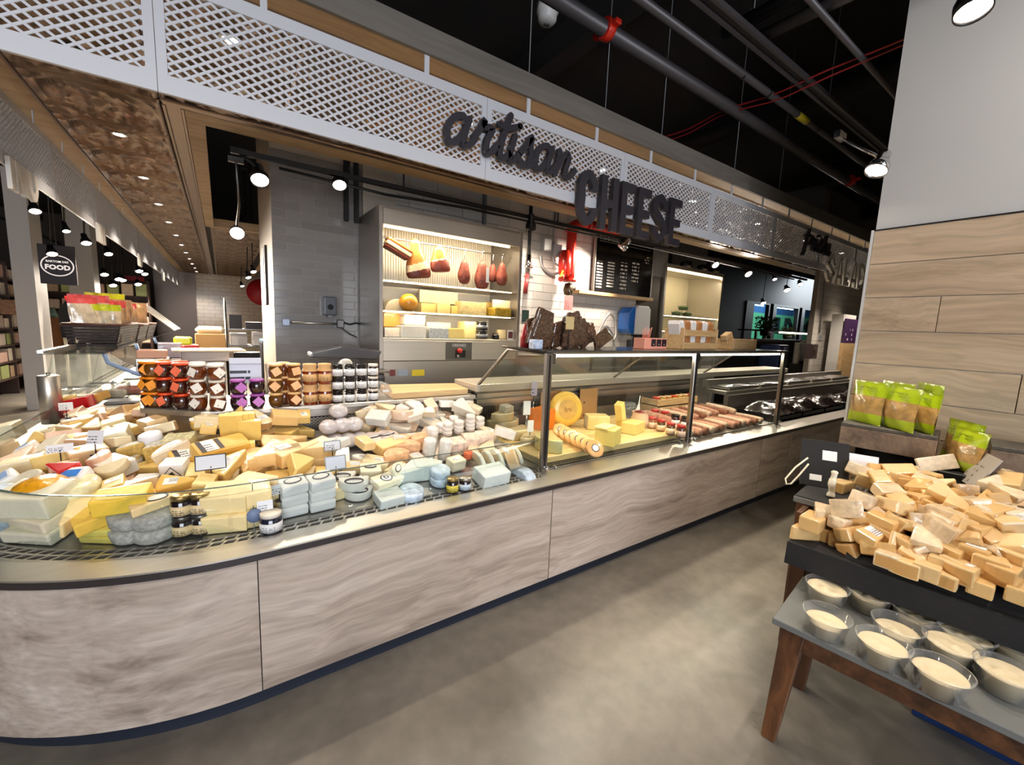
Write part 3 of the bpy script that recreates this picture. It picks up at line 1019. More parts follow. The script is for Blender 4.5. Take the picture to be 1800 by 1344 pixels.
def shrink(p, a, b):
    """Part of a straight run between x=a and x=b."""
    return [(b, 1.69, 0, 1), (a, 1.69, 0, 1)]


# 1 rounded corner with the cheese pile
c1 = thing('corner_cheese_counter', 'rounded corner of the low cheese counter with curved wood-grain front', 'counter')
counter_base(arc, c1, [arc], back=0.75)
# 2 straight low counter
c2 = thing('low_cheese_counter', 'straight low open cheese counter with wood-grain front between corner and glass case', 'counter')
counter_base(straight(0.07, 1.475), c2, [shrink(0, 0.0735, 1.4715)])
# 3 tall glass case
c3 = thing('glass_display_case', 'long cheese display case with upright glass and steel posts', 'display case')
counter_base(straight(1.475, 4.46), c3, [shrink(0, 1.4785, 3.857), shrink(0, 3.863, 4.415), shrink(0, 4.421, 4.46)], grl=False)
# 4 salad bar
c4 = thing('salad_bar_counter', 'far low steel salad bar counter with wood-grain front', 'counter')
counter_base(straight(4.46, 8.4), c4, [shrink(0, 4.463, 4.98), shrink(0, 4.986, 6.4), shrink(0, 6.406, 8.4)], grl=False)
# 5 left run along the aisle
c5 = thing('side_aisle_counter', 'counter run along the left aisle carrying the glass guard and bread baskets', 'counter')
counter_base(left_run(2.89, 8.6), c5, [left_run(2.895, 5.6), left_run(5.606, 8.6)], back=0.56)


# sloping decks that carry the cheese
def zdeck(d):
    return 0.662 + max(0.0, d - 0.17) * 0.25


DECK = STEEL_PLAIN
deckprof = [(0.167, 0.640), (0.167, 0.661)] + [(d, zdeck(d)) for d in (0.18, 0.93)] + [(0.93, 0.62)]
MB().sweep(deckprof, straight(0.07, 1.475)).build('deck', DECK, c2)
MB().sweep([(0.167, 0.640), (0.167, 0.661), (0.18, zdeck(.18)), (0.81, zdeck(.81)), (0.81, 0.62)], arc).build('deck', DECK, c1)
MB().sweep([(0.167, 0.640), (0.167, 0.661), (0.18, zdeck(.18)), (0.70, zdeck(.70)), (0.70, 0.62)], left_run(2.89, 4.2)).build('deck', DECK, c5)
MB().sweep([(0.167, 0.640), (0.167, 0.661), (0.18, zdeck(.18)), (0.58, zdeck(.58)), (0.58, 0.62)], left_run(4.2, 8.6)).build('deck', DECK, c5)
# low glass guards with a bright top edge
GEDGE = pm('glass_edge', (70, 90, 84), 0.15, coat=0.5)
lowp = [(0.166, 0.655), (0.172, 0.655), (0.186, 0.850), (0.180, 0.850)]
topp = [(0.1795, 0.850), (0.1865, 0.850), (0.1868, 0.8525), (0.1798, 0.8525)]
for pth, par in ((arc, c1), (straight(0.075, 1.50), c2)):
    MB().sweep(lowp, pth, sm=True).build('glass_guard', GLASS, par)
    MB().sweep(topp, pth).build('glass_edge', GEDGE, par)
MB().sweep(lowp, left_run(2.89, 4.2)).build('glass_guard', GLASS, c5)
MB().sweep(topp, left_run(2.89, 4.2)).build('glass_edge', GEDGE, c5)
# seam line and the round sticker that joins the two guards
q = MB().box(0.0715, 0.0745, 1.69 + 0.165, 1.69 + 0.173, 0.655, 0.85)
q.v = [(x, y + (z - 0.655) * 0.072, z) for x, y, z in q.v]
q.build('glass_seam', GEDGE, c1)
ang = math.atan2(0.014, 0.195)
tag(MB().lathe([(0.0, 0.0), (0.028, 0.0), (0.028, 0.0012), (0, 0.0012)], 28, cap=False).build('round_sticker', pm('sticker_blue', (112, 128, 160), 0.5), None,
    loc=(0.075, 1.69 + 0.166 + (0.725 - 0.655) * 0.072 - 0.012, 0.725), rot=(PI / 2 - ang, 0, 0)), 'round grey-blue sticker on the seam of the low glass guard', 'sticker')

# ---- back shelf that carries the jars
SHY, SHZ = 2.62, 1.0
shelf = thing('jar_shelf', 'long steel shelf behind the cheese pile carrying rows of jars', 'shelf')
poly = [(1.50, SHY), (-0.108, SHY + 0.03), (-0.372, 2.885), (-0.42, 3.30), (-0.05, 3.30), (0.05, 3.12), (1.50, 3.12)]
inset = [(1.50, SHY + 0.03), (-0.095, SHY + 0.058), (-0.345, 2.90), (-0.39, 3.29), (-0.05, 3.29), (0.05, 3.11), (1.50, 3.11)]
MB().prism(poly, SHZ - 0.028, SHZ).build('shelf_top', STEEL, shelf, 0.003)
MB().prism(inset, SHZ - 0.075, SHZ - 0.029).build('shelf_lip', STEEL_PLAIN, shelf, 0.003)
for x in (0.066,):
    MB().box(x - 0.0015, x + 0.0015, SHY - 0.0015, SHY + 0.03, SHZ - 0.076, SHZ + 0.001).build('joint_line', BLACK, shelf)
MB().prism([(1.50, SHY + 0.10), (-0.07, SHY + 0.12), (-0.30, 2.94), (-0.30, 3.25), (1.50, 3.08)], 0.0, SHZ - 0.076).build('shelf_body', STEEL_PLAIN, shelf)
# perforated back panel: a sheet with rows of punched slots
pf = MB()
z0, z1, ny = 0.80, 0.915, 13
x = 0.12
row = 0
stepz = (z1 - z0) / ny
for r in range(ny):
    z = z0 + r * stepz
    pf.box(0.10, 1.47, SHY + 0.083, SHY + 0.090, z, z + stepz * 0.42)
    xx = 0.10 + (r % 2) * 0.011
    while xx < 1.46:
        pf.box(xx, xx + 0.007, SHY + 0.084, SHY + 0.089, z + stepz * 0.42, z + stepz)
        xx += 0.022
stuff(pf.build('perforated_panel', STEEL, shelf))
MB().box(0.10, 1.47, SHY + 0.094, SHY + 0.098, 0.78, 0.92).build('panel_backing', BLACK, shelf)

# ---- the tall case: posts, glass, top, lights
PX = (1.53, 2.985, 4.455)
POST = pm('post_steel', (150, 146, 142), 0.3, 1.0)
for x in PX:
    MB().box(x - 0.021, x + 0.021, 1.838, 1.868, 0.660, 1.362).build('post', POST, c3, 0.003)
    MB().box(x - 0.004, x + 0.004, 1.834, 1.839, 0.70, 1.35).build('post_groove', BLACK, c3)
    MB().lathe([(0, 0), (0.014, 0), (0.014, 0.02), (0.010, 0.028), (0, 0.028)], 14, cap=False).build('post_bolt', CHROME, c3, loc=(x, 1.834, 0.692), rot=(PI / 2, 0, 0))
    MB().box(x - 0.016, x + 0.05, 1.842, 1.87, 1.30, 1.355).build('post_bracket', STEEL_DARK, c3, 0.004)
MB().box(4.490, 4.505, 1.845, 1.865, 0.66, 1.36).build('post', POST, c3, 0.002)
for a, b in zip(PX[:-1], PX[1:]):
    MB().box(a + 0.022, b - 0.022, 1.850, 1.856, 0.672, 1.352).build('front_glass', GLASS_TINT, c3)
    for x in (a + 0.10, b - 0.10):
        MB().lathe([(0, 0), (0.008, 0), (0.008, 0.03), (0, 0.03)], 12, cap=False).build('glass_stud', CHROME, c3, loc=(x, 1.875, 0.672), rot=(PI / 2, 0, 0))
MB().box(1.50, 4.53, 1.836, 2.30, 1.363, 1.378).build('top_shelf', pm('smoked_top', (96, 92, 86), 0.12, 0.6), c3, 0.003)
MB().box(1.58, 4.42, 1.872, 1.900, 1.336, 1.352).build('light_tube', LED_COOL, c3)
MB().box(1.58, 4.42, 1.868, 1.904, 1.352, 1.362).build('light_holder', STEEL, c3)
# LED above the wooden board
l = bpy.data.lights.new('case_light', 'AREA'); l.shape = 'RECTANGLE'; l.size = 2.8; l.size_y = 0.05; l.energy = 26; l.color = (1.0, 0.84, 0.62)
o = ob('case_light', l, None, (3.0, 1.93, 1.33)); o.rotation_euler = (math.radians(-28), 0, 0)
# end glass (left end), in a steel frame that slopes back
poly = [(1.87, 0.68), (1.87, 1.352), (2.26, 1.352), (2.735, 1.0), (2.735, 0.70)]
M = Matrix(((0, 0, 1, 1.527), (1, 0, 0, 0), (0, 1, 0, 0), (0, 0, 0, 1)))
MB().prism(poly, 0, 0.006, M=M).build('end_glass', GLASS_TINT, c3)
MB().tube([(1.53, 2.735, 0.62), (1.53, 2.735, 1.0), (1.53, 2.262, 1.356), (1.53, 1.85, 1.356)], 0.012, 8).build('end_frame', POST, c3)
# sloping rear glass
rg = MB()
for a, b in zip(PX[:-1], PX[1:]):
    rg = MB().add([(a + .02, 2.275, 1.355), (b - .02, 2.275, 1.355), (b - .02, 2.735, 1.01), (a + .02, 2.735, 1.01), (a + .02, 2.280, 1.360), (b - .02, 2.280, 1.360), (b - .02, 2.740, 1.015), (a + .02, 2.740, 1.015)],
                  [(0, 1, 2, 3), (7, 6, 5, 4), (0, 4, 5, 1), (1, 5, 6, 2), (2, 6, 7, 3), (3, 7, 4, 0)])
    rg.build('rear_glass', GLASS, c3)
    MB().tube([(b, 2.27, 1.356), (b, 2.737, 1.012)], 0.009, 8).build('rear_rod', POST, c3)
CREAM = pm('cream_steel_ledge', (214, 204, 186), 0.3, 0.35)
MB().box(1.505, 4.458, 2.62, 2.98, 1.02, 1.075).build('rear_ledge', CREAM, c3, 0.004)
MB().box(4.462, 6.6, 2.67, 2.98, 1.02, 1.075).build('rear_ledge', CREAM, c4, 0.004)
MB().box(1.55, 4.44, 2.72, 2.76, 0.70, 1.02).build('rear_wall', STEEL_PLAIN, c3)
for z in (0.92, 0.965):
    MB().box(1.55, 4.44, 2.69, 2.72, z, z + 0.03).build('rear_rail', STEEL, c3)
stuff_bars = MB()
for k in range(130):
    stuff_bars.box(1.56 + k * 0.022, 1.567 + k * 0.022, 2.712, 2.718, 0.80, 0.89)
for r in range(7):
    stuff_bars.box(1.55, 4.43, 2.711, 2.719, 0.80 + r * 0.0145, 0.806 + r * 0.0145)
stuff(stuff_bars.build('perforated_panel', STEEL_DARK, c3))
MB().box(1.50, 4.44, 1.86, 2.72, 0.655, 0.668).build('deck', STEEL_PLAIN, c3)
gb = MB()
MB().box(1.60, 2.96, 1.868, 1.925, 0.668, 0.670).build('air_trough', BLACK, c3)
for k in range(62):
    gb.box(1.60 + k * 0.022, 1.613 + k * 0.022, 1.868, 1.925, 0.670, 0.676)
gb.box(1.60, 2.96, 1.868, 1.874, 0.670, 0.678).box(1.60, 2.96, 1.894, 1.90, 0.670, 0.678).box(1.60, 2.96, 1.92, 1.925, 0.670, 0.678)
stuff(gb.build('vent_grille', STEEL_DARK, c3))
MB().box(1.56, 3.04, 1.928, 2.66, 0.670, 0.715).build('wooden_deck_board', BOARD_WARM, c3, 0.004)

# ---- salad bar wells and covered trays
MB().box(4.47, 8.4, 1.86, 2.35, 0.640, 0.655).build('well_floor', BLACK_METAL, c4)
MB().box(4.47, 8.4, 2.35, 2.40, 0.655, 0.86).build('well_back', STEEL_PLAIN, c4)
MB().box(4.47, 8.4, 2.38, 2.62, 0.86, 0.90).build('rear_step', STEEL, c4, 0.004)
MB().box(4.47, 8.4, 2.60, 2.66, 0.90, 1.00).build('rear_step_riser', STEEL_PLAIN, c4)
FOIL = pm('dark_film', (46, 38, 36), 0.18, 0.35, coat=1.0, var=0.5, vscale=14, bump=1.0, bscale=26)
FOIL2 = pm('clear_film_cover', (150, 146, 142), 0.16, 0.35, coat=1.0, var=0.3, vscale=14, bump=1.0, bscale=34)


def film_mound(w, d, h, seed, m, name):
    rr = random.Random(seed)
    n, mm = 14, 10
    vs = []
    for j in range(mm + 1):
        for i in range(n + 1):
            u, v = i / n, j / mm
            e = min(u, 1 - u, v, 1 - v)
            z = h * min(1, e * 4) * (0.6 + 0.4 * math.sin(5 * u + 3 * v + seed)) + rr.uniform(-1, 1) * h * 0.16
            vs.append(((u - 0.5) * w, (v - 0.5) * d, max(z, 0.0) + 0.002))
    fs = [(j * (n + 1) + i, j * (n + 1) + i + 1, (j + 1) * (n + 1) + i + 1, (j + 1) * (n + 1) + i) for j in range(mm) for i in range(n)]
    base = len(vs)
    vs += [(-w / 2, -d / 2, -0.02), (w / 2, -d / 2, -0.02), (w / 2, d / 2, -0.02), (-w / 2, d / 2, -0.02)]
    fs.append((base + 3, base + 2, base + 1, base))
    mb = MB().add(vs, fs, 0, True)
    return mb.mesh(name, m, norm=False)


for k in range(6):
    x = 4.86 + 0.60 * k
    t = thing('covered_salad_tray', '%s dark film-covered tray from the case in the front salad well' % ORD[k], 'tray', (x, 2.10, 0.655), group='film-covered trays in the salad bar')
    MB().box(-0.28, 0.28, -0.21, 0.21, 0.0, 0.06).build('tray', BLACK_METAL, t, 0.01)
    ob('film_cover', film_mound(0.57, 0.42, 0.10, k + 3, FOIL, 'film_cover'), t, (0, 0, 0.06))
for k in range(5):
    x = 4.90 + 0.72 * k
    t = thing('covered_pan', '%s clear film-covered pan from the case on the rear salad step' % ORD[k], 'pan', (x, 2.50, 0.905), group='film-covered pans on the rear step')
    MB().box(-0.33, 0.33, -0.10, 0.10, 0.0, 0.03).build('pan', STEEL, t, 0.006)
    ob('film_cover', film_mound(0.66, 0.20, 0.025, k + 31, FOIL2, 'film_cover'), t, (0, 0, 0.03))

# ---------------------------------------------------------------- tiled walls behind the counter
def tile_wall(parent, x0, x1, z0, z1, y, tw, th, m, joint=0.004, axis='X', thick=0.008):
    """Metro tiles in running bond on a plane facing -Y (axis X) or facing -X (axis Y, x0..x1 then run along Y)."""
    mk = (lambda L: MB().box(joint / 2, L - joint / 2, -thick, 0, joint / 2, th - joint / 2)) if axis == 'X' else \
         (lambda L: MB().box(-thick, 0, joint / 2, L - joint / 2, joint / 2, th - joint / 2))
    full = mk(tw).mesh('tile', m, 0.0012)
    cache = {}
    nrow = int(round((z1 - z0) / th))
    for r in range(nrow):
        a = x0 - (tw / 2 if r % 2 else 0.0)
        while a < x1 - 1e-4:
            s, e = max(a, x0), min(a + tw, x1)
            L = e - s
            if L > 0.02:
                me = full
                if L < tw - 1e-3:
                    k = round(L, 3)
                    if k not in cache:
                        cache[k] = mk(L).mesh('tile', m, 0.0012)
                    me = cache[k]
                ob('tile', me, parent, (s, y, z0 + r * th) if axis == 'X' else (y, s, z0 + r * th))
            a += tw


WBY = 4.25
pil = struct(MB().box(0.385, 1.30, WBY, 5.6, 0, 4.1).build('wall_pillar', pm('pillar_paint', (196, 180, 160), 0.5, var=0.04, vscale=3)))
tile_wall(pil, 0.385, 1.16, 0.92, 2.90, WBY, 0.225, 0.0683, TILE_G)
wb = struct(MB().box(1.30, 5.80, WBY, 4.45, 0, 4.1).build('wall_back', GROUT))
tile_wall(wb, 1.45, 5.14, 2.35, 3.05, WBY, 0.30, 0.10, TILE_W)
tile_wall(wb, 2.45, 5.14, 1.15, 2.35, WBY, 0.30, 0.10, TILE_W)
MB().box(1.13, 1.45, 4.18, WBY, 2.44, 3.2).build('wall_boxing', pm('beige_boxing', (206, 194, 176), 0.5), wb)
MB().box(2.44, 2.47, 4.20, WBY, 2.35, 3.1).build('corner_trim', GREY_PAINT, wb)
CLAD = pm('dark_steel_cladding', (104, 98, 90), 0.35, 0.9, var=0.12, vscale=2)
MB().box(5.14, 5.80, 4.225, WBY, 0, 2.36).build('steel_cladding', CLAD, wb)
MB().box(5.14, 5.80, 4.225, WBY, 2.36, 3.1).build('wall_upper', pm('upper_grey', (150, 146, 142), 0.6), wb)
# black vertical drops and a soffit line above the back wall
for x in (0.98, 1.07):
    tag(MB().box(x - 0.018, x + 0.018, 4.16, 4.20, 2.40, 3.3).build('cable_drop', BLACK), ('left' if x < 1 else 'right') + ' black cable trunking drop above the meat cabinet', 'cable trunking')
# narrow dark framed board on the side of the pillar
t = thing('wall_board', 'narrow dark framed board on the side of the tiled pillar', 'board', (0.384, 4.75, 1.62))
MB().box(-0.02, 0, 0.0, 0.25, 0, 0.56).build('frame', pm('dark_frame', (52, 30, 32), 0.5), t, 0.004)
MB().box(-0.024, -0.02, 0.10, 0.24, 0.06, 0.55).build('panel', PAPER, t)
# soap dispenser, conduit with its two boxes
t = thing('soap_dispenser', 'grey soap dispenser on the tiled pillar', 'dispenser', aty(577, 538, 4.235))
MB().box(-0.055, 0.055, -0.10, 0, -0.085, 0.085).build('body', pm('dispenser_grey', (92, 96, 102), 0.3), t, 0.012, 2)
MB().lathe([(0.026, 0), (0.026, 0.003)], 18).build('window', BLACK_GLOSS, t, loc=(0, -0.1005, -0.01), rot=(PI / 2, 0, 0))
MB().box(-0.02, 0.02, -0.08, -0.02, -0.10, -0.085).build('nozzle', GREY_MID, t)
t = thing('pillar_conduit', 'steel conduit with two junction boxes across the tiled pillar', 'conduit', aty(502, 566, 4.235))
MB().box(-0.03, 0.03, -0.045, 0, -0.03, 0.03).build('junction_box', pm('box_bluegrey', (150, 160, 178), 0.35, 0.4), t, 0.004)
for sx in (-0.018, 0.018):
    for sz in (-0.018, 0.018):
        MB().lathe([(0.004, 0), (0.004, 0.003)], 8).build('screw', STEEL_DARK, t, loc=(sx, -0.045, sz), rot=(PI / 2, 0, 0))
MB().tube([(0.03, -0.02, 0), (0.43, -0.02, 0.0)], 0.011, 10).build('pipe_run', STEEL, t)
MB().box(0.42, 0.485, -0.045, 0, -0.035, 0.04).build('junction_box', STEEL_DARK, t, 0.006)
MB().tube(smooth_line([(0.48, -0.02, 0.02), (0.54, -0.03, -0.0), (0.60, -0.03, 0.015), (0.66, -0.03, 0.0)], 4), 0.008, 8).build('cord', BLACK, t)
MB().tube(smooth_line([(0.46, -0.03, -0.03), (0.52, -0.05, -0.08), (0.60, -0.05, -0.12)], 4), 0.005, 8).build('cord', BLACK, t)
# the slicer beside the meat cabinet
t = thing('meat_slicer', 'grey meat slicer with round white blade guard beside the meat cabinet', 'slicer', (0.80, 3.55, 1.05))
SLG = pm('slicer_grey', (92, 92, 96), 0.25, 0.6)
MB().prism([(-0.28, 0.0), (0.22, -0.02), (0.26, 0.05), (-0.06, 0.09), (-0.27, 0.04)], -0.08, 0.10, M=Matrix.Translation((0.02, 0, 0.16)) @ Matrix.Rotation(PI / 2, 4, 'X')).build('carriage', SLG, t, 0.012, 2)
MB().lathe([(0.0, 0), (0.062, 0), (0.066, 0.02), (0.05, 0.035), (0, 0.035)], 28, cap=False).build('blade_guard', pm('blade_white', (218, 216, 212), 0.2, 0.3), t, loc=(-0.02, -0.11, 0.09), rot=(PI / 2, 0, 0.25))
MB().prism([(-0.05, -0.12), (0.30, -0.12), (0.34, 0.10), (-0.02, 0.12)], -0.10, 0.02).build('base', SLG, t, 0.03, 2)
MB().box(0.08, 0.34, -0.10, 0.10, 0.02, 0.05).build('tray', STEEL_DARK, t, 0.008)
MB().box(-0.09, 0.37, -0.16, 0.16, -1.05, -0.105).build('stand', STEEL_PLAIN, t)

# ---------------------------------------------------------------- cheese and food builders
IVORY = (240, 220, 174)
CREAM_C = (246, 234, 204)
BUTTER = (244, 208, 124)
GOLD = (236, 178, 72)
STRAW = (228, 184, 116)
BRIE = (240, 236, 224)
ROSE = (236, 204, 176)
STONE = (178, 174, 158)
RIND_TAN = (206, 164, 110)
_mc = {}


def cheese_mat(rgb, kind='wrap'):
    k = (rgb, kind)
    if k not in _mc:
        n = 'cheese_%d_%d_%d_%s' % (*rgb, kind)
        if kind == 'wrap':
            _mc[k] = pm(n, rgb, 0.42, coat=0.55, coatr=0.12, var=0.07, vscale=16, bump=0.35, bscale=45, rnd=0.10)
        elif kind == 'film':
            _mc[k] = pm(n, rgb, 0.35, coat=1.0, coatr=0.07, var=0.22, vscale=30, bump=0.9, bscale=38, rnd=0.08)
        elif kind == 'stone':
            _mc[k] = pm(n, rgb, 0.7, var=0.35, vscale=70, bump=0.5, bscale=90, rnd=0.05)
        elif kind == 'lace':
            _mc[k] = pm(n, rgb, 0.6, var=0.30, vscale=34, bump=0.4, bscale=60, rnd=0.06)
        else:
            _mc[k] = pm(n, rgb, 0.5, var=0.06, vscale=14, rnd=0.06)
    return _mc[k]


def wedge_mesh(a, b, h, mats, bev=0.006):
    """A wedge cut from a wheel: point at -x, rounded rind (second material) at +x."""
    half = b / 2
    pts = [(-a / 2, 0.006), (-a / 2, -0.006)]
    for k in range(7):
        f = -1 + 2 * k / 6
        pts.append((a / 2 - (1 - math.cos(f * 0.6)) * a * 0.35, f * half))
    mb = MB()
    n = len(pts)
    vs = [(x, y, 0) for x, y in pts] + [(x, y, h) for x, y in pts]
    mb.add(vs, [tuple(range(n))[::-1], tuple(range(n, 2 * n))])
    for i in range(n):
        j = (i + 1) % n
        mb.f.append((i, j, n + j, n + i)); mb.m.append(1 if 2 <= i <= 7 else 0); mb.s.append(False)
    return mb.mesh('cheese', mats, bev, 2)


def block_mesh(a, b, h, mats, bev=0.007, taper=0.0):
    mb = MB()
    t = 1 - taper
    mb.add([(-a / 2, -b / 2, 0), (a / 2, -b / 2 * t, 0), (a / 2, b / 2 * t, 0), (-a / 2, b / 2, 0), (-a / 2, -b / 2, h), (a / 2, -b / 2 * t, h), (a / 2, b / 2 * t, h), (-a / 2, b / 2, h)],
           [(3, 2, 1, 0), (4, 5, 6, 7), (0, 1, 5, 4), (2, 3, 7, 6), (3, 0, 4, 7)])
    mb.add([(a / 2, -b / 2 * t, 0), (a / 2, b / 2 * t, 0), (a / 2, b / 2 * t, h), (a / 2, -b / 2 * t, h)], [(0, 1, 2, 3)], 1 if len(mats) > 1 else 0)
    me = bpy.data.meshes.new('cheese')
    bm = bmesh.new()
    vs = [bm.verts.new(v) for v in mb.v]
    for f, mi in zip(mb.f, mb.m):
        bm.faces.new([vs[i] for i in f]).material_index = mi
    bmesh.ops.remove_doubles(bm, verts=bm.verts, dist=1e-5)
    bmesh.ops.recalc_face_normals(bm, faces=bm.faces)
    bmesh.ops.bevel(bm, geom=list(bm.edges), offset=bev, segments=2, affect='EDGES', profile=0.6, clamp_overlap=True)
    bm.to_mesh(me); bm.free()
    for m in mats:
        me.materials.append(m)
    return me


def half_mesh(r, h, mats, frac=0.5, bev=0.007):
    pts = [(r * math.cos(PI * 2 * frac * k / 16), r * math.sin(PI * 2 * frac * k / 16)) for k in range(17)]
    if frac < 0.5:
        pts.append((0.0, 0.0))
    cx = sum(p[0] for p in pts) / len(pts); cy = sum(p[1] for p in pts) / len(pts)
    pts = [(x - cx, y - cy) for x, y in pts]
    mb = MB()
    n = len(pts)
    mb.add([(x, y, 0) for x, y in pts] + [(x, y, h) for x, y in pts], [tuple(range(n))[::-1], tuple(range(n, 2 * n))], 1)
    for i in range(n):
        j = (i + 1) % n
        mb.f.append((i, j, n + j, n + i)); mb.m.append(1 if i < 16 else 0); mb.s.append(i < 16)
    return mb.mesh('cheese', mats, bev, 2)


def wheel_mesh(r, h, mats, soft=0.2, n=26):
    b = h * soft
    mb = MB().lathe([(r * 0.0, 0), (r - b, 0), (r - b * 0.3, b * 0.3), (r, b), (r, h - b), (r - b * 0.3, h - b * 0.3), (r - b, h), (0, h)], n, cap=False)
    return mb.mesh('cheese', mats)


def ball_mesh(r, sz, m, n=22):
    mb = MB().lathe([(max(r * math.sin(PI * k / 12), 0.0), r * sz * (1 - math.cos(PI * k / 12))) for k in range(13)], n, cap=False)
    return mb.mesh('cheese', m)


def sticker(parent, w, h, pos, rot=(0, 0, 0), m=None, oval=False, name='label_sticker', t=0.0012):
    """A paper label lying in the local XY plane of its cheese."""
    m = m or PAPER_PRINT
    if oval:
        mb = MB().prism([(w / 2 * math.cos(2 * PI * k / 22), h / 2 * math.sin(2 * PI * k / 22)) for k in range(22)], 0, t)
    else:
        mb = MB().box(-w / 2, w / 2, -h / 2, h / 2, 0, t)
    return mb.build(name, m, parent, loc=pos, rot=rot)


PRINT_XY = None


def print_xy(name, paper, ink, rows, cols, dens):
    """Same print as print_mat, laid out over the local XY plane of a flat label."""
    m = print_mat(name, paper, ink, rows, cols, dens)
    t = m.node_tree
    for n in t.nodes:
        if n.type == 'SEPXYZ':
            for l in list(t.links):
                if l.from_node == n and l.from_socket == n.outputs[2]:
                    to = l.to_socket
                    t.links.remove(l)
                    t.links.new(n.outputs[1], to)
    return m


LABEL_XY = print_xy('label_print', (242, 240, 234), (84, 80, 80), 5, 12, 0.55)
LABEL_GREY = print_xy('label_print_grey', (226, 226, 226), (120, 118, 120), 6, 12, 0.5)
DARK_LOGO = pm('logo_dark', (40, 36, 46), 0.5)

# ---------------------------------------------------------------- meat cabinet
MX0, MX1, MY0, MY1, MZ1 = 1.10, 2.56, 3.60, 4.20, 2.455
mc = thing('meat_cabinet', 'tall steel refrigerated wall cabinet with hanging hams and cheeses', 'refrigerator')
MB().box(MX0, MX0 + 0.035, MY0, MY1, 0, MZ1).build('side_panel', STEEL_PLAIN, mc, 0.003)
MB().box(MX1 - 0.035, MX1, MY0, MY1, 0, MZ1).build('side_panel', STEEL_PLAIN, mc, 0.003)
MB().box(MX0 + 0.035, MX1 - 0.035, MY0 + 0.01, MY1, MZ1 - 0.02, MZ1).build('top_panel', STEEL_PLAIN, mc)
hd = MB().box(MX0 + 0.035, MX1 - 0.035, MY0 - 0.002, MY0 + 0.05, 2.305, MZ1 - 0.02)
hd.build('header', STEEL, mc, 0.003)
RIB = pm('ribbed_liner', (226, 216, 196), 0.35)
ribs = MB().box(MX0 + 0.035, MX1 - 0.035, MY1 - 0.04, MY1 - 0.02, 1.35, MZ1 - 0.02)
k = MX0 + 0.05
while k < MX1 - 0.05:
    ribs.box(k, k + 0.012, MY1 - 0.050, MY1 - 0.039, 1.86, 2.40)
    k += 0.026
ribs.build('rear_liner', RIB, mc)
MB().box(MX0 + 0.035, MX1 - 0.035, MY0 + 0.02, MY1 - 0.02, 1.345, 1.365).build('floor_panel', STEEL, mc, 0.003)
for z in (1.60, 1.855):
    MB().box(MX0 + 0.04, MX1 - 0.04, MY0 + 0.03, MY1 - 0.06, z - 0.012, z).build('shelf_panel', STEEL, mc, 0.002)
    MB().box(MX0 + 0.04, MX1 - 0.10, MY0 + 0.026, MY0 + 0.032, z - 0.014, z - 0.006).build('shelf_light', LED_WARM, mc)
MB().box(MX0 + 0.06, MX1 - 0.12, MY0 + 0.056, MY0 + 0.070, 2.292, 2.304).build('header_light', LED_WARM, mc)
MB().tube([(MX0 + 0.04, MY0 + 0.15, 2.225), (MX1 - 0.04, MY0 + 0.15, 2.225)], 0.008, 10).build('hanging_rail', CHROME, mc)
MB().box(MX0 + 0.035, MX1 - 0.035, MY0, MY0 + 0.03, 1.165, 1.345).build('control_panel', STEEL, mc, 0.002)
MB().box(MX0 + 0.035, MX1 - 0.035, MY0 + 0.004, MY0 + 0.03, 0.05, 1.160).build('lower_panel', STEEL_PLAIN, mc, 0.002)
cp = MB().box(1.72, 2.0, MY0 - 0.004, MY0, 1.17, 1.335).build('switch_plate', STEEL_DARK, mc, 0.001)
MB().box(1.82, 1.93, MY0 - 0.006, MY0 - 0.004, 1.19, 1.26).build('switch_panel', BLACK, mc)
MB().lathe([(0.0, 0.03), (0.022, 0.028), (0.024, 0.0)], 16, cap=False).build('knob', RED_PAINT, mc, loc=(1.86, MY0 - 0.006, 1.255), rot=(PI / 2, 0, 0))
MB().lathe([(0.0, 0.02), (0.014, 0.02), (0.014, 0.0)], 14, cap=False).build('knob', CHROME, mc, loc=(1.845, MY0 - 0.006, 1.205), rot=(PI / 2, 0, 0))
ob('brand_lettering', text_mesh('brand_lettering', 'CRIDNEZ', 0.035, WHITE_MATTE, 0.001), mc, (1.86, MY0 - 0.0055, 1.305))
for (px, w, c) in ((690, 0.05, (120, 60, 60)), (708, 0.09, (150, 160, 170)), (735, 0.12, (214, 190, 50))):
    q = aty(px, 655, MY0)
    MB().box(q.x - w / 2, q.x + w / 2, MY0 - 0.002, MY0 + 0.003, q.z - 0.028, q.z + 0.028).build('panel_decal', pm('decal_%d' % px, c, 0.4), mc)
l = bpy.data.lights.new('cabinet_light', 'AREA'); l.shape = 'RECTANGLE'; l.size = 1.25; l.size_y = 0.04; l.energy = 16; l.color = (1.0, 0.82, 0.56)
o = ob('cabinet_light', l, None, (1.83, MY0 + 0.07, 2.285)); o.rotation_euler = (math.radians(25), 0, 0)
for z in (1.59, 1.845):
    l = bpy.data.lights.new('shelf_light', 'AREA'); l.shape = 'RECTANGLE'; l.size = 1.25; l.size_y = 0.03; l.energy = 5; l.color = (1.0, 0.82, 0.56)
    o = ob('shelf_light', l, None, (1.83, MY0 + 0.06, z - 0.02)); o.rotation_euler = (math.radians(25), 0, 0)

# meats on hooks
SKIN = pm('ham_skin', (222, 130, 62), 0.35, coat=0.3, var=0.25, vscale=9, bump=0.15, bscale=20)
FAT = pm('ham_fat', (240, 208, 166), 0.45, var=0.1, vscale=14)
MEAT = pm('cured_meat', (118, 46, 30), 0.5, var=0.35, vscale=12, bump=0.2, bscale=30)
SALAMI = pm('netted_salami', (132, 62, 46), 0.55, var=0.55, vscale=42, bump=0.5, bscale=60)


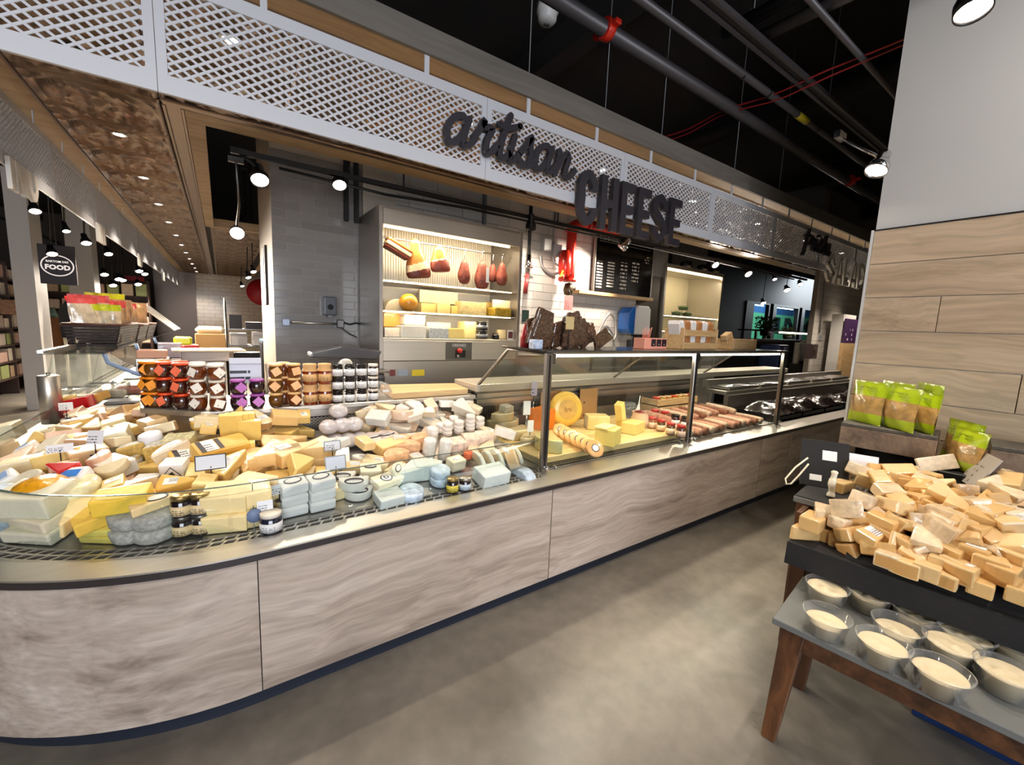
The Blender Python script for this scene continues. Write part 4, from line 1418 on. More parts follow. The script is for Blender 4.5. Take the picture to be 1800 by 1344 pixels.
def hook(t, z0, z1):
    MB().tube(smooth_line([(0, 0, z0), (0.0, 0, z1 - 0.03), (0.012, 0, z1 - 0.004), (0.024, 0, z1 - 0.012)], 4), 0.003, 6).build('hook', CHROME, t)


def hang_meat(px, py, prof, label, n=36, squash=0.6, tilt=0.0, mats=(SKIN, FAT, MEAT), cuts=(0.62, 0.8), name='hanging_ham', cat='ham', y=MY0 + 0.15):
    """Prof: (radius, z) from top (z=0) downwards."""
    q = aty(px, py, y)
    t = thing(name, label, cat, (q.x, y, q.z), (0, tilt, 0))
    zt, zb = prof[0][1], prof[-1][1]
    mb = MB()
    vs, fs, mi = [], [], []
    for r, z in prof:
        for k in range(n):
            a = 2 * PI * k / n
            vs.append((r * math.cos(a) * (1 + 0.05 * math.sin(3 * a + z * 30)), r * squash * math.sin(a), z))
    mb.v = [tuple(v) for v in vs]
    for i in range(len(prof) - 1):
        f = (zt - (prof[i][1] + prof[i + 1][1]) / 2) / (zt - zb)
        for k in range(n):
            a = 2 * PI * (k + 0.5) / n
            ff = f + 0.06 * math.cos(a)
            m_ = 0 if ff < cuts[0] else (1 if ff < cuts[1] else 2)
            mb.f.append((i * n + k, i * n + (k + 1) % n, (i + 1) * n + (k + 1) % n, (i + 1) * n + k)); mb.m.append(m_); mb.s.append(True)
    mb.f.append(tuple(range(n))); mb.m.append(0); mb.s.append(False)
    e = (len(prof) - 1) * n
    mb.f.append(tuple(e + k for k in range(n))); mb.m.append(len(mats) - 1 if cuts[1] < 1 else 0); mb.s.append(False)
    mb.build('meat', list(mats), t)
    hk = MB().tube(smooth_line([(0, 0, zt - 0.01), (0.0, 0, 2.215 - q.z), (0.012, 0, 2.237 - q.z), (0.024, 0, 2.222 - q.z)], 4), 0.003, 6)
    hk.build('hook', CHROME, t)
    return t


def ramp(pts, n=14):
    out = []
    L = smooth_line([(r, z, 0) for r, z in pts], 9)
    return [(max(v.x, 0.002), v.y) for v in L]


hang_meat(733, 458, ramp([(0.02, 0.19), (0.045, 0.16), (0.05, 0.10), (0.085, 0.02), (0.11, -0.07), (0.115, -0.12), (0.10, -0.15), (0.06, -0.155)]), 'large hanging ham with orange skin and dark cut end', mats=(SKIN, FAT, MEAT), tilt=-0.12)
hang_meat(773, 455, ramp([(0.02, 0.12), (0.05, 0.09), (0.075, 0.02), (0.095, -0.06), (0.09, -0.11), (0.05, -0.12)]), 'smaller hanging ham with dark lower half beside the large ham', tilt=-0.1, cuts=(0.50, 0.56))
for (px, py, s_, lb) in ((816, 478, 1.0, 'teardrop cured salami hanging next to the hams'), (847, 484, 1.2, 'broad netted salami with pale tag hanging in the middle'), (866, 480, 0.8, 'slim salami behind the tagged one'), (882, 482, 1.0, 'plump netted salami near the right side of the cabinet'), (897, 482, 0.85, 'last salami against the right side of the cabinet')):
    t = hang_meat(px, py, ramp([(0.01, 0.12 * s_), (0.035 * s_, 0.085 * s_), (0.058 * s_, 0.0), (0.062 * s_, -0.05 * s_), (0.045 * s_, -0.10 * s_), (0.01, -0.115 * s_)]), lb, mats=(SALAMI, SALAMI, SALAMI), squash=0.8, name='hanging_salami', cat='salami', cuts=(2, 3), y=MY0 + 0.15 + (0.08 if s_ < 0.9 else 0))
    if s_ in (1.2, 0.85):
        MB().box(-0.015, 0.02, -0.001, 0.001, -0.06 * s_, 0.06 * s_).build('tag', PAPER, t, loc=(0.025, -0.055 * s_, 0.0))
q = aty(699, 438, MY0 + 0.15)
t = thing('bacon_slab', 'slab of streaky bacon hanging at the left of the cabinet rail', 'bacon', (q.x, MY0 + 0.15, q.z), (0, 0.42, 0))
MB().box(-0.12, 0.12, -0.05, 0.05, 0.02, 0.05).build('rind', SKIN, t, 0.012, 2)
MB().box(-0.12, 0.12, -0.05, 0.05, -0.015, 0.0195).build('fat', FAT, t, 0.006)
MB().box(-0.118, 0.118, -0.048, 0.048, -0.045, -0.0155).build('lean', MEAT, t, 0.01)
MB().tube([(-0.03, 0, 0.045), (-0.03 - (2.22 - q.z) * 0.40, 0, (2.22 - q.z) * 0.92)], 0.003, 6).build('hook', CHROME, t)
for px in (790,):
    q = aty(px, 420, MY0 + 0.15)
    tag(MB().tube(smooth_line([(q.x, q.y, 2.24), (q.x - 0.012, q.y, 2.20), (q.x + 0.014, q.y, 2.15), (q.x, q.y, 2.11), (q.x - 0.014, q.y, 2.13)], 5), 0.003, 6).build('meat_hook', CHROME), 'empty steel hook between the hams and the salami', 'hook')


# cheeses and tubs on the cabinet shelves
def shelf_item(name, me, px, y, z, label, cat, rotz=0.0, rot=None, bottom=0.0):
    q = aty(px, 540, y)
    o = ob(name, me, None, (q.x, y, z + bottom), rot or (0, 0, rotz))
    return tag(o, label, cat)


C = cheese_mat
Z2, Z3 = 1.601, 1.366
shelf_item('cheese_wheel_piece', half_mesh(0.13, 0.09, [C((222, 206, 176)), C((214, 196, 160))]), 690, 3.85, Z2, 'pale half wheel at the left end of the middle cabinet shelf', 'cheese', 2.8, (PI / 2, 0, 0.2), 0.055)
shelf_item('ball_cheese', ball_mesh(0.085, 0.95, C((226, 152, 40))), 718, 3.74, Z2, 'round orange ball cheese on the middle cabinet shelf', 'cheese')
shelf_item('cheese_block', block_mesh(0.16, 0.13, 0.09, [C(BUTTER)]), 748, 3.86, Z2, 'yellow cheese block right of the orange ball', 'cheese', 0.1)
shelf_item('cheese_block', block_mesh(0.13, 0.12, 0.095, [C((236, 206, 128))]), 777, 3.80, Z2, 'square straw-yellow cheese block on the middle cabinet shelf', 'cheese', -0.1)
shelf_item('large_cheese_half', half_mesh(0.20, 0.12, [C((226, 206, 150)), C((220, 200, 150))]), 763, 3.95, Z2 + 0.0965, 'large pale half wheel lying across the yellow blocks', 'cheese', 0.0)
shelf_item('cheese_block', block_mesh(0.09, 0.12, 0.08, [C((240, 206, 110))]), 796, 3.84, Z2, 'small bright yellow block beside the speckled cheese', 'cheese')
shelf_item('speckled_cheese', block_mesh(0.30, 0.16, 0.13, [C((206, 186, 130), 'lace')]), 826, 3.80, Z2, 'big speckled grey-gold cheese on the middle cabinet shelf', 'cheese', 0.05)
shelf_item('cheese_block', block_mesh(0.10, 0.12, 0.15, [C((236, 200, 110))]), 853, 3.94, Z2, 'tall yellow piece behind the speckled cheese', 'cheese')
GNET = pm('gold_net', (214, 176, 66), 0.35, 0.3, var=0.5, vscale=55, bump=0.6, bscale=60)
shelf_item('netted_cheese', block_mesh(0.22, 0.18, 0.09, [GNET], 0.02), 876, 3.74, Z2, 'golden netted cheese at the right of the middle cabinet shelf', 'cheese', 0.1)
shelf_item('cheese_half', half_mesh(0.11, 0.08, [C(IVORY), C(RIND_TAN)]), 876, 3.80, Z2 + 0.091, 'pale half round on top of the golden netted cheese', 'cheese')
shelf_item('cheese_half', half_mesh(0.15, 0.13, [C((250, 178, 72)), C((244, 170, 60))]), 697, 3.93, Z3 + 0.09, 'big orange half wheel at the left of the bottom cabinet shelf', 'cheese', 0.0)
shelf_item('wrapped_pieces', block_mesh(0.22, 0.14, 0.085, [C((232, 214, 190), 'film')]), 693, 3.78, Z3, 'wrapped pale pieces under the orange half wheel', 'cheese')
shelf_item('cheese_block', block_mesh(0.24, 0.16, 0.11, [C((226, 220, 204))]), 722, 3.74, Z3, 'large off-white block on the bottom cabinet shelf', 'cheese', 0.05)
t = thing('food_tub', 'clear tub with a white label standing on the off-white block', 'tub', aty(725, 570, 3.78)); t.location.z = Z3 + 0.112
MB().box(-0.10, 0.10, -0.07, 0.07, 0, 0.085).build('tub', pm('milky_tub', (236, 226, 204), 0.25), t, 0.01)
MB().box(-0.105, 0.105, -0.075, 0.075, 0.086, 0.096).build('lid', WHITE_MATTE, t, 0.004)
MB().box(-0.04, 0.05, -0.072, -0.0705, 0.02, 0.07).build('label', PAPER_PRINT, t)
shelf_item('blue_cheese', block_mesh(0.20, 0.15, 0.10, [C((186, 190, 186), 'stone')]), 767, 3.74, Z3, 'blue-veined grey block on the bottom cabinet shelf', 'cheese')
shelf_item('cheese_piece', block_mesh(0.26, 0.10, 0.05, [C(CREAM_C)]), 768, 3.90, Z3 + 0.10, 'long pale piece lying behind the blue-veined block', 'cheese')
shelf_item('cheese_block', block_mesh(0.17, 0.15, 0.10, [C((244, 216, 128))]), 797, 3.74, Z3, 'pale yellow block beside the blue-veined block', 'cheese')
shelf_item('cheese_block', block_mesh(0.16, 0.13, 0.17, [C((246, 222, 150))]), 823, 3.78, Z3, 'tall pale yellow block on the bottom cabinet shelf', 'cheese', 0.1)
for k, lb in ((0, 'lower of two stacked black jars in the cabinet'), (1, 'upper of two stacked black jars in the cabinet')):
    t = thing('black_jar', lb, 'jar', aty(847, 580, 3.70)); t.location.z = Z3 + k * 0.088
    MB().lathe([(0.0, 0), (0.056, 0), (0.06, 0.01), (0.06, 0.065), (0.055, 0.072), (0, 0.072)], 22, cap=False).build('jar', pm('black_jar_%d' % k, (26, 28, 34), 0.15, coat=0.6), t)
    MB().lathe([(0.0, 0.086), (0.061, 0.086), (0.062, 0.074), (0.0, 0.074)], 22, cap=False).build('lid', BLACK_GLOSS, t)
    MB().lathe([(0.0602, 0.022), (0.0608, 0.022), (0.0608, 0.05), (0.0602, 0.05)], 22, cap=False).build('label_band', GREY_MID, t)
t = thing('small_black_jar', 'small round black jar beside the stacked jars', 'jar', aty(871, 590, 3.68)); t.location.z = Z3
MB().lathe([(0.0, 0), (0.036, 0), (0.042, 0.02), (0.036, 0.05), (0, 0.05)], 18, cap=False).build('jar', BLACK_GLOSS, t)
MB().lathe([(0.0, 0.062), (0.03, 0.062), (0.03, 0.05), (0.0, 0.05)], 18, cap=False).build('lid', pm('brown_lid', (80, 50, 30), 0.3), t)
shelf_item('cheese_half', half_mesh(0.12, 0.10, [C(IVORY), C((236, 214, 164))]), 884, 3.88, Z3, 'cream half wheel at the right of the bottom cabinet shelf', 'cheese', 0.2)
t = thing('info_card', 'small upright info card at the right end of the cabinet shelf', 'card', aty(897, 590, 3.66)); t.location.z = Z3
MB().box(-0.035, 0.035, -0.002, 0.002, 0, 0.10).build('card', PAPER, t)
MB().box(-0.028, 0.028, -0.0035, -0.002, 0.015, 0.085).build('picture', pm('card_picture', (110, 60, 60), 0.5, var=0.5, vscale=60), t)

# ---------------------------------------------------------------- equipment on the back wall
# hose with spray handle
q = aty(930, 440, 4.12)
t = thing('spray_hose', 'black drop hose with red spray handle right of the meat cabinet', 'hose', (q.x, 4.12, q.z))
MB().tube([(0, 0, 0.55), (0, 0, -0.05)], 0.022, 10).build('hose', BLACK, t)
MB().tube([(0, 0, -0.05), (-0.005, 0, -0.26)], [0.030, 0.018], 10).build('swivel', CHROME, t)
MB().tube([(-0.05, 0, -0.19), (0.06, 0, -0.19)], 0.010, 8).build('valve', CHROME, t)
MB().tube([(-0.012, 0, -0.27), (-0.03, 0, -0.50)], [0.022, 0.028], 10).build('handle', pm('handle_red', (150, 52, 50), 0.4), t)
# two electrical boxes and their conduits
for k, (px, py, lb) in enumerate(((957, 432, 'left grey electrical box on the white tiles'), (975, 441, 'right grey electrical box on the white tiles'))):
    q = aty(px, py, 4.24)
    t = thing('electrical_box', lb, 'electrical box', (q.x, 4.24, q.z))
    MB().box(-0.06, 0.06, -0.07, 0, -0.075, 0.075).build('box', pm('box_grey_%d' % k, (196, 194, 190), 0.45), t, 0.006)
    MB().box(-0.058, 0.058, -0.074, -0.070, -0.072, 0.072).build('cover', pm('box_cover_%d' % k, (206, 204, 200), 0.4), t, 0.002)
CONDUIT = pm('grey_conduit', (160, 158, 156), 0.35, 0.3)
a, b, e = aty(950, 448, 4.2), aty(968, 470, 4.2), aty(990, 470, 4.15)
tag(MB().tube(smooth_line([a, aty(953, 468, 4.2), aty(968, 481, 4.2), aty(985, 478, 4.2), e], 6), 0.016, 10).build('flexible_conduit', CONDUIT), 'outer looping grey conduit from the left electrical box', 'conduit')
tag(MB().tube(smooth_line([aty(972, 450, 4.19), aty(975, 462, 4.17), aty(988, 468, 4.14), aty(1003, 464, 4.12)], 6), 0.014, 10).build('flexible_conduit', CONDUIT), 'inner looping grey conduit from the right electrical box', 'conduit')
q0 = aty(973, 433, 4.22)
tag(MB().tube([q0, (q0.x, 4.22, 3.0)], 0.012, 8).build('riser_conduit', CONDUIT), 'straight grey conduit rising above the electrical boxes', 'conduit')
# red fire pipe
q = aty(1006, 400, 4.08)
t = thing('fire_pipe', 'red fire pipe with elbow, valve body and hanging tag on the white tiles', 'pipe', (q.x, 4.08, q.z))
MB().tube(smooth_line([(0.0, 0, -0.62), (0.0, 0, -0.05), (0.02, 0, 0.02), (0.10, -0.03, 0.055), (0.25, -0.06, 0.06), (0.72, -0.12, 0.055)], 6), 0.062, 14).build('pipe_run', RED_PAINT, t)
for pa, pb in (((-0.001, 0, -0.06), (0.0, 0, 0.0)), ((0.20, -0.05, 0.06), (0.26, -0.062, 0.06)), ((0.0, 0, -0.66), (0, 0, -0.62))):
    MB().tube([pa, pb], 0.085, 14).build('flange', RED_PAINT, t)
MB().lathe([(0, -0.17), (0.05, -0.16), (0.075, -0.10), (0.082, 0.0), (0.075, 0.12), (0.05, 0.16), (0, 0.17)], 18, cap=False).build('valve_body', RED_PAINT, t, loc=(-0.10, -0.01, -0.45))
MB().tube([(-0.15, -0.05, -0.58), (-0.22, -0.08, -0.66)], 0.03, 10).build('valve_outlet', RED_PAINT, t)
BRONZE = pm('bronze', (90, 74, 54), 0.4, 0.7)
MB().lathe([(0, -0.09), (0.05, -0.08), (0.065, -0.02), (0.05, 0.06), (0.0, 0.07)], 14, cap=False).build('check_valve', BRONZE, t, loc=(-0.01, 0, -0.74))
MB().tube([(-0.01, -0.02, -0.74), (0.07, -0.04, -0.74)], 0.022, 8).build('valve_stem', BRONZE, t)
MB().tube([(-0.20, -0.10, -0.55), (-0.25, -0.11, -0.63), (-0.21, -0.11, -0.60)], 0.012, 6).build('lever', pm('yellow_lever', (206, 176, 60), 0.4), t)
MB().box(-0.15, -0.01, -0.10, -0.096, -1.02, -0.84).build('tag', print_mat('pink_tag', (226, 150, 146), (120, 60, 60), 8, 12, 0.5), t)
MB().tube([(-0.05, -0.098, -0.84), (-0.03, -0.02, -0.70)], 0.002, 5).build('tag_string', GREY_PAINT, t)
# menu board on its wooden ledge
q0, q1 = aty(1043, 512, 4.16), aty(1150, 430, 4.16)
bx0, bx1 = q0.x, q1.x
t = thing('menu_board', 'black menu board with columns of white print on a wooden ledge', 'menu board', ((bx0 + bx1) / 2, 4.16, q0.z))
W_, H_ = bx1 - bx0, 0.775
BB = pm('menu_black', (18, 15, 15), 0.12)
MB().box(-W_ / 2, W_ / 2, 0.0, 0.03, 0.0, H_).build('board', BB, t)
for (a, b, c, d) in ((-W_ / 2 - 0.012, -W_ / 2 + 0.006, -0.004, H_ + 0.012), (W_ / 2 - 0.006, W_ / 2 + 0.012, -0.004, H_ + 0.012)):
    MB().box(a, b, -0.006, 0.034, c, d).build('frame', STEEL, t)
MB().box(-W_ / 2, W_ / 2, -0.006, 0.034, H_, H_ + 0.012).build('frame', STEEL, t)
MENU = [print_mat('menu_print_%d' % k, (18, 15, 15), (238, 228, 210), r, 5, d, 0.15) for k, (r, d) in enumerate(((15, 0.60), (14, 0.66), (12, 0.56), (10, 0.55), (5, 0.5)))]
for k, (u0, u1, v0, v1) in enumerate(((0.03, 0.17, 0.05, 0.80), (0.20, 0.38, 0.08, 0.80), (0.42, 0.60, 0.06, 0.86), (0.62, 0.82, 0.22, 0.86), (0.84, 0.97, 0.60, 0.84))):
    MB().box(-W_ / 2 + u0 * W_, -W_ / 2 + u1 * W_, -0.003, -0.001, v0 * H_, v1 * H_).build('print_column', MENU[k], t)
ob('heading', text_mesh('heading', 'THE CHEESE', 0.07, pm('menu_white', (232, 222, 206), 0.4), 0.001), t, (-W_ * 0.30, -0.003, H_ * 0.92))
MB().box(-W_ * 0.45, W_ * 0.45, -0.003, -0.001, H_ * 0.865, H_ * 0.872).build('rule_line', pm('menu_line', (180, 170, 160), 0.5), t)
MB().box(-W_ / 2 - 0.30, W_ / 2 + 0.02, -0.05, 0.09, -0.05, -0.004).build('ledge', BEECH, t, 0.004)
# paper towel dispenser with its blue side and a steel tap
q = aty(1105, 563, 4.20)
t = thing('towel_dispenser', 'white and blue paper towel dispenser on the tiled wall', 'dispenser', (q.x, 4.19, q.z))
MB().prism([(-0.12, -0.20), (0.20, -0.20), (0.21, -0.17), (0.20, 0.17), (0.15, 0.21), (-0.08, 0.21), (-0.12, 0.17)], 0, 0.22, M=Matrix.Rotation(PI / 2, 4, 'X')).build('cover', WHITE_MATTE, t, 0.02, 3)
MB().prism([(-0.25, -0.13), (-0.20, -0.19), (-0.121, -0.20), (-0.121, 0.19), (-0.19, 0.18), (-0.25, 0.10)], 0.01, 0.21, M=Matrix.Rotation(PI / 2, 4, 'X')).build('blue_side', pm('dispenser_blue', (40, 110, 200), 0.2, coat=0.5), t, 0.015, 2)
MB().box(0.02, 0.18, -0.20, -0.04, -0.225, -0.205).build('paper_slot', BLACK, t)
MB().box(-0.02, 0.22, -0.10, 0, -0.42, -0.28).build('lower_box', pm('dark_box', (60, 62, 70), 0.4), t, 0.006)
q = aty(1062, 590, 4.15)
tag(MB().tube(smooth_line([(q.x - 0.15, 4.18, q.z - 0.25), (q.x - 0.10, 4.16, q.z + 0.05), (q.x + 0.05, 4.14, q.z + 0.30), (q.x + 0.16, 4.12, q.z + 0.22), (q.x + 0.18, 4.10, q.z + 0.02), (q.x + 0.12, 4.08, q.z - 0.05)], 6), 0.016, 10).build('gooseneck_hose', STEEL), 'curved steel gooseneck hose left of the towel dispenser', 'hose')
# small dark green card and red bottle next to the cabinet
q = aty(926, 555, 4.2)
tag(MB().box(-0.05, 0.05, -0.01, 0, -0.07, 0.07).build('wall_card', pm('dark_green', (24, 44, 38), 0.4), None, loc=(q.x, 4.235, q.z)), 'small dark green card on the tiles beside the cabinet', 'card')

# ---------------------------------------------------------------- second (salad) cabinet, shelves and the far room
SYF = 4.20
a, b = aty(1170, 480, SYF), aty(1272, 492, SYF)
X0, X1, Z1 = a.x, b.x, 2.52
sc = thing('salad_cabinet', 'lit steel wall cabinet with salad tubs at the right of the menu board', 'refrigerator')
MB().box(X0, X0 + 0.04, SYF, 4.9, 0, Z1).build('side_panel', STEEL, sc)
MB().box(X1 - 0.04, X1, SYF, 4.9, 0, Z1).build('side_panel', STEEL, sc)
MB().box(X0, X1, 4.86, 4.9, 0, Z1).build('rear_liner', pm('warm_liner', (228, 214, 176), 0.35), sc)
MB().box(X0, X1, SYF, 4.9, Z1, Z1 + 0.06).build('top_panel', STEEL, sc)
MB().box(X0 + 0.05, X1 - 0.05, SYF + 0.03, SYF + 0.05, Z1 - 0.03, Z1 - 0.01).build('header_light', LED_WARM, sc)
for z in (1.30, 1.55, 1.80):
    MB().box(X0 + 0.04, X1 - 0.04, SYF + 0.04, 4.86, z - 0.015, z).build('shelf_panel', STEEL, sc)
    MB().box(X0 + 0.05, X1 - 0.05, SYF + 0.035, SYF + 0.042, z - 0.025, z - 0.014).build('shelf_light', LED_WARM, sc)
MB().box(X0 + 0.04, X1 - 0.04, SYF + 0.01, SYF + 0.04, 0, 1.05).build('lower_panel', STEEL_PLAIN, sc)
for z, e in ((2.45, 9), (1.77, 3), (1.52, 3)):
    l = bpy.data.lights.new('cabinet_light', 'AREA'); l.shape = 'RECTANGLE'; l.size = 1.4; l.size_y = 0.04; l.energy = e; l.color = (1.0, 0.86, 0.62)
    o = ob('cabinet_light', l, None, ((X0 + X1) / 2, SYF + 0.07, z)); o.rotation_euler = (math.radians(25), 0, 0)
GREEN = pm('salad_green', (96, 130, 60), 0.5, var=0.4, vscale=30)
LEAF = pm('leaf_pale', (176, 190, 110), 0.5, var=0.4, vscale=24, bump=0.5, bscale=30)
for k, (px, z, s) in enumerate(((1192, 1.805, 1.0), (1210, 1.805, 1.0), (1203, 1.905, 1.0), (1195, 1.555, 1.6), (1225, 1.555, 1.6), (1185, 1.305, 1.6), (1215, 1.305, 1.6), (1250, 1.305, 1.4))):
    q = aty(px, 520, 4.42)
    t = thing('salad_tub', '%s clear tub of green salad in the salad cabinet, counted from the top left' % ORD[k], 'tub', (q.x, 4.42, z), group='salad tubs in the salad cabinet')
    MB().lathe([(0.0, 0.004), (0.07 * s, 0.004), (0.09 * s, 0.06 * s), (0.0, 0.075 * s)], 16, cap=False).build('salad', GREEN if k < 3 else LEAF, t)
    MB().lathe([(0.075 * s, 0.0), (0.096 * s, 0.08), (0.100 * s, 0.082)], 16, cap=False).build('tub', PLASTIC, t)
# chrome scoops on top of the cabinet
for k, px in enumerate((1205, 1235, 1255)):
    q = aty(px, 478, 4.4)
    tag(MB().lathe([(0.09, 0), (0.10, 0.10), (0.09, 0.13), (0.0, 0.14)], 18, cap=False).build('steel_pan', CHROME, None, loc=(q.x, 4.4, Z1 + 0.061)), '%s upturned steel pan from the left on the salad cabinet' % ORD[k], 'pan')

# shelving wall right of the cabinet
shx0, shx1 = X1 + 0.06, X1 + 1.05
w2 = struct(MB().box(X1 + 0.005, X1 + 1.05, 5.2, 5.3, 0, 4.1).build('wall_shelf_bay', pm('bay_grey', (150, 144, 140), 0.6)))
for k, (z, lb) in enumerate(((2.28, 'upper'), (1.62, 'lower'))):
    t = thing('wall_shelf', lb + ' grey wall shelf with bracket right of the salad cabinet', 'shelf', (0, 4.9, z))
    MB().box(shx0, shx1 + 0.12, 0, 0.3, -0.02, 0).build('board', GREY_PAINT, t)
    for x in (shx0 + 0.45, shx1 - 0.05):
        MB().prism([(0, 0), (0.28, 0), (0.28, -0.30)], -0.012, 0.012, M=Matrix(((0, 0, 1, x), (1, 0, 0, 0.01), (0, 1, 0, -0.02), (0, 0, 0, 1)))).build('bracket', GREY_PAINT, t)
for k, (dx, w, h, c, z) in enumerate(((0.15, 0.28, 0.16, (60, 52, 50), 2.281), (0.45, 0.14, 0.16, (214, 210, 200), 2.281), (0.20, 0.30, 0.18, (92, 84, 80), 1.621), (0.62, 0.26, 0.15, (110, 104, 100), 1.621))):
    tag(MB().box(-w / 2, w / 2, -0.08, 0.08, 0, h).build('storage_box', pm('storage_box_%d' % k, c, 0.6), None, 0.004, loc=(shx0 + dx, 4.98, z)), '%s storage box on the wall shelves right of the salad cabinet' % ORD[k], 'box', 'boxes on the wall shelves')
# work counter with machines and plants behind the salad bar
q0, q1 = aty(1320, 620, 4.6), aty(1420, 620, 4.6)
t = thing('prep_counter', 'dark prep counter behind the salad bar with a lit top edge', 'counter')
MB().box(q0.x - 0.4, q1.x + 0.6, 4.3, 5.1, 0, 1.42).build('body', BLACK_METAL, t)
MB().box(q0.x - 0.45, q1.x + 0.6, 4.25, 5.1, 1.42, 1.46).build('worktop', STEEL_DARK, t)
MB().box(q0.x + 0.4, q1.x - 0.1, 4.24, 4.26, 1.60, 1.63).build('edge_light', LED_COOL, t)
MB().box(q0.x - 0.1, q1.x + 0.3, 4.26, 4.9, 1.63, 1.66).build('guard_shelf', BLACK_METAL, t)
for x in (q0.x - 0.05, q1.x + 0.25):
    MB().box(x - 0.02, x + 0.02, 4.5, 4.54, 1.46, 1.63).build('shelf_leg', BLACK_METAL, t)
q = aty(1353, 600, 4.2)
t = thing('blue_machine', 'blue-grey coffee machine at the far end of the work area', 'machine', (q.x, 4.1, 1.06))
MB().box(-0.2, 0.2, -0.2, 0.2, -1.06, 0.30).build('body', pm('machine_blue', (70, 92, 150), 0.25, 0.5), t, 0.03, 2)
MB().box(-0.03, 0.05, -0.206, -0.20, 0.05, 0.26).build('front_light_strip', pm('pale_strip', (190, 210, 240), 0.3), t)
# stacks of white cups
for k, px in enumerate((1402, 1411)):
    q = aty(px, 610, 3.7)
    t = thing('cup_stack', ('left' if k == 0 else 'right') + ' tall stack of white cups beside the far tiled wall', 'cups', (q.x, 3.7, 1.0 + 0.05 * k))
    for j in range(9):
        MB().lathe([(0.052, 0.0), (0.060, 0.045), (0.062, 0.047)], 14).build('cup', WHITE_MATTE, t, loc=(0, 0, j * 0.047))
    MB().box(-0.08, 0.08, -0.08, 0.08, -1.0 - 0.05 * k, -0.001).build('stand', BLACK_METAL, t)
# salad pillar of white tiles at the far right
q = aty(1427, 600, 3.25)
w3 = struct(MB().box(q.x, q.x + 3.2, 3.262, 3.34, 0, 4.1).build('wall_salad_end', GROUT))
tile_wall(w3, q.x, q.x + 2.4, 0.90, 2.85, 3.262, 0.36, 0.115, TILE_W)
q = aty(1440, 600, 3.2)
tag(MB().tube([aty(1440, 585, 3.24), aty(1453, 470, 3.24)], 0.016, 8).build('wall_conduit', GREY_MID), 'thin grey conduit running down the far white tiles', 'conduit')
q = aty(1425, 617, 3.2)
t = thing('wall_dispenser', 'dark dispenser box on the far white tiled wall', 'dispenser', (q.x, 3.25, q.z))
MB().box(-0.11, 0.11, -0.12, 0, -0.13, 0.13).build('body', pm('dispenser_maroon', (52, 38, 44), 0.3), t, 0.01)
MB().box(-0.06, 0.06, -0.122, -0.118, -0.07, 0.03).build('window', BLACK_GLOSS, t)
MB().box(0.111, 0.14, -0.11, 0, -0.13, 0.13).build('side', GREY_MID, t)
q = aty(1447, 594, 3.2)
tag(MB().box(-0.06, 0.06, -0.012, 0, -0.05, 0.05).build('socket_plate', GREY_MID, None, 0.003, loc=(q.x, 3.253, q.z)), 'small grey socket plate on the far white tiles', 'socket')
# purple notice and wood strip near the planked wall
q = aty(1498, 582, 2.9)
t = thing('purple_notice', 'purple notice board with pale lettering beside the planked wall', 'sign', (q.x, 2.95, q.z))
MB().box(-0.28, 0.34, -0.03, 0, -0.22, 0.22).build('board', print_mat('purple_print', (70, 40, 84), (210, 190, 215), 5, 6, 0.45), t)
MB().box(-0.28, 0.34, -0.04, 0.02, -1.45, -0.222).build('wooden_back', BEECH, t)
MB().box(-0.28, 0.34, 0.021, 0.20, -2.0, 0.3).build('post', WHITE_PAINT, t)

# ---- dark back room and its windows
w4 = struct(MB().box(7.0, 10.5, 6.5, 6.7, 0, 4.1).box(10.5, 24, 6.5, 6.7, 2.55, 4.1).box(10.5, 24, 6.5, 6.7, 0, 0.9).build('wall_window_side', pm('room_dark', (38, 36, 38), 0.7)))
MB().box(10.5, aty(1322, 560, 6.5).x - 0.44, 6.5, 6.7, 0.9, 2.55).build('wall_infill', pm('room_dark_infill', (38, 36, 38), 0.7), w4)
MB().box(aty(1432, 560, 6.5).x + 0.28, 24, 6.5, 6.7, 0.9, 2.55).build('wall_infill', BLACK, w4)
for k, (pa, pb) in enumerate(((1322, 1348), (1362, 1400), (1412, 1432))):
    a, b = aty(pa, 560, 6.5), aty(pb, 560, 6.5)
    t = struct(ob('window_%d' % (k + 1), None))
    MB().box(a.x, b.x, 6.55, 6.56, 0.9, 2.55).build('pane', GLASS, t)
    for (x0, x1, z0, z1) in ((a.x - 0.45, a.x, 0.9, 2.55), (b.x, b.x + 0.3, 0.9, 2.55), (a.x, b.x, 2.50, 2.55), (a.x, b.x, 0.9, 0.96)):
        MB().box(x0, x1, 6.47, 6.58, z0, z1).build('window_frame', BLACK, t)
HOARD = pm('green_hoarding', (96, 196, 150), 0.7, var=0.1, vscale=1)
h = thing('street_hoarding', 'green hoarding with dark letters seen through the back window', 'hoarding', (19, 8.4, 0))
MB().box(-7, 7, 0, 0.1, -0.5, 2.45).build('board', HOARD, h)
MB().box(-7, 7, 0.4, 0.5, 2.45, 6.0).build('upper_board', pm('blue_hoarding', (70, 130, 200), 0.7), h)
HOL = pm('hoarding_letter', (20, 46, 52), 0.7)
for ch, pxl in (('I', 1362), ('L', 1366), ('D', 1379), ('G', 1414)):
    q = aty(pxl, 575, 8.36)
    block_letter(ch, 0.72 if ch != 'I' else 0.24, 0.62, 0.03, 0.22).build('letter', HOL, h, loc=(q.x - 19, -0.04, 1.72))
l = bpy.data.lights.new('street_daylight', 'AREA'); l.size = 4; l.energy = 800; l.color = (0.85, 0.95, 1.0)
o = ob('street_daylight', l, None, (17.5, 6.9, 3.9)); o.rotation_euler = (math.radians(40), 0, 0)
BRG = 'spotlights in the dark back room'
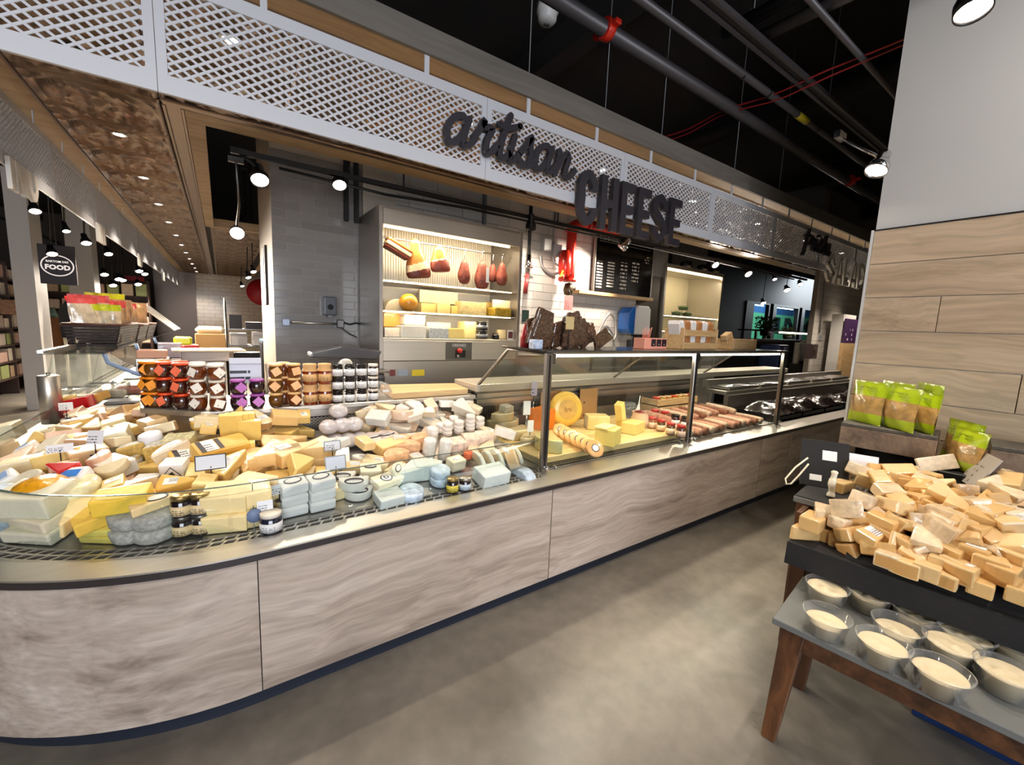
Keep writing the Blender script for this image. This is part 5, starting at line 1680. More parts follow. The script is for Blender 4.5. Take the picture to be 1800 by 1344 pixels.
for k, (px, py, y, s) in enumerate(((1384, 510, 5.4, 0.085), (1407, 500, 5.8, 0.08), (1362, 491, 5.0, 0.05), (1342, 533, 6.0, 0.07))):
    q = aty(px, py, y)
    track_head(q, q + Vector((-0.4, -0.5, -0.8)), '%s lit spotlight in the dark back room over the plants' % ORD[k], s, 0.16, 60 if k < 2 else 0, 130, top=(q.x, q.y, 4.07), group=BRG)
# potted plants
LG = pm('plant_green', (70, 110, 50), 0.5, var=0.4, vscale=20)
LY = pm('plant_yellow_green', (150, 160, 60), 0.5, var=0.4, vscale=20)


def leafy(name, label, pos, r, h, n, m, pot):
    t = thing(name, label, 'plant', pos)
    MB().lathe([(0.0, 0), (r * 0.45, 0), (r * 0.55, h * 0.35), (0.0, h * 0.35)], 16, cap=False).build('pot', pot, t)
    rr = random.Random(hash(label) % 1000 if False else len(label))
    mb = MB()
    for k in range(n):
        a = rr.uniform(0, 2 * PI); u = rr.random() ** 0.5; hh = rr.uniform(0.35, 1.0) * h
        c = Vector((math.cos(a) * u * r, math.sin(a) * u * r, hh))
        s_ = r * rr.uniform(0.12, 0.24)
        M = Matrix.Translation(c) @ Euler((rr.uniform(-1, 1), rr.uniform(-1, 1), a)).to_matrix().to_4x4()
        mb.add([(-s_, 0, 0), (0, -s_ * 0.45, 0.1 * s_), (s_, 0, 0), (0, s_ * 0.45, 0.1 * s_)], [(0, 1, 2, 3)], 0, False, M)
        if k % 6 == 0:
            mb.tube([(0, 0, h * 0.3), c], r * 0.012, 5)
    stuff(mb.build('foliage', m, t))
    return t


DPOT = pm('dark_pot', (46, 40, 38), 0.4)
leafy('potted_shrub', 'larger bushy potted plant in front of the back window', aty(1345, 590, 4.55) * 1.0, 0.22, 0.42, 260, LG, DPOT)
leafy('potted_herb', 'smaller yellow-green potted herb beside the bushy plant', aty(1383, 596, 4.5) * 1.0, 0.17, 0.28, 170, LY, DPOT)

# ---------------------------------------------------------------- things on top of the glass case
TZ = 1.3785
BARK = pm('seed_crisp', (92, 66, 50), 0.25, coat=1.0, coatr=0.08, var=0.75, vscale=55, bump=0.8, bscale=45)
rr = random.Random(5)
slabs = [(941, 0.14, 0.21, -0.22, 'widest dark crisp slab in film at the left end of the case top'), (955, 0.13, 0.17, 0.30, 'crisp slab leaning right beside the widest one'), (966, 0.09, 0.14, 0.42, 'narrow crisp slab leaning over near the middle'), (979, 0.10, 0.12, 0.40, 'short crisp slab in front of the yellow card'), (996, 0.07, 0.21, -0.02, 'narrow upright crisp slab behind the yellow card'), (1013, 0.14, 0.20, 0.35, 'tall crisp slab leaning right of the yellow card'), (1030, 0.13, 0.16, 0.38, 'crisp slab with a white strip leaning right'), (1048, 0.15, 0.12, 0.5, 'low leaning crisp slab near the right end'), (1062, 0.12, 0.09, 0.62, 'lowest crisp slab at the right end of the row'), (986, 0.12, 0.15, 0.2, 'mid-height crisp slab tucked left of the yellow card'), (1022, 0.12, 0.18, 0.25, 'tall crisp slab filling the middle right of the row'), (1039, 0.13, 0.14, 0.3, 'crisp slab between the tall one and the low ones'), (949, 0.13, 0.19, -0.05, 'upright crisp slab behind the widest one')]
for k, (px, w, h, tl, lb) in enumerate(slabs):
    q = aty(px, 612, 2.03 + 0.018 * (k % 4))
    mb = MB()
    pts = []
    n = 9
    for j in range(n + 1):
        pts.append((w * 0.66 * (1 - 0.25 * (j / n) ** 2) * rr.uniform(0.93, 1.07), h * 1.08 * j / n))
    pl = pts + [(-x, z) for x, z in reversed(pts)]
    mb.prism(pl, -0.012, 0.012, M=Matrix.Rotation(PI / 2, 4, 'X'))
    o = mb.build('crisp_slab', BARK, None, 0.004, loc=(q.x, 2.03 + 0.045 * (k % 4), TZ + abs(math.sin(tl)) * w * 0.40), rot=(0.15, -tl if tl < 0 else -tl, rr.uniform(-0.3, 0.3)))
    tag(o, lb, 'crispbread', 'crisp slabs in film on the case top')
q = aty(999, 568, 2.0)
t = thing('card_holder', 'blank yellow-beige card on a stalk among the crisp slabs', 'card holder', (q.x, 1.99, TZ))
MB().tube([(0, 0, 0), (0, 0, 0.22)], 0.004, 8).lathe([(0, 0.215), (0.008, 0.222), (0.0, 0.232)], 10, cap=False).lathe([(0, 0), (0.03, 0), (0.03, 0.005), (0, 0.006)], 16, cap=False).build('stalk', pm('dark_stalk', (50, 36, 34), 0.4), t)
MB().box(-0.034, 0.034, -0.008, -0.004, 0.12, 0.20).build('card', pm('blank_card', (206, 182, 128), 0.6), t, 0.006)
for k, (px, c, w, h, lb, y) in enumerate(((924, (170, 40, 48), 0.035, 0.15, 'slim red bottle at the left edge of the case top', 2.12),)):
    q = aty(px, 610, y)
    tag(MB().lathe([(0.0, 0), (w, 0), (w, h * 0.5), (w * 0.5, h * 0.85), (w * 0.4, h), (0, h)], 16, cap=False).build('red_bottle', pm('red_bottle', c, 0.3, coat=0.5), None, loc=(q.x, y, TZ)), lb, 'bottle')
q = aty(942, 605, 1.95)
t = thing('blue_pattern_tin', 'small white tin with blue pattern in front of the crisp slabs', 'tin', (q.x, 1.95, TZ))
MB().box(-0.035, 0.035, -0.025, 0.025, 0, 0.055).build('tin', pm('blue_white', (190, 204, 228), 0.35, var=0.5, vscale=40), t, 0.004)
# peach cutlery box
q = aty(1150, 615, 1.98)
t = thing('utensil_box', 'peach cardboard box of wooden picks with three dark labels', 'box', (q.x, 2.02, TZ))
PEACH = pm('peach_card', (238, 160, 138), 0.6)
MB().box(-0.13, 0.13, -0.05, 0.05, 0, 0.08).build('box', PEACH, t, 0.003)
for k in range(3):
    MB().box(-0.055 + k * 0.062, -0.002 + k * 0.062, -0.052, -0.0505, 0.022, 0.074).build('label', print_mat('dark_label_%d' % k, (44, 26, 34), (220, 190, 190), 3, 3, 0.4), t)
for k in range(6):
    MB().tube([(-0.09 + k * 0.014, 0.0, 0.07), (-0.11 + k * 0.02, -0.01, 0.14 + 0.01 * (k % 3))], 0.003, 5).build('pick', PEACH, t)
# wooden crate with paper bags, low wooden box
q = aty(1206, 614, 1.98)
t = thing('wooden_bag_crate', 'pale wooden crate of brown paper bags on the case top', 'crate', (q.x + 0.16, 2.06, TZ))
MB().box(-0.22, -0.205, -0.09, 0.09, 0, 0.17).build('end_board', BEECH, t, 0.002)
MB().box(0.25, 0.265, -0.09, 0.09, 0, 0.17).build('end_board', BEECH, t, 0.002)
for z in (0.005, 0.105):
    MB().box(-0.205, 0.25, -0.088, -0.078, z, z + 0.05).build('slat', BEECH, t, 0.002)
    MB().box(-0.205, 0.25, 0.078, 0.088, z, z + 0.05).build('slat', BEECH, t, 0.002)
MB().box(-0.205, 0.25, -0.078, 0.078, 0.0, 0.006).build('base_board', BEECH, t)
KRAFT = pm('kraft_paper', (186, 124, 70), 0.6, var=0.2, vscale=12, bump=0.4, bscale=20)
bx = q.x + 0.16
for k in range(6):
    x = bx - 0.165 + k * 0.068
    tag(MB().prism([(-0.028, 0), (0.028, 0), (0.034, 0.20), (0.02, 0.225), (0.0, 0.205), (-0.02, 0.23), (-0.036, 0.20)], -0.055, 0.055, M=Matrix.Rotation(PI / 2, 4, 'X')).build('paper_bag', KRAFT if k % 2 else PAPER, None, 0.006, loc=(x, 2.06, TZ + 0.008), rot=(0, 0.08 * (k - 2.5), 0)), '%s small paper bag from the left in the wooden crate' % ORD[k], 'paper bag', 'paper bags in the crate')
q = aty(1308, 614, 1.98)
t = thing('low_wooden_box', 'low wooden box at the right end of the case top', 'box', (q.x, 2.06, TZ))
MB().box(-0.20, 0.20, -0.09, -0.078, 0, 0.095).build('front_board', BEECH, t, 0.002)
MB().box(-0.20, 0.20, 0.078, 0.09, 0, 0.095).build('back_board', BEECH, t, 0.002)
MB().box(-0.20, -0.188, -0.078, 0.078, 0, 0.095).build('end_board', BEECH, t, 0.002)
MB().box(0.188, 0.20, -0.078, 0.078, 0, 0.095).build('end_board', BEECH, t, 0.002)
MB().box(-0.188, 0.188, -0.078, 0.078, 0, 0.006).build('base_board', BEECH, t)
tag(MB().prism([(-0.06, 0), (0.06, 0), (0.05, 0.12), (-0.05, 0.13)], -0.03, 0.03, M=Matrix.Rotation(PI / 2, 4, 'X')).build('printed_bag', print_mat('brown_print', (214, 178, 128), (90, 60, 40), 6, 8, 0.5), None, 0.004, loc=(q.x - 0.13, 2.06, TZ + 0.03), rot=(0, -0.5, 0)), 'small printed brown bag tilted in the low wooden box', 'paper bag')

# ---------------------------------------------------------------- jars on the back shelf
def jar_mat(n, c):
    return pm(n, c, 0.16, coat=1.0, coatr=0.03, var=0.35, vscale=18)


J_DARK, J_AMBER, J_PLUM, J_OLIVE = jar_mat('jar_dark', (58, 22, 12)), jar_mat('jar_amber', (112, 52, 14)), jar_mat('jar_plum', (38, 14, 24)), jar_mat('jar_olive', (104, 62, 12))
LID = {'orange': pm('lid_orange', (242, 138, 28), 0.35), 'red': pm('lid_red', (232, 78, 34), 0.35), 'white': pm('lid_white', (238, 228, 210), 0.35), 'purple': pm('lid_purple', (168, 88, 172), 0.35), 'peach': pm('lid_peach', (240, 196, 132), 0.4)}
TAGM = {'orange': print_xy('tag_orange', (248, 158, 50), (206, 110, 40), 3, 4, 0.35), 'red': print_xy('tag_red', (246, 120, 84), (200, 70, 50), 3, 4, 0.35), 'white': print_xy('tag_white', (244, 238, 226), (120, 116, 112), 3, 4, 0.38), 'purple': print_xy('tag_purple', (190, 116, 196), (150, 80, 160), 3, 4, 0.35), 'peach': print_xy('tag_peach', (242, 186, 130), (190, 120, 80), 3, 4, 0.35)}
JBODY = [(0.0, 0.0), (0.026, 0.0), (0.034, 0.012), (0.0385, 0.036), (0.037, 0.056), (0.031, 0.068), (0.0, 0.068)]
JLID = [(0.0, 0.081), (0.033, 0.081), (0.0365, 0.078), (0.0365, 0.069), (0.0, 0.069)]
_jm = {}


def pot_jar(pos, col, body, label, tagrot=None, face=0.0):
    t = thing('preserve_jar', label, 'jar', pos, (0, 0, face), 'pot-bellied preserve jars on the back shelf')
    if body not in _jm:
        _jm[body] = MB().lathe(JBODY, 22, cap=False).mesh('jar', body)
    if col not in _jm:
        _jm[col] = MB().lathe(JLID, 22, cap=False).mesh('lid', LID[col])
    ob('jar', _jm[body], t)
    ob('lid', _jm[col], t)
    if tagrot is not None:
        k = ('tag', col)
        if k not in _jm:
            _jm[k] = MB().box(-0.021, 0.021, -0.021, 0.021, 0, 0.001).mesh('hang_tag', TAGM[col])
        o = ob('hang_tag', _jm[k], t, (0.006, -0.0405, 0.040))
        o.rotation_euler = Euler((PI / 2 - 0.15, tagrot, 0), 'XYZ')
        o.rotation_euler = (Matrix.Rotation(PI / 2 - 0.12, 4, 'X') @ Matrix.Rotation(tagrot, 4, 'Z')).to_euler()
    return t


def shelf_at(px, off=0.055):
    """Where the sight line of a column crosses the jar row standing `off` behind the shelf edge."""
    q = aty(px, 716, SHY + off)
    if q.x > -0.09:
        return Vector((q.x, SHY + off, SHZ)), 0.0
    a, b = Vector((-0.108, 2.65)), Vector((-0.372, 2.885))
    n = Vector((0.665, 0.747)) * off
    best = None
    for k in range(101):
        p = a + (b - a) * k / 100 + n
        d = ray(px, 716)
        e = abs(d.x * p.y - d.y * p.x)
        if best is None or e < best[0]:
            best = (e, p)
    return Vector((best[1].x, best[1].y, SHZ)), -0.55


LEVEL = ['bottom', 'middle', 'top']
rj = random.Random(3)
cols = [(254, 'orange', J_DARK), (273, 'orange', J_OLIVE), (293, 'red', J_DARK), (321, 'red', J_DARK), (350, 'white', J_AMBER), (383, 'white', J_AMBER), (420, 'purple', J_PLUM), (453, 'purple', J_PLUM), (486, 'peach', J_OLIVE), (518, 'peach', J_AMBER)]
for k, (px, col, body) in enumerate(cols):
    p, fc = shelf_at(px)
    for lv in range(2 if col == 'purple' else 3):
        tr = rj.choice((0.78, 0.55, -0.35, 0.9, 0.25)) if (k + lv) % 5 != 3 else None
        pot_jar(p + Vector((rj.uniform(-.002, .002), rj.uniform(-.003, .003), 0.0815 * lv)), col, body,
                '%s-lidded preserve jar in the %s layer, %s column from the left of the shelf' % (col, LEVEL[lv], ORD[k]), tr, fc + rj.uniform(-0.3, 0.3))
for k, (px, col, body) in enumerate(((266, 'orange', J_DARK), (290, 'orange', J_DARK), (322, 'red', J_DARK), (352, 'white', J_AMBER), (384, 'white', J_AMBER), (500, 'peach', J_AMBER))):
    p, fc = shelf_at(px, 0.137)
    for lv in range(3):
        pot_jar(p + Vector((0, 0, 0.0815 * lv)), col, body, '%s-lidded jar in the second row, %s layer, %s stack from the left' % (col, LEVEL[lv], ORD[k]), None, fc)
# kraft-topped jars
KR = pm('kraft_cap', (214, 168, 112), 0.7, var=0.1, vscale=20)
KRL = print_mat('kraft_label', (216, 172, 116), (110, 80, 56), 6, 10, 0.5)
JAM = jar_mat('jam_red', (130, 48, 20))
for k, px in enumerate((546, 572)):
    p, _ = shelf_at(px, 0.06)
    for lv in range(2):
        t = thing('kraft_capped_jar', '%s kraft-capped jam jar in the %s of two stacks' % (('lower', 'upper')[lv], ('left', 'right')[k]), 'jar', p + Vector((0, 0, 0.1205 * lv)), group='kraft-capped jam jars')
        MB().lathe([(0.0, 0), (0.038, 0), (0.040, 0.006), (0.040, 0.082), (0.034, 0.095), (0.0, 0.095)], 22, cap=False).build('jar', JAM, t)
        cap = [(0.0, 0.120)]
        MB().lathe([(0.0, 0.120), (0.036, 0.120), (0.038, 0.112), (0.034, 0.096), (0.043, 0.078)], 22, cap=False).build('paper_cap', KR, t)
        MB().lathe([(0.0405, 0.018), (0.041, 0.018), (0.041, 0.062), (0.0405, 0.062)], 22, cap=False).build('label', KRL, t)
# dark jars with white labels
WL = print_mat('white_band', (236, 234, 232), (120, 118, 124), 5, 14, 0.5)
JB = jar_mat('jar_black', (26, 14, 16))
for k, px in enumerate((594, 615, 636, 656)):
    p, _ = shelf_at(px, 0.05)
    for lv in range(3):
        t = thing('labelled_dark_jar', 'dark jar with white label, %s layer, %s of four stacks beside the kraft jars' % (LEVEL[lv], ORD[k]), 'jar', p + Vector((0, 0, 0.0785 * lv)), (0, 0, rj.uniform(-0.3, 0.3)), 'dark white-labelled jars')
        MB().lathe([(0.0, 0), (0.029, 0), (0.0305, 0.004), (0.0305, 0.058), (0.027, 0.062), (0.0, 0.062)], 20, cap=False).build('jar', JB, t)
        MB().lathe([(0.0, 0.078), (0.029, 0.078), (0.0295, 0.063), (0.0, 0.063)], 20, cap=False).build('lid', BLACK_GLOSS if k < 3 else LID['white'], t)
        MB().lathe([(0.0308, 0.010), (0.0313, 0.010), (0.0313, 0.050), (0.0308, 0.050)], 20, cap=False).build('label', WL, t)
# price sign behind the purple jars
q = aty(432, 650, SHY + 0.14)
t = thing('shelf_price_sign', 'white printed price sign standing behind the purple-lidded jars', 'sign', (q.x, SHY + 0.14, SHZ))
MB().box(-0.075, 0.075, -0.002, 0.002, 0.13, 0.27).build('card', print_mat('sign_print', (214, 220, 234), (46, 52, 66), 4, 14, 0.62), t)
MB().box(-0.075, 0.075, -0.004, -0.002, 0.235, 0.238).build('rule_line', GREY_PAINT, t)
MB().tube([(0, 0.003, 0), (0, 0.003, 0.14)], 0.003, 6).lathe([(0, 0), (0.03, 0), (0.03, 0.004), (0, 0.005)], 14, cap=False).build('stand', CHROME, t)
# clear scoop box and chopping board
q = aty(672, 690, SHY + 0.09)
t = thing('clear_sample_box', 'clear slanted sample box with a small label beside the dark jars', 'box', (q.x + 0.01, SHY + 0.13, SHZ))
MB().add([(-0.05, -0.08, 0), (0.07, -0.08, 0), (0.07, 0.08, 0), (-0.05, 0.08, 0), (-0.05, -0.08, 0.10), (0.02, -0.08, 0.10), (0.02, 0.08, 0.10), (-0.05, 0.08, 0.10)], [(3, 2, 1, 0), (4, 5, 6, 7), (0, 1, 5, 4), (1, 2, 6, 5), (2, 3, 7, 6), (3, 0, 4, 7)]).build('box', PLASTIC, t)
MB().box(-0.02, 0.02, -0.0825, -0.0815, 0.05, 0.065).build('label', PAPER, t)
a = atz(700, 702, SHZ)
tag(MB().prism([(0.90, SHY + 0.035), (1.46, SHY + 0.045), (1.50, SHY + 0.34), (0.94, SHY + 0.43)], 0.0, 0.042).build('chopping_board', BEECH, None, 0.004, loc=(0, 0, SHZ + 0.001)), 'thick pale beech chopping board at the right end of the jar shelf', 'chopping board')

# ---------------------------------------------------------------- the cheese pile in the open counter
LIFT = 0.003


def depth_of(x, y):
    if y > CY and x < CX:
        return x - (CX - RAD)
    if x < CX:
        return RAD - math.hypot(x - CX, y - CY)
    return y - 1.69


def run_of(x, y):
    """Distance along the counter, from the glass case leftwards."""
    if y > CY and x < CX:
        return 1.4 + RAD * PI / 2 + (y - CY)
    if x < CX:
        return 1.4 + RAD * (math.atan2(CX - x, CY - y))
    return 1.47 - x


def path_point(run, d):
    if run < 1.4:
        return Vector((1.47 - run, 1.69 + d))
    a = (run - 1.4) / RAD
    if a < PI / 2:
        return Vector((CX - (RAD - d) * math.sin(a), CY - (RAD - d) * math.cos(a)))
    return Vector((CX - RAD + d, CY + run - 1.4 - RAD * PI / 2))


def on_deck(px, py, lift):
    z = 0.75
    for _ in range(14):
        p = atz(px, py, z)
        d = depth_of(p.x, p.y)
        z = zdeck(min(max(d, 0.17), 0.93)) + lift
    return Vector((p.x, p.y, z)), d


def deck_frame(x, y, yaw):
    """Orientation that lies on the sloping deck, turned by yaw about its normal."""
    if y > CY and x < CX:
        n = Vector((1, 0))
    elif x < CX:
        n = Vector((CX - x, CY - y)).normalized()
    else:
        n = Vector((0, 1))
    s = math.atan(0.25)
    t = Vector((n.y, -n.x, 0))
    u = Vector((n.x * math.cos(s), n.y * math.cos(s), math.sin(s)))
    w = t.cross(u)
    B = Matrix((t, u, w)).transposed()
    return B @ Matrix.Rotation(yaw, 3, 'Z')


def front_at(px, d):
    z = zdeck(d) + LIFT
    g = min((path_point(k * 0.01, d) for k in range(330)), key=lambda q: abs(proj((q.x, q.y, z))[0] - px))
    return Vector((g.x, g.y, z))


PILE = []          # (object, run, depth, words)


def put(me, px, py, lift, yaw, words, tilt=(0, 0), name='cheese_piece', pos=None, base=False, cat='cheese'):
    if pos is None and base:
        p, d = on_deck(px, py, LIFT)
        if d < 0.235:
            d = 0.235
            p = front_at(px, d)
        p.z += lift - LIFT
    elif pos is None:
        p, d = on_deck(px, py, lift)
    else:
        p = pos
        d = depth_of(p.x, p.y)
    o = ob(name, me, None)
    Rm = deck_frame(p.x, p.y, math.radians(yaw)) @ Euler((tilt[0], tilt[1], 0)).to_matrix()
    o.matrix_world = Matrix.Translation(p) @ Rm.to_4x4()
    PILE.append([o, run_of(p.x, p.y), d, words, cat])
    return o


def logo(parent, w, h, z, kind='oval', m=None):
    """Printed label on top of a piece: oval ring, dark band, square label or letter."""
    if kind == 'oval':
        sticker(parent, w, h, (0, 0, z), m=DARK_LOGO, oval=True, name='label_ring')
        sticker(parent, w * 0.82, h * 0.78, (0, 0, z + 0.0012), m=PAPER, oval=True)
    elif kind == 'dark':
        sticker(parent, w, h, (0, 0, z), m=DARK_LOGO, oval=True, name='label_ring')
        sticker(parent, w * 0.8, h * 0.4, (0, h * 0.12, z + 0.0012), m=LABEL_GREY, oval=True)
    elif kind == 'letter':
        sticker(parent, w, w, (0, 0, z), m=DARK_LOGO, oval=True, name='label_ring')
        sticker(parent, w * 0.8, w * 0.8, (0, 0, z + 0.0012), m=PAPER, oval=True)
        me = text_mesh('logo_letter', 'D', w * 0.62, DARK_LOGO, 0.0006, 0.001)
        ob('logo_letter', me, parent, (0, 0, z + 0.0028), (-PI / 2, 0, 0))
    else:
        sticker(parent, w, h, (0, 0, z), m=m or LABEL_XY)


WHITEP = cheese_mat((240, 240, 238), 'plain')
BLUEW = cheese_mat((206, 222, 236), 'lace')
PALEBL = cheese_mat((222, 232, 226))
GREYW = cheese_mat((206, 198, 196), 'film')
LACE = cheese_mat((238, 186, 140), 'lace')
LACEP = cheese_mat((240, 214, 194), 'lace')
heroes = []
# white oval-labelled packs, two stacks of three
for cx, cy, wd in ((517, 915, 'left'), (566, 902, 'right')):
    for lv in range(3):
        me = block_mesh(0.105, 0.085, 0.046, [WHITEP], 0.01)
        o = put(me, cx, cy, LIFT + 0.0475 * lv, 4 + lv * 3, ('%s white pack with oval label, %s of the %s stack by the grille' % (('lowest', 'middle', 'topmost')[lv], 'three', wd)), name='cheese_pack', base=True)
        logo(o, 0.072, 0.045, 0.0465)
for cx, cy, lv in ((628, 893, 0), (622, 889, 1), (600, 850, 2)):
    me = half_mesh(0.068, 0.046, [cheese_mat((226, 224, 214)), cheese_mat((230, 228, 220))])
    o = put(me, cx, cy, LIFT + 0.048 * (lv % 2), 170, ('half-moon cheese with dark semicircle label, %s by the white packs' % ('lower', 'upper', 'rear one')[lv]), name='half_moon_cheese', base=True)
    logo(o, 0.085, 0.05, 0.0466, 'dark')
o = put(block_mesh(0.12, 0.095, 0.05, [PALEBL]), 683, 882, LIFT, 6, 'pale blue-white block under the D-logo cheese', name='cheese_block')
o = put(block_mesh(0.125, 0.085, 0.030, [cheese_mat(CREAM_C)]), 678, 880, LIFT + 0.052, 14, 'flat cream cheese with a round D logo', name='flat_cheese', base=True)
logo(o, 0.058, 0.058, 0.0306, 'letter')
o = put(block_mesh(0.10, 0.085, 0.06, [cheese_mat(CREAM_C)]), 650, 838, LIFT, -10, 'cream block with dark oval label behind the D-logo cheese', name='cheese_block')
logo(o, 0.06, 0.032, 0.0606, 'dark')
put(wheel_mesh(0.062, 0.040, BLUEW), 722, 872, LIFT, 0, 'blue-white paper-wrapped round by the grille', name='wrapped_round')
for lv in range(2):
    put(wheel_mesh(0.052, 0.042, BLUEW), 772, 858, LIFT + 0.043 * lv, 0, '%s of two blue lace-wrapped rounds left of the small jars' % ('lower', 'upper')[lv], name='wrapped_round', base=True)
put(wedge_mesh(0.20, 0.11, 0.075, [PALEBL, cheese_mat(BRIE)]), 715, 845, LIFT + 0.01, 25, 'long pale green-white wedge behind the blue round', name='cheese_wedge')
o = put(half_mesh(0.075, 0.05, [cheese_mat((236, 238, 214)), cheese_mat((238, 236, 210))]), 690, 835, LIFT + 0.05, 60, 'greenish half round tilted with an oval label', (0.5, 0.0), name='half_round')
logo(o, 0.07, 0.03, 0.0506)
put(block_mesh(0.11, 0.08, 0.09, [PALEBL]), 744, 838, LIFT, -5, 'upright pale block behind the blue lace rounds', name='cheese_block')
# right end
put(block_mesh(0.17, 0.12, 0.075, [PALEBL]), 862, 845, LIFT, 3, 'big pale blue block at the right end by the grille', name='cheese_block')
for k in range(5):
    put(half_mesh(0.075, 0.022, [PALEBL, cheese_mat((238, 222, 184))]), 838 + 16 * k, 828 - 3 * k, LIFT + 0.075, 90, '%s slice of the fanned half wheel on the pale blue block' % ORD[k], (PI / 2 - 0.25, 0), name='cheese_slice', base=True)
put(half_mesh(0.085, 0.07, [BLUEW, BLUEW]), 915, 838, LIFT, 95, 'blue and white wrapped half wheel standing next to the glass case', (PI / 2, 0), name='wrapped_halved_cheese')
put(half_mesh(0.09, 0.06, [cheese_mat((240, 214, 168)), cheese_mat((226, 186, 134))]), 890, 800, LIFT + 0.06, 60, 'tan-rinded half wheel leaning behind the wrapped one', (1.0, 0), name='halved_cheese')
o = put(block_mesh(0.09, 0.07, 0.06, [cheese_mat(CREAM_C)]), 800, 822, LIFT + 0.01, 12, 'cream piece with curled paper label above the small jars', name='cheese_block')
logo(o, 0.05, 0.03, 0.0606, 'square')
put(wheel_mesh(0.028, 0.045, cheese_mat((226, 110, 70), 'plain')), 822, 805, LIFT + 0.02, 0, 'small orange round behind the small jars', name='orange_round')
# upright white logs
for k, (cx, cy) in enumerate(((752, 805), (780, 806), (757, 783))):
    put(wheel_mesh(0.036, 0.125, cheese_mat((240, 232, 222), 'film'), 0.08), cx, cy, LIFT, 0, '%s upright white film-wrapped log from the left' % ORD[k], name='cheese_log')
# washed rind lace cheeses
for k, (cx, cy, yw) in enumerate(((690, 815, 10), (712, 798, -8), (735, 785, 14), (700, 790, 30))):
    put(half_mesh(0.072, 0.085, [LACE, LACE]), cx, cy, LIFT, yw, '%s orange lacy-rinded half round from the left' % ORD[k], name='washed_rind_cheese')
for k, (cx, cy, yw) in enumerate(((800, 795, 5), (825, 787, -5), (848, 782, 0))):
    put(block_mesh(0.10, 0.09, 0.085, [LACEP]), cx, cy, LIFT, yw, '%s pink lacy-rinded block from the left behind the glass edge' % ORD[k], name='washed_rind_cheese')
# stacks of small white rounds near the back right
k = 0
for cx, cy, n in ((786, 770, 3), (806, 766, 3), (826, 762, 4), (843, 758, 3), (775, 762, 2), (797, 755, 3)):
    for lv in range(n):
        put(wheel_mesh(0.030, 0.026, cheese_mat((244, 234, 222), 'film' if lv == n - 1 else 'plain')), cx, cy, LIFT + 0.03 + 0.0265 * lv, 0, 'small white round, layer %s, %s of the little stacks at the back' % (('one', 'two', 'three', 'four')[lv], ORD[k]), name='small_white_round', base=True)
    k += 1
# lilac wrapped balls
for k, (cx, cy, lf) in enumerate(((568, 785, 0), (590, 780, 0), (612, 778, 0), (632, 776, 0), (578, 776, 0.07), (602, 772, 0.07), (622, 770, 0.07), (595, 765, 0.13))):
    put(ball_mesh(0.052, 0.75, GREYW), cx, cy, LIFT + lf, 0, '%s lilac-grey film-wrapped ball cheese of the heap at the back' % ORD[k], name='wrapped_ball_cheese', base=True)
for k, (cx, cy) in enumerate(((655, 778), (680, 772))):
    o = put(wheel_mesh(0.070, 0.055, cheese_mat((226, 206, 196), 'film')), cx, cy, LIFT + 0.02, 10, '%s pinkish wheel with dark striped label beside the lilac balls' % ('left', 'right')[k], name='pink_round_cheese')
    logo(o, 0.09, 0.03, 0.0556, 'dark')
put(wedge_mesh(0.16, 0.12, 0.05, [cheese_mat(BRIE), cheese_mat(BRIE)]), 705, 768, LIFT + 0.04, 200, 'tall white wedge standing against the perforated panel', (-1.15, 0), name='standing_wedge')
o = put(half_mesh(0.065, 0.04, [cheese_mat(BRIE), cheese_mat(BRIE)]), 723, 768, LIFT + 0.03, 180, 'white half round with dark print right of the tall wedge', (-0.9, 0), name='half_round')
logo(o, 0.07, 0.025, 0.0406, 'dark')
o = put(block_mesh(0.15, 0.09, 0.06, [cheese_mat((238, 196, 122))]), 683, 792, LIFT + 0.03, 20, 'golden tan block below the white wedge', name='cheese_block')
# gruyere style wedges
for k, (cx, cy, yw, lf) in enumerate(((470, 826, 30, 0), (508, 818, 200, 0), (548, 822, 10, 0), (487, 806, 25, 0.065), (522, 800, 195, 0.065), (470, 808, 40, 0.06), (545, 798, 15, 0.06), (450, 840, 60, 0), (436, 826, 80, 0.02), (500, 780, 180, 0.02))):
    o = put(wedge_mesh(0.21, 0.13, 0.068, [cheese_mat((246, 210, 146)), cheese_mat((230, 182, 116))]), cx, cy, LIFT + lf, yw, '%s straw-coloured hard wedge of the heap left of the lilac balls' % ORD[k], name='hard_wedge')
    if k == 3:
        sticker(o, 0.06, 0.045, (0.03, 0, 0.069), m=LABEL_XY)
put(block_mesh(0.09, 0.03, 0.06, [cheese_mat((216, 206, 130))]), 494, 776, LIFT + 0.02, 5, 'olive-yellow translucent slab against the perforated panel', name='cheese_slab')
# upright yellow slabs
for k, (cx, cy, lf) in enumerate(((405, 815, 0.0), (415, 812, 0.0), (428, 808, 0.0), (410, 790, 0.10), (420, 787, 0.10), (430, 785, 0.10), (440, 788, 0.07))):
    put(block_mesh(0.10, 0.026, 0.115, [cheese_mat((252, 218, 122))], 0.004), cx, cy, LIFT + lf, 4 - 2 * k, '%s bright yellow upright slab of the stack under the jar shelf' % ORD[k], (0.08, 0), name='yellow_slab', base=True)
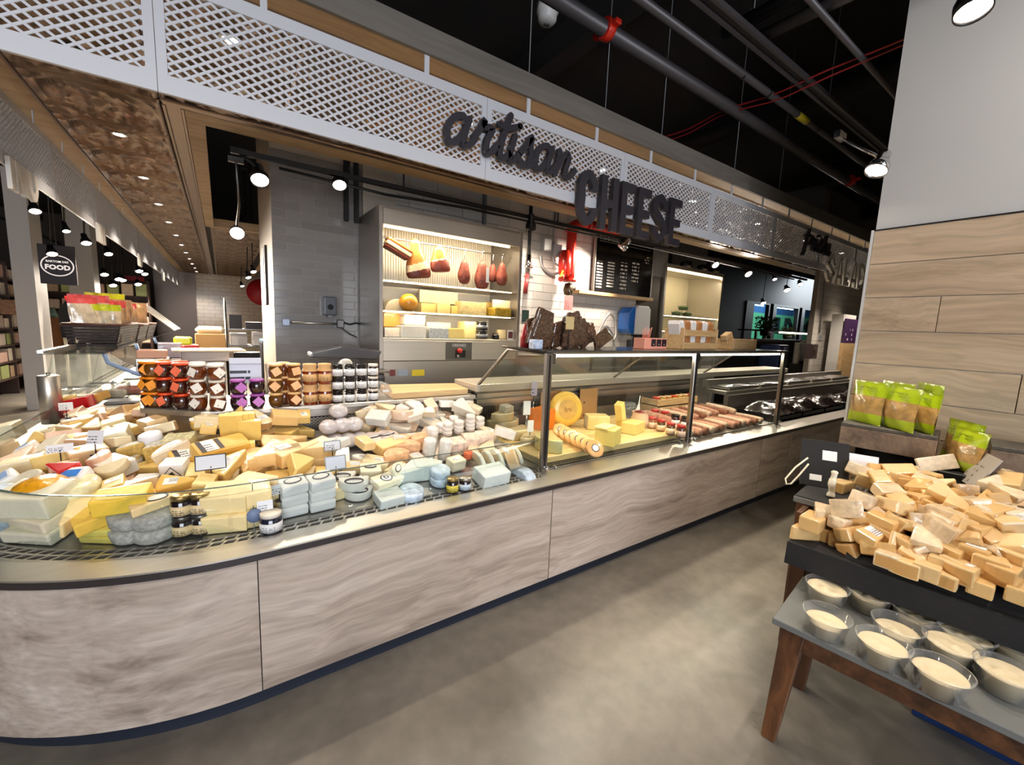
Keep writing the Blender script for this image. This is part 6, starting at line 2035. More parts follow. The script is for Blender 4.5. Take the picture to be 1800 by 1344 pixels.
# golden loaves with printed bands
for k, (cx, cy, yw, lf) in enumerate(((348, 812, 40, 0.03), (385, 790, 35, 0.06), (335, 830, 25, 0.0))):
    o = put(block_mesh(0.22, 0.10, 0.085, [cheese_mat((246, 196, 92))], 0.018), cx, cy, LIFT + lf, yw, '%s golden loaf cheese with dark printed bands' % ('front', 'rear', 'lowest')[k], (0.25, 0.1), name='loaf_cheese')
    sticker(o, 0.05, 0.075, (-0.05, 0, 0.0855), m=LABEL_XY)
    sticker(o, 0.018, 0.075, (-0.085, 0, 0.0855), m=DARK_LOGO, name='label_band')
    sticker(o, 0.018, 0.070, (-0.012, 0, 0.0855), m=DARK_LOGO, name='label_band')
# white packs with black triangle print
for k, (cx, cy, lf) in enumerate(((262, 860, 0), (312, 858, 0), (312, 855, 0.062))):
    o = put(block_mesh(0.088, 0.07, 0.06, [WHITEP], 0.004), cx, cy, LIFT + lf, 2 + 6 * (k == 0), '%s white pack with black triangle logo' % ('left-hand', 'lower right', 'upper right')[k], name='triangle_pack', base=True)
    MB().prism([(-0.036, 0.008), (0.036, 0.008), (0.0, 0.052)], 0, 0.0008, M=Matrix.Translation((0, -0.0352, 0)) @ Matrix.Rotation(PI / 2, 4, 'X')).build('logo_outline', DARK_LOGO, o)
    MB().prism([(-0.030, 0.011), (0.030, 0.011), (0.0, 0.047)], 0, 0.0008, M=Matrix.Translation((0, -0.0362, 0)) @ Matrix.Rotation(PI / 2, 4, 'X')).build('logo_field', PAPER, o)
    MB().prism([(-0.018, 0.012), (0.014, 0.012), (0.004, 0.030)], 0, 0.0008, M=Matrix.Translation((0, -0.0372, 0)) @ Matrix.Rotation(PI / 2, 4, 'X')).build('logo_mark', DARK_LOGO, o)
o = put(block_mesh(0.16, 0.12, 0.09, [cheese_mat((250, 224, 148))]), 372, 850, LIFT, 5, 'yellow block carrying the tall price card', name='cheese_block')
# grey rinds and herb crusts
for k, (cx, cy, r, h) in enumerate(((243, 820, 0.055, 0.07), (262, 805, 0.055, 0.07), (292, 800, 0.07, 0.075), (235, 800, 0.05, 0.06))):
    put(half_mesh(r, h, [cheese_mat((206, 170, 90), 'stone'), cheese_mat((204, 200, 186), 'stone')]), cx, cy, LIFT + 0.02 * k, 20 * k, '%s stone-grey rinded piece of the group under the shelf corner' % ORD[k], name='grey_rind_cheese')
o = put(block_mesh(0.12, 0.09, 0.06, [cheese_mat((214, 206, 160), 'stone')]), 318, 785, LIFT + 0.06, 15, 'olive-speckled block below the shelf corner', name='herb_cheese')
put(wheel_mesh(0.045, 0.05, cheese_mat((236, 236, 240), 'plain')), 268, 778, LIFT + 0.09, 0, 'white pot with blue lid under the shelf corner', name='white_pot', cat='pot')
# stone wheels near the twin jars
for lv in range(2):
    put(wheel_mesh(0.078, 0.05, cheese_mat((172, 172, 164), 'stone')), 276, 952, LIFT + 0.051 * lv, 0, '%s of two grey ash-coated wheels left of the preserve jars' % ('lower', 'upper')[lv], name='ash_round_cheese', base=True)
    put(wheel_mesh(0.07, 0.05, cheese_mat((168, 168, 160), 'stone')), 238, 950, LIFT + 0.051 * lv, 0, '%s of two grey ash-coated wheels behind the yellow slabs' % ('lower', 'upper')[lv], name='ash_round_cheese', base=True)
o = put(wedge_mesh(0.16, 0.10, 0.035, [cheese_mat((246, 214, 156)), cheese_mat(RIND_TAN)]), 280, 948, LIFT + 0.104, 200, 'tan wedge with oval label on the ash-coated wheels', name='cheese_wedge', base=True)
logo(o, 0.07, 0.04, 0.0356)
for lv in range(2):
    put(block_mesh(0.13, 0.10, 0.026, [cheese_mat((234, 214, 110))]), 195, 968, LIFT + 0.027 * lv, -5 + 8 * lv, '%s flat green-yellow slab by the curved grille' % ('lower', 'upper')[lv], name='cheese_slab', base=True)
o = put(wedge_mesh(0.17, 0.13, 0.048, [cheese_mat((250, 204, 84)), cheese_mat((240, 190, 90))]), 190, 962, LIFT + 0.055, 215, 'golden yellow wedge with oval label on the slabs', name='cheese_wedge', base=True)
logo(o, 0.07, 0.04, 0.0486)
put(block_mesh(0.16, 0.09, 0.065, [cheese_mat((250, 206, 70))]), 226, 945, LIFT + 0.105, 15, 'bright yellow block above the golden wedge', name='cheese_block', base=True)
put(block_mesh(0.19, 0.13, 0.045, [cheese_mat((236, 230, 204))]), 82, 968, LIFT, 3, 'flat pale slab at the bottom of the curved front', name='cheese_slab', base=True)
put(block_mesh(0.17, 0.12, 0.045, [cheese_mat((240, 226, 196))]), 85, 958, LIFT + 0.046, -6, 'cream block resting on the flat pale slab', name='cheese_block', base=True)
put(block_mesh(0.20, 0.13, 0.085, [cheese_mat((238, 234, 206))]), 75, 945, LIFT + 0.092, 8, 'large pale block with crumpled paper near the curved glass', name='cheese_block', base=True)
put(wedge_mesh(0.24, 0.12, 0.06, [cheese_mat((248, 222, 160)), cheese_mat(RIND_TAN)]), 145, 930, LIFT + 0.05, 110, 'long tan wedge pointing down to the grille', (0.2, 0), name='cheese_wedge', base=True)
for k, (cx, cy) in enumerate(((12, 965), (20, 945), (8, 925))):
    put(block_mesh(0.13, 0.10, 0.045, [BLUEW if k != 1 else cheese_mat(CREAM_C)]), cx, cy, LIFT + 0.046 * k, 10 * k, '%s pale blue pack at the left edge of the curved glass' % ('lowest', 'middle', 'topmost')[k], name='cheese_pack', base=True)
CRYST = pm('golden_lumps', (236, 166, 30), 0.3, coat=1.0, coatr=0.08, var=0.35, vscale=26, bump=1.0, bscale=40)
me = ball_mesh(0.085, 0.55, CRYST)
put(me, 78, 880, LIFT + 0.10, 0, 'bag of golden-orange crumbly cheese near the curved glass', name='golden_cheese_bag')
o = put(wheel_mesh(0.08, 0.06, cheese_mat((244, 236, 190), 'film'), 0.4), 135, 870, LIFT + 0.09, 0, 'cream film-wrapped round with a green mark', name='wrapped_round')
sticker(o, 0.025, 0.012, (0.0, -0.02, 0.0606), m=pm('green_mark', (110, 170, 50), 0.5), oval=True)
for k, (cx, cy, c, wd, lf) in enumerate(((132, 845, (70, 136, 220), 'blue-labelled white pack above the cream round', 0.12), (55, 795, (150, 180, 226), 'blue and white tilted pack at the left of the pile', 0.10), (20, 850, (150, 180, 226), 'striped blue-white pack near the left frame edge', 0.10))):
    o = put(block_mesh(0.11, 0.07, 0.045, [WHITEP], 0.01), cx, cy, LIFT + lf, 20 - 15 * k, wd, (0.3, 0), name='blue_label_pack')
    sticker(o, 0.07, 0.035, (0, 0, 0.0456), m=pm('blue_print_%d' % k, c, 0.4))
REDW = pm('red_wax', (206, 30, 34), 0.25, coat=0.6)
for k, (cx, cy, s, lf) in enumerate(((112, 838, 0.10, 0.12), (122, 735, 0.11, 0.08), (140, 718, 0.14, 0.12))):
    put(wedge_mesh(s * 1.3, s * 0.8, s * 0.55, [REDW, REDW]), cx, cy, LIFT + lf, 40 * k, '%s red-waxed piece from the front of the corner pile' % ORD[k], name='red_wax_cheese')
o = put(block_mesh(0.14, 0.09, 0.07, [cheese_mat((250, 204, 96))]), 125, 712, LIFT + 0.14, 10, 'yellow block topping the far end of the pile', name='cheese_block')
o = put(block_mesh(0.17, 0.11, 0.06, [cheese_mat((246, 186, 90))]), 170, 705, LIFT + 0.12, -15, 'orange-tan block with white price label at the far end', name='cheese_block')
sticker(o, 0.05, 0.04, (0, 0, 0.0606), m=LABEL_XY)
for k, (cx, cy, w, h, lf, c) in enumerate(((215, 788, 0.13, 0.10, 0.05, (238, 232, 200)), (205, 830, 0.15, 0.06, 0.05, (244, 240, 228)), (20, 770, 0.17, 0.09, 0.06, (238, 230, 192)), (205, 755, 0.14, 0.06, 0.08, (240, 226, 170)), (15, 800, 0.14, 0.07, 0.06, (228, 198, 150)))):
    put(block_mesh(w, 0.10, h, [cheese_mat(c)]), cx, cy, LIFT + lf, 10 * k - 20, '%s large plain cream block from the right in the corner pile' % ORD[k], name='cheese_block')
for k, (cx, cy) in enumerate(((402, 932), (440, 926))):
    for lv in range(2):
        put(block_mesh(0.15, 0.12, 0.075, [cheese_mat((250, 226, 166))]), cx, cy, LIFT + 0.077 * lv, -8 + 10 * k, '%s straw block of the %s pair right of the preserve jars' % (('lower', 'upper')[lv], ('left', 'right')[k]), name='cheese_block', base=True)
for k, (cx, cy, lf) in enumerate(((440, 868, 0.05), (475, 880, 0.02), (455, 855, 0.10), (490, 868, 0.07))):
    put(wedge_mesh(0.16, 0.11, 0.05, [cheese_mat((248, 222, 170)), cheese_mat((236, 198, 140))]), cx, cy, LIFT + lf, 70 + 40 * k, '%s peach-cream wedge behind the blue sticker' % ORD[k], (0.2, 0.1), name='cheese_wedge')

# fill: further pieces wherever the heap is still open
rf = random.Random(21)
taken = [(v[1], v[2]) for v in PILE]
ZONES = [(0.0, 0.62, [BRIE, (236, 216, 184), (238, 226, 206), ROSE, (228, 196, 164)]), (0.62, 1.0, [IVORY, BRIE, (238, 214, 172), (236, 202, 142)]), (1.0, 1.45, [BUTTER, (242, 204, 120), (240, 198, 130), IVORY]),
         (1.45, 2.2, [IVORY, BUTTER, (242, 196, 100), (240, 204, 136), (234, 210, 170)]), (2.2, 4.6, [IVORY, (238, 220, 180), (234, 200, 150), BUTTER, (228, 190, 140), (240, 232, 208), (230, 190, 158)])]


d = 0.27
row = 0
_fm = {}
while d < 0.93:
    run = 0.05 + 0.04 * (row % 2)
    while run < 4.15:
        r_eff = RAD - d if 1.4 < run < 1.4 + RAD * PI / 2 else None
        step = 0.112 * (RAD / max(r_eff, 0.35) if r_eff else 1.0)
        u = run + rf.uniform(-0.015, 0.015)
        dd = d + rf.uniform(-0.02, 0.02)
        run += step
        p = path_point(u, dd)
        if p.x > -0.40 and p.y > SHY + 0.02 and p.x < CX:
            if p.x - (-0.372) > -(p.y - 2.885) * 1.1 - 0.03:
                continue
        if p.x > CX and p.y > SHY - 0.02:
            continue
        near = min((((u - a) / (1.0 if not r_eff else 1.0)) ** 2 + (dd - b) ** 2) for a, b in taken) ** 0.5
        layers = 1 if near < 0.11 else (2 if d > 0.30 else 1)
        if near < 0.078:
            continue
        z_ = next(z for z in ZONES if z[0] <= u < z[1])
        for lv in range(layers):
            c = rf.choice(z_[2])
            kind = rf.choice(('wedge', 'wedge', 'block', 'wedge', 'half', 'block'))
            key = (kind, c, rf.randint(0, 1))
            if key not in _fm:
                s = (0.85, 1.1)[key[2]]
                rind = cheese_mat(RIND_TAN) if kind == 'wedge' and sum(c) < 660 else cheese_mat(c)
                if kind == 'wedge':
                    _fm[key] = wedge_mesh(0.15 * s, 0.10 * s, 0.055 * s, [cheese_mat(c), rind])
                elif kind == 'block':
                    _fm[key] = block_mesh(0.118 * s, 0.08 * s, 0.052 * s, [cheese_mat(c)])
                else:
                    _fm[key] = half_mesh(0.066 * s, 0.05 * s, [cheese_mat(c), rind])
            z0 = zdeck(min(max(dd, 0.17), 0.93)) + LIFT + 0.058 * lv + (0.02 if lv else 0.0)
            yaw = rf.uniform(0, 360)
            tl = (rf.uniform(-0.35, 0.35), rf.uniform(-0.3, 0.3)) if lv else (rf.uniform(-0.06, 0.06), rf.uniform(-0.06, 0.06))
            o = put(_fm[key], 0, 0, 0, yaw, None, tl, name={'wedge': 'cheese_wedge', 'block': 'cheese_block', 'half': 'half_round_cheese'}[kind], pos=Vector((p.x + rf.uniform(-.01, .01), p.y + rf.uniform(-.01, .01), z0 + (0.012 if lv else 0))))
            PILE[-1].append((c, kind, lv))
            if rf.random() < 0.32:
                hh = {'wedge': 0.055, 'block': 0.052, 'half': 0.05}[kind] * (0.85, 1.1)[key[2]]
                kk = ('stk', rf.randint(0, 1))
                if kk not in _fm:
                    _fm[kk] = MB().box(-0.024, 0.024, -0.016, 0.016, 0, 0.0012).mesh('label_sticker', (LABEL_XY, LABEL_GREY)[kk[1]])
                ob('label_sticker', _fm[kk], o, (0.015 if kind != 'half' else 0, 0, hh + 0.0005), (0, 0, rf.choice((0, 0.3, 1.57))))
    d += 0.088
    row += 1


def cname(c):
    r, g, b = c
    if c == BRIE:
        return 'chalk-white'
    if c == ROSE:
        return 'rose-tan'
    if c == BUTTER:
        return 'butter-yellow'
    if c == CREAM_C or (r > 238 and b > 198):
        return 'cream'
    if c == IVORY:
        return 'ivory'
    if b < 165:
        return 'straw'
    return 'pale tan'


# labels: what it is, then its row behind the glass and its place counted from the glass case
for v in PILE:
    if v[3]:
        tag(v[0], v[3], v[4], 'cheeses in the open counter')
auto = [v for v in PILE if v[3] is None]
rowsd = {}
for v in auto:
    rowsd.setdefault((int((v[2] - 0.22) / 0.088), v[5][2]), []).append(v)
for (rw, lv), lst in rowsd.items():
    lst.sort(key=lambda v: v[1])
    for k, v in enumerate(lst):
        c, kind, _ = v[5]
        nm = {'wedge': 'wedge', 'block': 'block', 'half': 'half round'}[kind]
        tag(v[0], '%s %s, %s from the case in %s row %s behind the glass' % (cname(c), nm, ORD[min(k, 29)], ('lower', 'upper')[lv], ('one', 'two', 'three', 'four', 'five', 'six', 'seven', 'eight', 'nine')[max(rw, 0)]), 'cheese', 'cheeses in the open counter')


# price cards and jars among the cheese
def price_card(px, py, lift, w, h, label, stalk=0.05, m=None, frame=None, yaw=0.0, lean=0.25):
    p, d = on_deck(px, py, lift)
    t = thing('price_card', label, 'price card', p, (0, 0, yaw), 'price cards among the cheese')
    M = Matrix.Translation((0, 0, stalk)) @ Matrix.Rotation(-lean, 4, 'X')
    MB().box(-w / 2, w / 2, 0, 0.002, 0, h, M=M).build('card', m or CARD_PRINT, t)
    if frame:
        MB().box(-w / 2 - 0.004, w / 2 + 0.004, 0.0022, 0.004, -0.004, h + 0.004, M=M).build('holder', frame, t)
    MB().tube([(0, 0.003, 0), (0, 0.003, stalk + 0.01)], 0.0025, 6).lathe([(0, 0), (0.018, 0), (0.018, 0.004), (0, 0.004)], 12, cap=False).build('stalk', BLACK, t)
    return t


BLANK = pm('blank_grey_card', (214, 218, 226), 0.5)
price_card(591, 842, 0.09, 0.082, 0.055, 'blank white price card with grey header in the middle of the counter', 0.05, BLANK, STEEL_DARK)
price_card(585, 806, 0.08, 0.07, 0.042, 'printed price card in front of the lilac balls', 0.05, None, GREY_PAINT)
price_card(372, 843, 0.10, 0.10, 0.055, 'tall price card with black triangle and blank grey field', 0.05, BLANK, BLACK)
price_card(492, 880, 0.08, 0.065, 0.04, 'small white tilted price card left of the white packs', 0.03, None, None, 0.25)
price_card(467, 912, 0.04, 0.055, 0.045, 'white card with bold print behind the single preserve pot', 0.03, None, None)
price_card(108, 815, 0.12, 0.08, 0.035, 'white card with black numerals above the red wax piece', 0.05, None, None, 0.2)
price_card(168, 800, 0.12, 0.06, 0.06, 'slanted card with a dark oval ring in the corner pile', 0.05, None, None, -0.4)
price_card(118, 735, 0.15, 0.06, 0.045, 'grey printed card above the red wax at the far end', 0.05, LABEL_GREY, None, 0.3)


def small_jar(pos, label, body, lidm, bandm, r=0.033, h=0.078):
    t = thing('spread_jar', label, 'jar', pos, group='small jars in front of the cheese')
    MB().lathe([(0.0, 0), (r * 0.95, 0), (r, 0.005), (r, h * 0.72), (r * 0.88, h * 0.80), (0.0, h * 0.80)], 22, cap=False).build('jar', body, t)
    MB().lathe([(0.0, h), (r * 0.93, h), (r * 0.96, h * 0.97), (r * 0.96, h * 0.81), (0, h * 0.81)], 22, cap=False).build('lid', lidm, t)
    MB().lathe([(r + 0.0004, h * 0.10), (r + 0.001, h * 0.10), (r + 0.001, h * 0.55), (r + 0.0004, h * 0.55)], 22, cap=False).build('label', bandm, t)
    return t


TANL = print_mat('tan_label', (226, 200, 152), (70, 50, 40), 5, 12, 0.5)
GOLDLID = pm('gold_lid', (168, 146, 96), 0.3, 0.9)
for k, (px, py) in enumerate(((323, 947), (356, 943))):
    q = front_at(px, 0.205)
    for lv in range(2):
        small_jar((q.x, q.y, q.z + 0.0785 * lv), '%s %s jar of the dark preserve jars stacked two by two' % (('lower', 'upper')[lv], ('left', 'right')[k]), JB, GOLDLID if lv else STEEL_DARK, TANL, 0.034, 0.078)
q = atz(477, 932, 0.6625)
small_jar((q.x, q.y, 0.6625), 'single squat jar with white lid on the steel rim', jar_mat('navy_jar', (30, 32, 52)), LID['white'], WL, 0.040, 0.078)
q = atz(795, 864, 0.6625)
small_jar((q.x, q.y + 0.0, 0.6625), 'dark jar with yellow label on the rim', JB, GOLDLID, print_mat('yellow_label', (222, 204, 80), (80, 70, 40), 5, 8, 0.5), 0.030, 0.075)
q = atz(817, 860, 0.6625)
small_jar((q.x, q.y + 0.0, 0.6625), 'dark jar with pale blue label on the rim', JB, STEEL_PLAIN, print_mat('pale_blue_label', (206, 220, 232), (80, 90, 100), 5, 10, 0.5), 0.031, 0.066)

# ---------------------------------------------------------------- contents of the glass case
BZ = 0.7165


def on_board(px, py):
    return atz(px, py, BZ)


def case_item(name, me, px, py, label, cat='cheese', rot=(0, 0, 0), dz=0.0):
    p = on_board(px, py) if px > 10 else Vector((px, py, BZ))
    o = ob(name, me, None, (p.x, p.y, BZ + dz), rot)
    return tag(o, label, cat)


W_GOLD = pm('golden_wheel', (248, 198, 84), 0.3, coat=0.4, var=0.06, vscale=5)
p = on_board(1003, 752)
w = tag(ob('golden_round_cheese', wheel_mesh(0.142, 0.090, W_GOLD, 0.42, 36), None, (p.x, p.y + 0.10, BZ + 0.142), (PI / 2 - 0.10, 0, -0.30)), 'large golden cheese wheel standing upright with a stamped face', 'cheese')
MB().lathe([(0.0, 0.0), (0.078, 0.0), (0.088, -0.003)], 30, cap=False).build('stamped_face', pm('stamp_face', (226, 178, 92), 0.5, var=0.15, vscale=20), w, loc=(0, 0, 0.0912))
ob('stamp_lettering', text_mesh('stamp_lettering', 'fru', 0.055, pm('stamp_ink', (170, 128, 70), 0.5), 0.0008, 0.002), w, (0, 0.0, 0.0925), (-PI / 2, 0, 0.2))
case_item('orange_cheese_block', block_mesh(0.15, 0.15, 0.16, [cheese_mat((242, 134, 36), 'plain')]), 952, 752, 'tall orange cheese block left of the golden wheel', rot=(0, 0, 0.25))
KB = print_mat('kraft_board', (206, 160, 108), (110, 80, 60), 7, 6, 0.4)
for k, (px, lb) in enumerate(((1034, 'kraft board with dark print right behind the golden wheel'), (968, 'kraft board with a dark loop left behind the golden wheel'))):
    q = aty(px, 700, 2.66)
    tag(MB().box(-0.11, 0.11, -0.006, 0.006, 0, 0.27).build('kraft_board', KB, None, 0.004, loc=(q.x, 2.655, BZ)), lb, 'board')
for k, (px, py, r, h, dz, lb) in enumerate(((1.72, 2.52, 0.14, 0.10, 0.0, 'largest grey-beige half wheel behind the end glass'), (1.73, 2.36, 0.12, 0.07, 0.0, 'beige half wheel in front of the largest one'), (1.71, 2.52, 0.12, 0.06, 0.102, 'beige half wheel stacked on top behind the end glass'), (1.74, 2.24, 0.11, 0.05, 0.0, 'tan-rinded half wheel near the end glass'))):
    case_item('halved_cheese', half_mesh(r, h, [cheese_mat((226, 206, 158)), cheese_mat((196, 172, 128))]), px, py, lb, rot=(0, 0, 3.3 + 0.2 * k), dz=dz)
case_item('pale_cut_cheese', half_mesh(0.14, 0.085, [cheese_mat((228, 214, 150)), cheese_mat((206, 190, 128))], 0.5), 1.72, 2.09, 'big pale cut wheel at the front left corner of the case', rot=(0, 0, 1.2))
case_item('grey_stone_cheese', block_mesh(0.09, 0.07, 0.05, [cheese_mat((178, 170, 150), 'stone')]), 1.70, 2.52, 'small grey rough piece on top of the half wheels', rot=(0.2, 0, 0.3), dz=0.165)
SMALLR = cheese_mat((234, 176, 106))
for k in range(7):
    px, py = 984 + 10.0 * k, 768 + 5.6 * k
    p = on_board(px, py)
    o = ob('small_round_cheese', wheel_mesh(0.058, 0.018, SMALLR, 0.48), None, (p.x, p.y, BZ + 0.046), (0.88, 0, -0.35))
    tag(o, '%s small tan round from the back of the leaning row' % ORD[k], 'cheese', 'leaning row of small rounds')
    sticker(o, 0.052, 0.052, (0, 0, 0.0182), m=DARK_LOGO, oval=True, name='label_ring')
    sticker(o, 0.042, 0.042, (0, 0, 0.0194), m=PAPER, oval=True)
o = case_item('white_faced_cheese', block_mesh(0.18, 0.13, 0.11, [cheese_mat((248, 226, 150)), cheese_mat((236, 238, 240), 'plain')]), 1048, 752, 'yellow cheese with a white wrapped face behind the cube', rot=(0, 0, 2.6))
case_item('cheese_cube', block_mesh(0.17, 0.14, 0.115, [cheese_mat((244, 214, 120), 'plain')], 0.006), 1068, 779, 'large straw cheese cube at the front of the board', rot=(0, 0, 0.45))
case_item('flat_slice', block_mesh(0.16, 0.10, 0.012, [cheese_mat((250, 226, 150), 'plain')], 0.003), 1062, 779, 'flat slice lying on the large straw cube', rot=(0, 0, 0.3), dz=0.116)
case_item('cheese_brick', block_mesh(0.19, 0.12, 0.085, [cheese_mat((250, 216, 124), 'plain')], 0.006), 1112, 759, 'butter-yellow cheese brick right of the cube', rot=(0, 0, 0.30))
case_item('leaning_wedge', block_mesh(0.07, 0.06, 0.20, [cheese_mat((250, 220, 130), 'plain')], 0.005), 1092, 752, 'tall butter-yellow wedge leaning back on the brick', rot=(0.0, -0.38, 0.3), dz=0.03)
p = on_board(1110, 735)
t = thing('glass_bowl_lidded', 'clear lidded glass bowl behind the cheese brick', 'bowl', p + Vector((0, 0.05, 0)))
MB().lathe([(0.05, 0.0), (0.065, 0.06), (0.07, 0.12)], 20).build('bowl', PLASTIC, t)
MB().lathe([(0.075, 0.12), (0.06, 0.14), (0.0, 0.145)], 20, cap=False).build('lid', PLASTIC, t)
p = on_board(1128, 752)
t = thing('paper_sack', 'rose paper sack of dried tomatoes in the case', 'sack', p + Vector((0.03, 0.05, 0)))
MB().lathe([(0.0, 0), (0.07, 0), (0.08, 0.06), (0.062, 0.11), (0.068, 0.125)], 16, cap=False).build('sack', pm('rose_paper', (232, 196, 160), 0.7, bump=0.5, bscale=18), t)
MB().lathe([(0.062, 0.10), (0.04, 0.13), (0.0, 0.14)], 14, cap=False).build('contents', pm('dried_tomato', (130, 36, 26), 0.4, var=0.5, vscale=40, bump=1, bscale=40), t)
p = on_board(1118, 745)
t = thing('stalk_card', 'white triangular price card on a tilted stalk in the case', 'price card', p + Vector((0, 0.02, 0)))
MB().tube([(0.02, 0, 0.0), (0.05, 0, 0.24)], 0.004, 6).build('stalk', WHITE_MATTE, t)
MB().prism([(-0.02, 0.08), (0.06, 0.12), (0.045, 0.19)], 0, 0.003, M=Matrix.Rotation(PI / 2, 4, 'X')).build('card', PAPER, t)
REDLID = pm('red_check_lid', (206, 60, 56), 0.4, var=0.3, vscale=60)
for k, (px, py) in enumerate(((1146, 752), (1161, 757), (1178, 763), (1196, 768))):
    p = on_board(px, py)
    small_jar(p, '%s red-lidded jar from the left in the front row of the case' % ORD[k], jar_mat('case_jar_%d' % k, ((150, 80, 30), (96, 64, 30), (110, 70, 40), (90, 50, 30))[k]), REDLID, pm('peach_label', (240, 208, 176), 0.6), 0.034, 0.095)
for k, (px, py) in enumerate(((1150, 738), (1168, 742), (1186, 748), (1204, 752))):
    p = on_board(px, py)
    small_jar(p, '%s dark-lidded jar from the left in the second row of the case' % ORD[k], jar_mat('case_jarb_%d' % k, ((150, 60, 40), (120, 80, 40), (70, 30, 40), (60, 26, 34))[k]), BLACK_GLOSS if k > 1 else REDLID, PAPER, 0.036, 0.10)
p = on_board(1220, 735)
t = thing('jar_crate', 'pale slatted wooden crate of small jars at the back of the case', 'crate', Vector((p.x, 2.50, 0.669)))
for z in (0.0, 0.075, 0.15):
    MB().box(-0.30, 0.34, -0.10, -0.09, z, z + 0.06).build('slat', BEECH, t, 0.002)
MB().box(-0.30, 0.34, -0.09, 0.09, 0.145, 0.155).build('shelf_board', BEECH, t)
for x in (-0.30, 0.33):
    MB().box(x, x + 0.01, -0.09, 0.10, 0, 0.21).build('end_board', BEECH, t)
ux = p.x
for k in range(7):
    small_jar(Vector((ux - 0.24 + 0.09 * k, 2.47, 0.825)), '%s small jar from the left standing in the slatted crate' % ORD[k], jar_mat('crate_jar_%d' % k, ((190, 70, 40), (226, 190, 80), (214, 120, 60), (220, 180, 70), (230, 170, 60), (214, 150, 60), (200, 80, 40))[k]), LID['red'] if k % 3 == 0 else LID['peach'], LID['peach'], 0.036, 0.07)
SAUS = [pm('salami_cream', (226, 196, 170), 0.6, var=0.3, vscale=40), pm('salami_rose', (206, 150, 124), 0.6, var=0.35, vscale=40), pm('salami_brown', (150, 96, 70), 0.6, var=0.4, vscale=40)]
rs = random.Random(9)
for k in range(13):
    x = 3.10 + 0.093 * k + rs.uniform(-0.01, 0.01)
    lay = 0
    y = 2.02 + rs.uniform(-0.02, 0.03)
    t = tag(MB().tube(smooth_line([(0, -0.13, 0.0), (0, -0.10, 0.004), (0.004, 0.0, 0.006), (0, 0.14, 0.004), (0, 0.17, 0.0)], 3), [0.016] + [0.034] * 11 + [0.016], 12).build('salami_stick', SAUS[k % 3], None, loc=(x, y, 0.669 + 0.034), rot=(0, 0, rs.uniform(-0.12, 0.12))), '%s dry salami stick from the left on the case floor' % ORD[k], 'salami', 'salami sticks in the case')
for k in range(9):
    x = 3.16 + 0.125 * k + rs.uniform(-0.01, 0.01)
    tag(MB().tube(smooth_line([(0, -0.13, 0.0), (0, -0.10, 0.004), (0.004, 0.0, 0.006), (0, 0.14, 0.004), (0, 0.17, 0.0)], 3), [0.016] + [0.034] * 11 + [0.016], 12).build('salami_stick', SAUS[(k + 1) % 3], None, loc=(x, 2.26 + rs.uniform(-0.02, 0.02), 0.669 + 0.085), rot=(0.05, 0, rs.uniform(-0.15, 0.15))), '%s dry salami stick from the left in the raised rear row' % ORD[k], 'salami', 'salami sticks in the case')
MB().box(3.06, 4.36, 2.14, 2.44, 0.668, 0.718).build('riser', STEEL_PLAIN, c3)
for k, (px, py, w_, h_, lb, m_) in enumerate(((936, 752, 0.05, 0.11, 'purple-headed price card behind the end glass', print_mat('purple_card', (190, 186, 206), (90, 80, 120), 4, 5, 0.5)), (924, 770, 0.055, 0.10, 'white tilted price card behind the end glass', PAPER), (931, 782, 0.045, 0.08, 'small white tag card below the tilted one', PAPER))):
    p = on_board(px, py)
    t = thing('case_price_card', lb, 'price card', p, (0, 0, -0.2), 'price cards in the case')
    s0 = 0.26 if k == 0 else (0.17 if k == 1 else 0.09)
    MB().box(-w_ / 2, w_ / 2, 0, 0.003, s0, s0 + h_).build('card', m_, t, 0.0)
    MB().tube([(0, 0.004, 0), (0, 0.004, s0 + 0.01)], 0.004, 6).build('stalk', CHROME, t)

# ---------------------------------------------------------------- stepped display on the right
A8 = math.radians(-8.0)
DU = Vector((0.139, -0.990, 0))          # along the front, towards the right of the picture
DV = Vector((0.990, 0.139, 0))           # away from the aisle
DO = Vector((1.674, 0.623, 0))
DM = Matrix((DU, DV, Vector((0, 0, 1)))).transposed()
DROT = DM.to_euler()                     # local x = along the front, local y = depth


def dp(u, v, z):
    return DO + DU * u + DV * v + Vector((0, 0, z))


TOPG = pm('table_top_grey', (122, 124, 122), 0.35, var=0.08, vscale=5)
t = thing('low_sample_table', 'low table with grey top and splayed dark wooden legs holding sample tubs', 'table', DO, DROT)
MB().box(0.0, 1.0, 0.0, 0.43, 0.425, 0.45).build('table_top', TOPG, t, 0.003)
MB().box(0.05, 0.95, 0.035, 0.06, 0.345, 0.424).build('front_rail', TABLE_RAIL, t, 0.002)
MB().box(0.05, 0.95, 0.37, 0.395, 0.345, 0.424).build('back_rail', TABLE_RAIL, t, 0.002)
MB().box(0.04, 0.065, 0.06, 0.37, 0.345, 0.424).build('side_rail', TABLE_RAIL, t, 0.002)


def leg(u0, v0, u1, v1, s0=0.075, s1=0.045, h=0.424, z0=0.0):
    vs = []
    for (u, v, s, z) in ((u1, v1, s1, z0), (u0, v0, s0, h)):
        vs += [(u - s / 2, v - s / 2, z), (u + s / 2, v - s / 2, z), (u + s / 2, v + s / 2, z), (u - s / 2, v + s / 2, z)]
    return MB().add(vs, [(3, 2, 1, 0), (4, 5, 6, 7), (0, 1, 5, 4), (1, 2, 6, 5), (2, 3, 7, 6), (3, 0, 4, 7)])


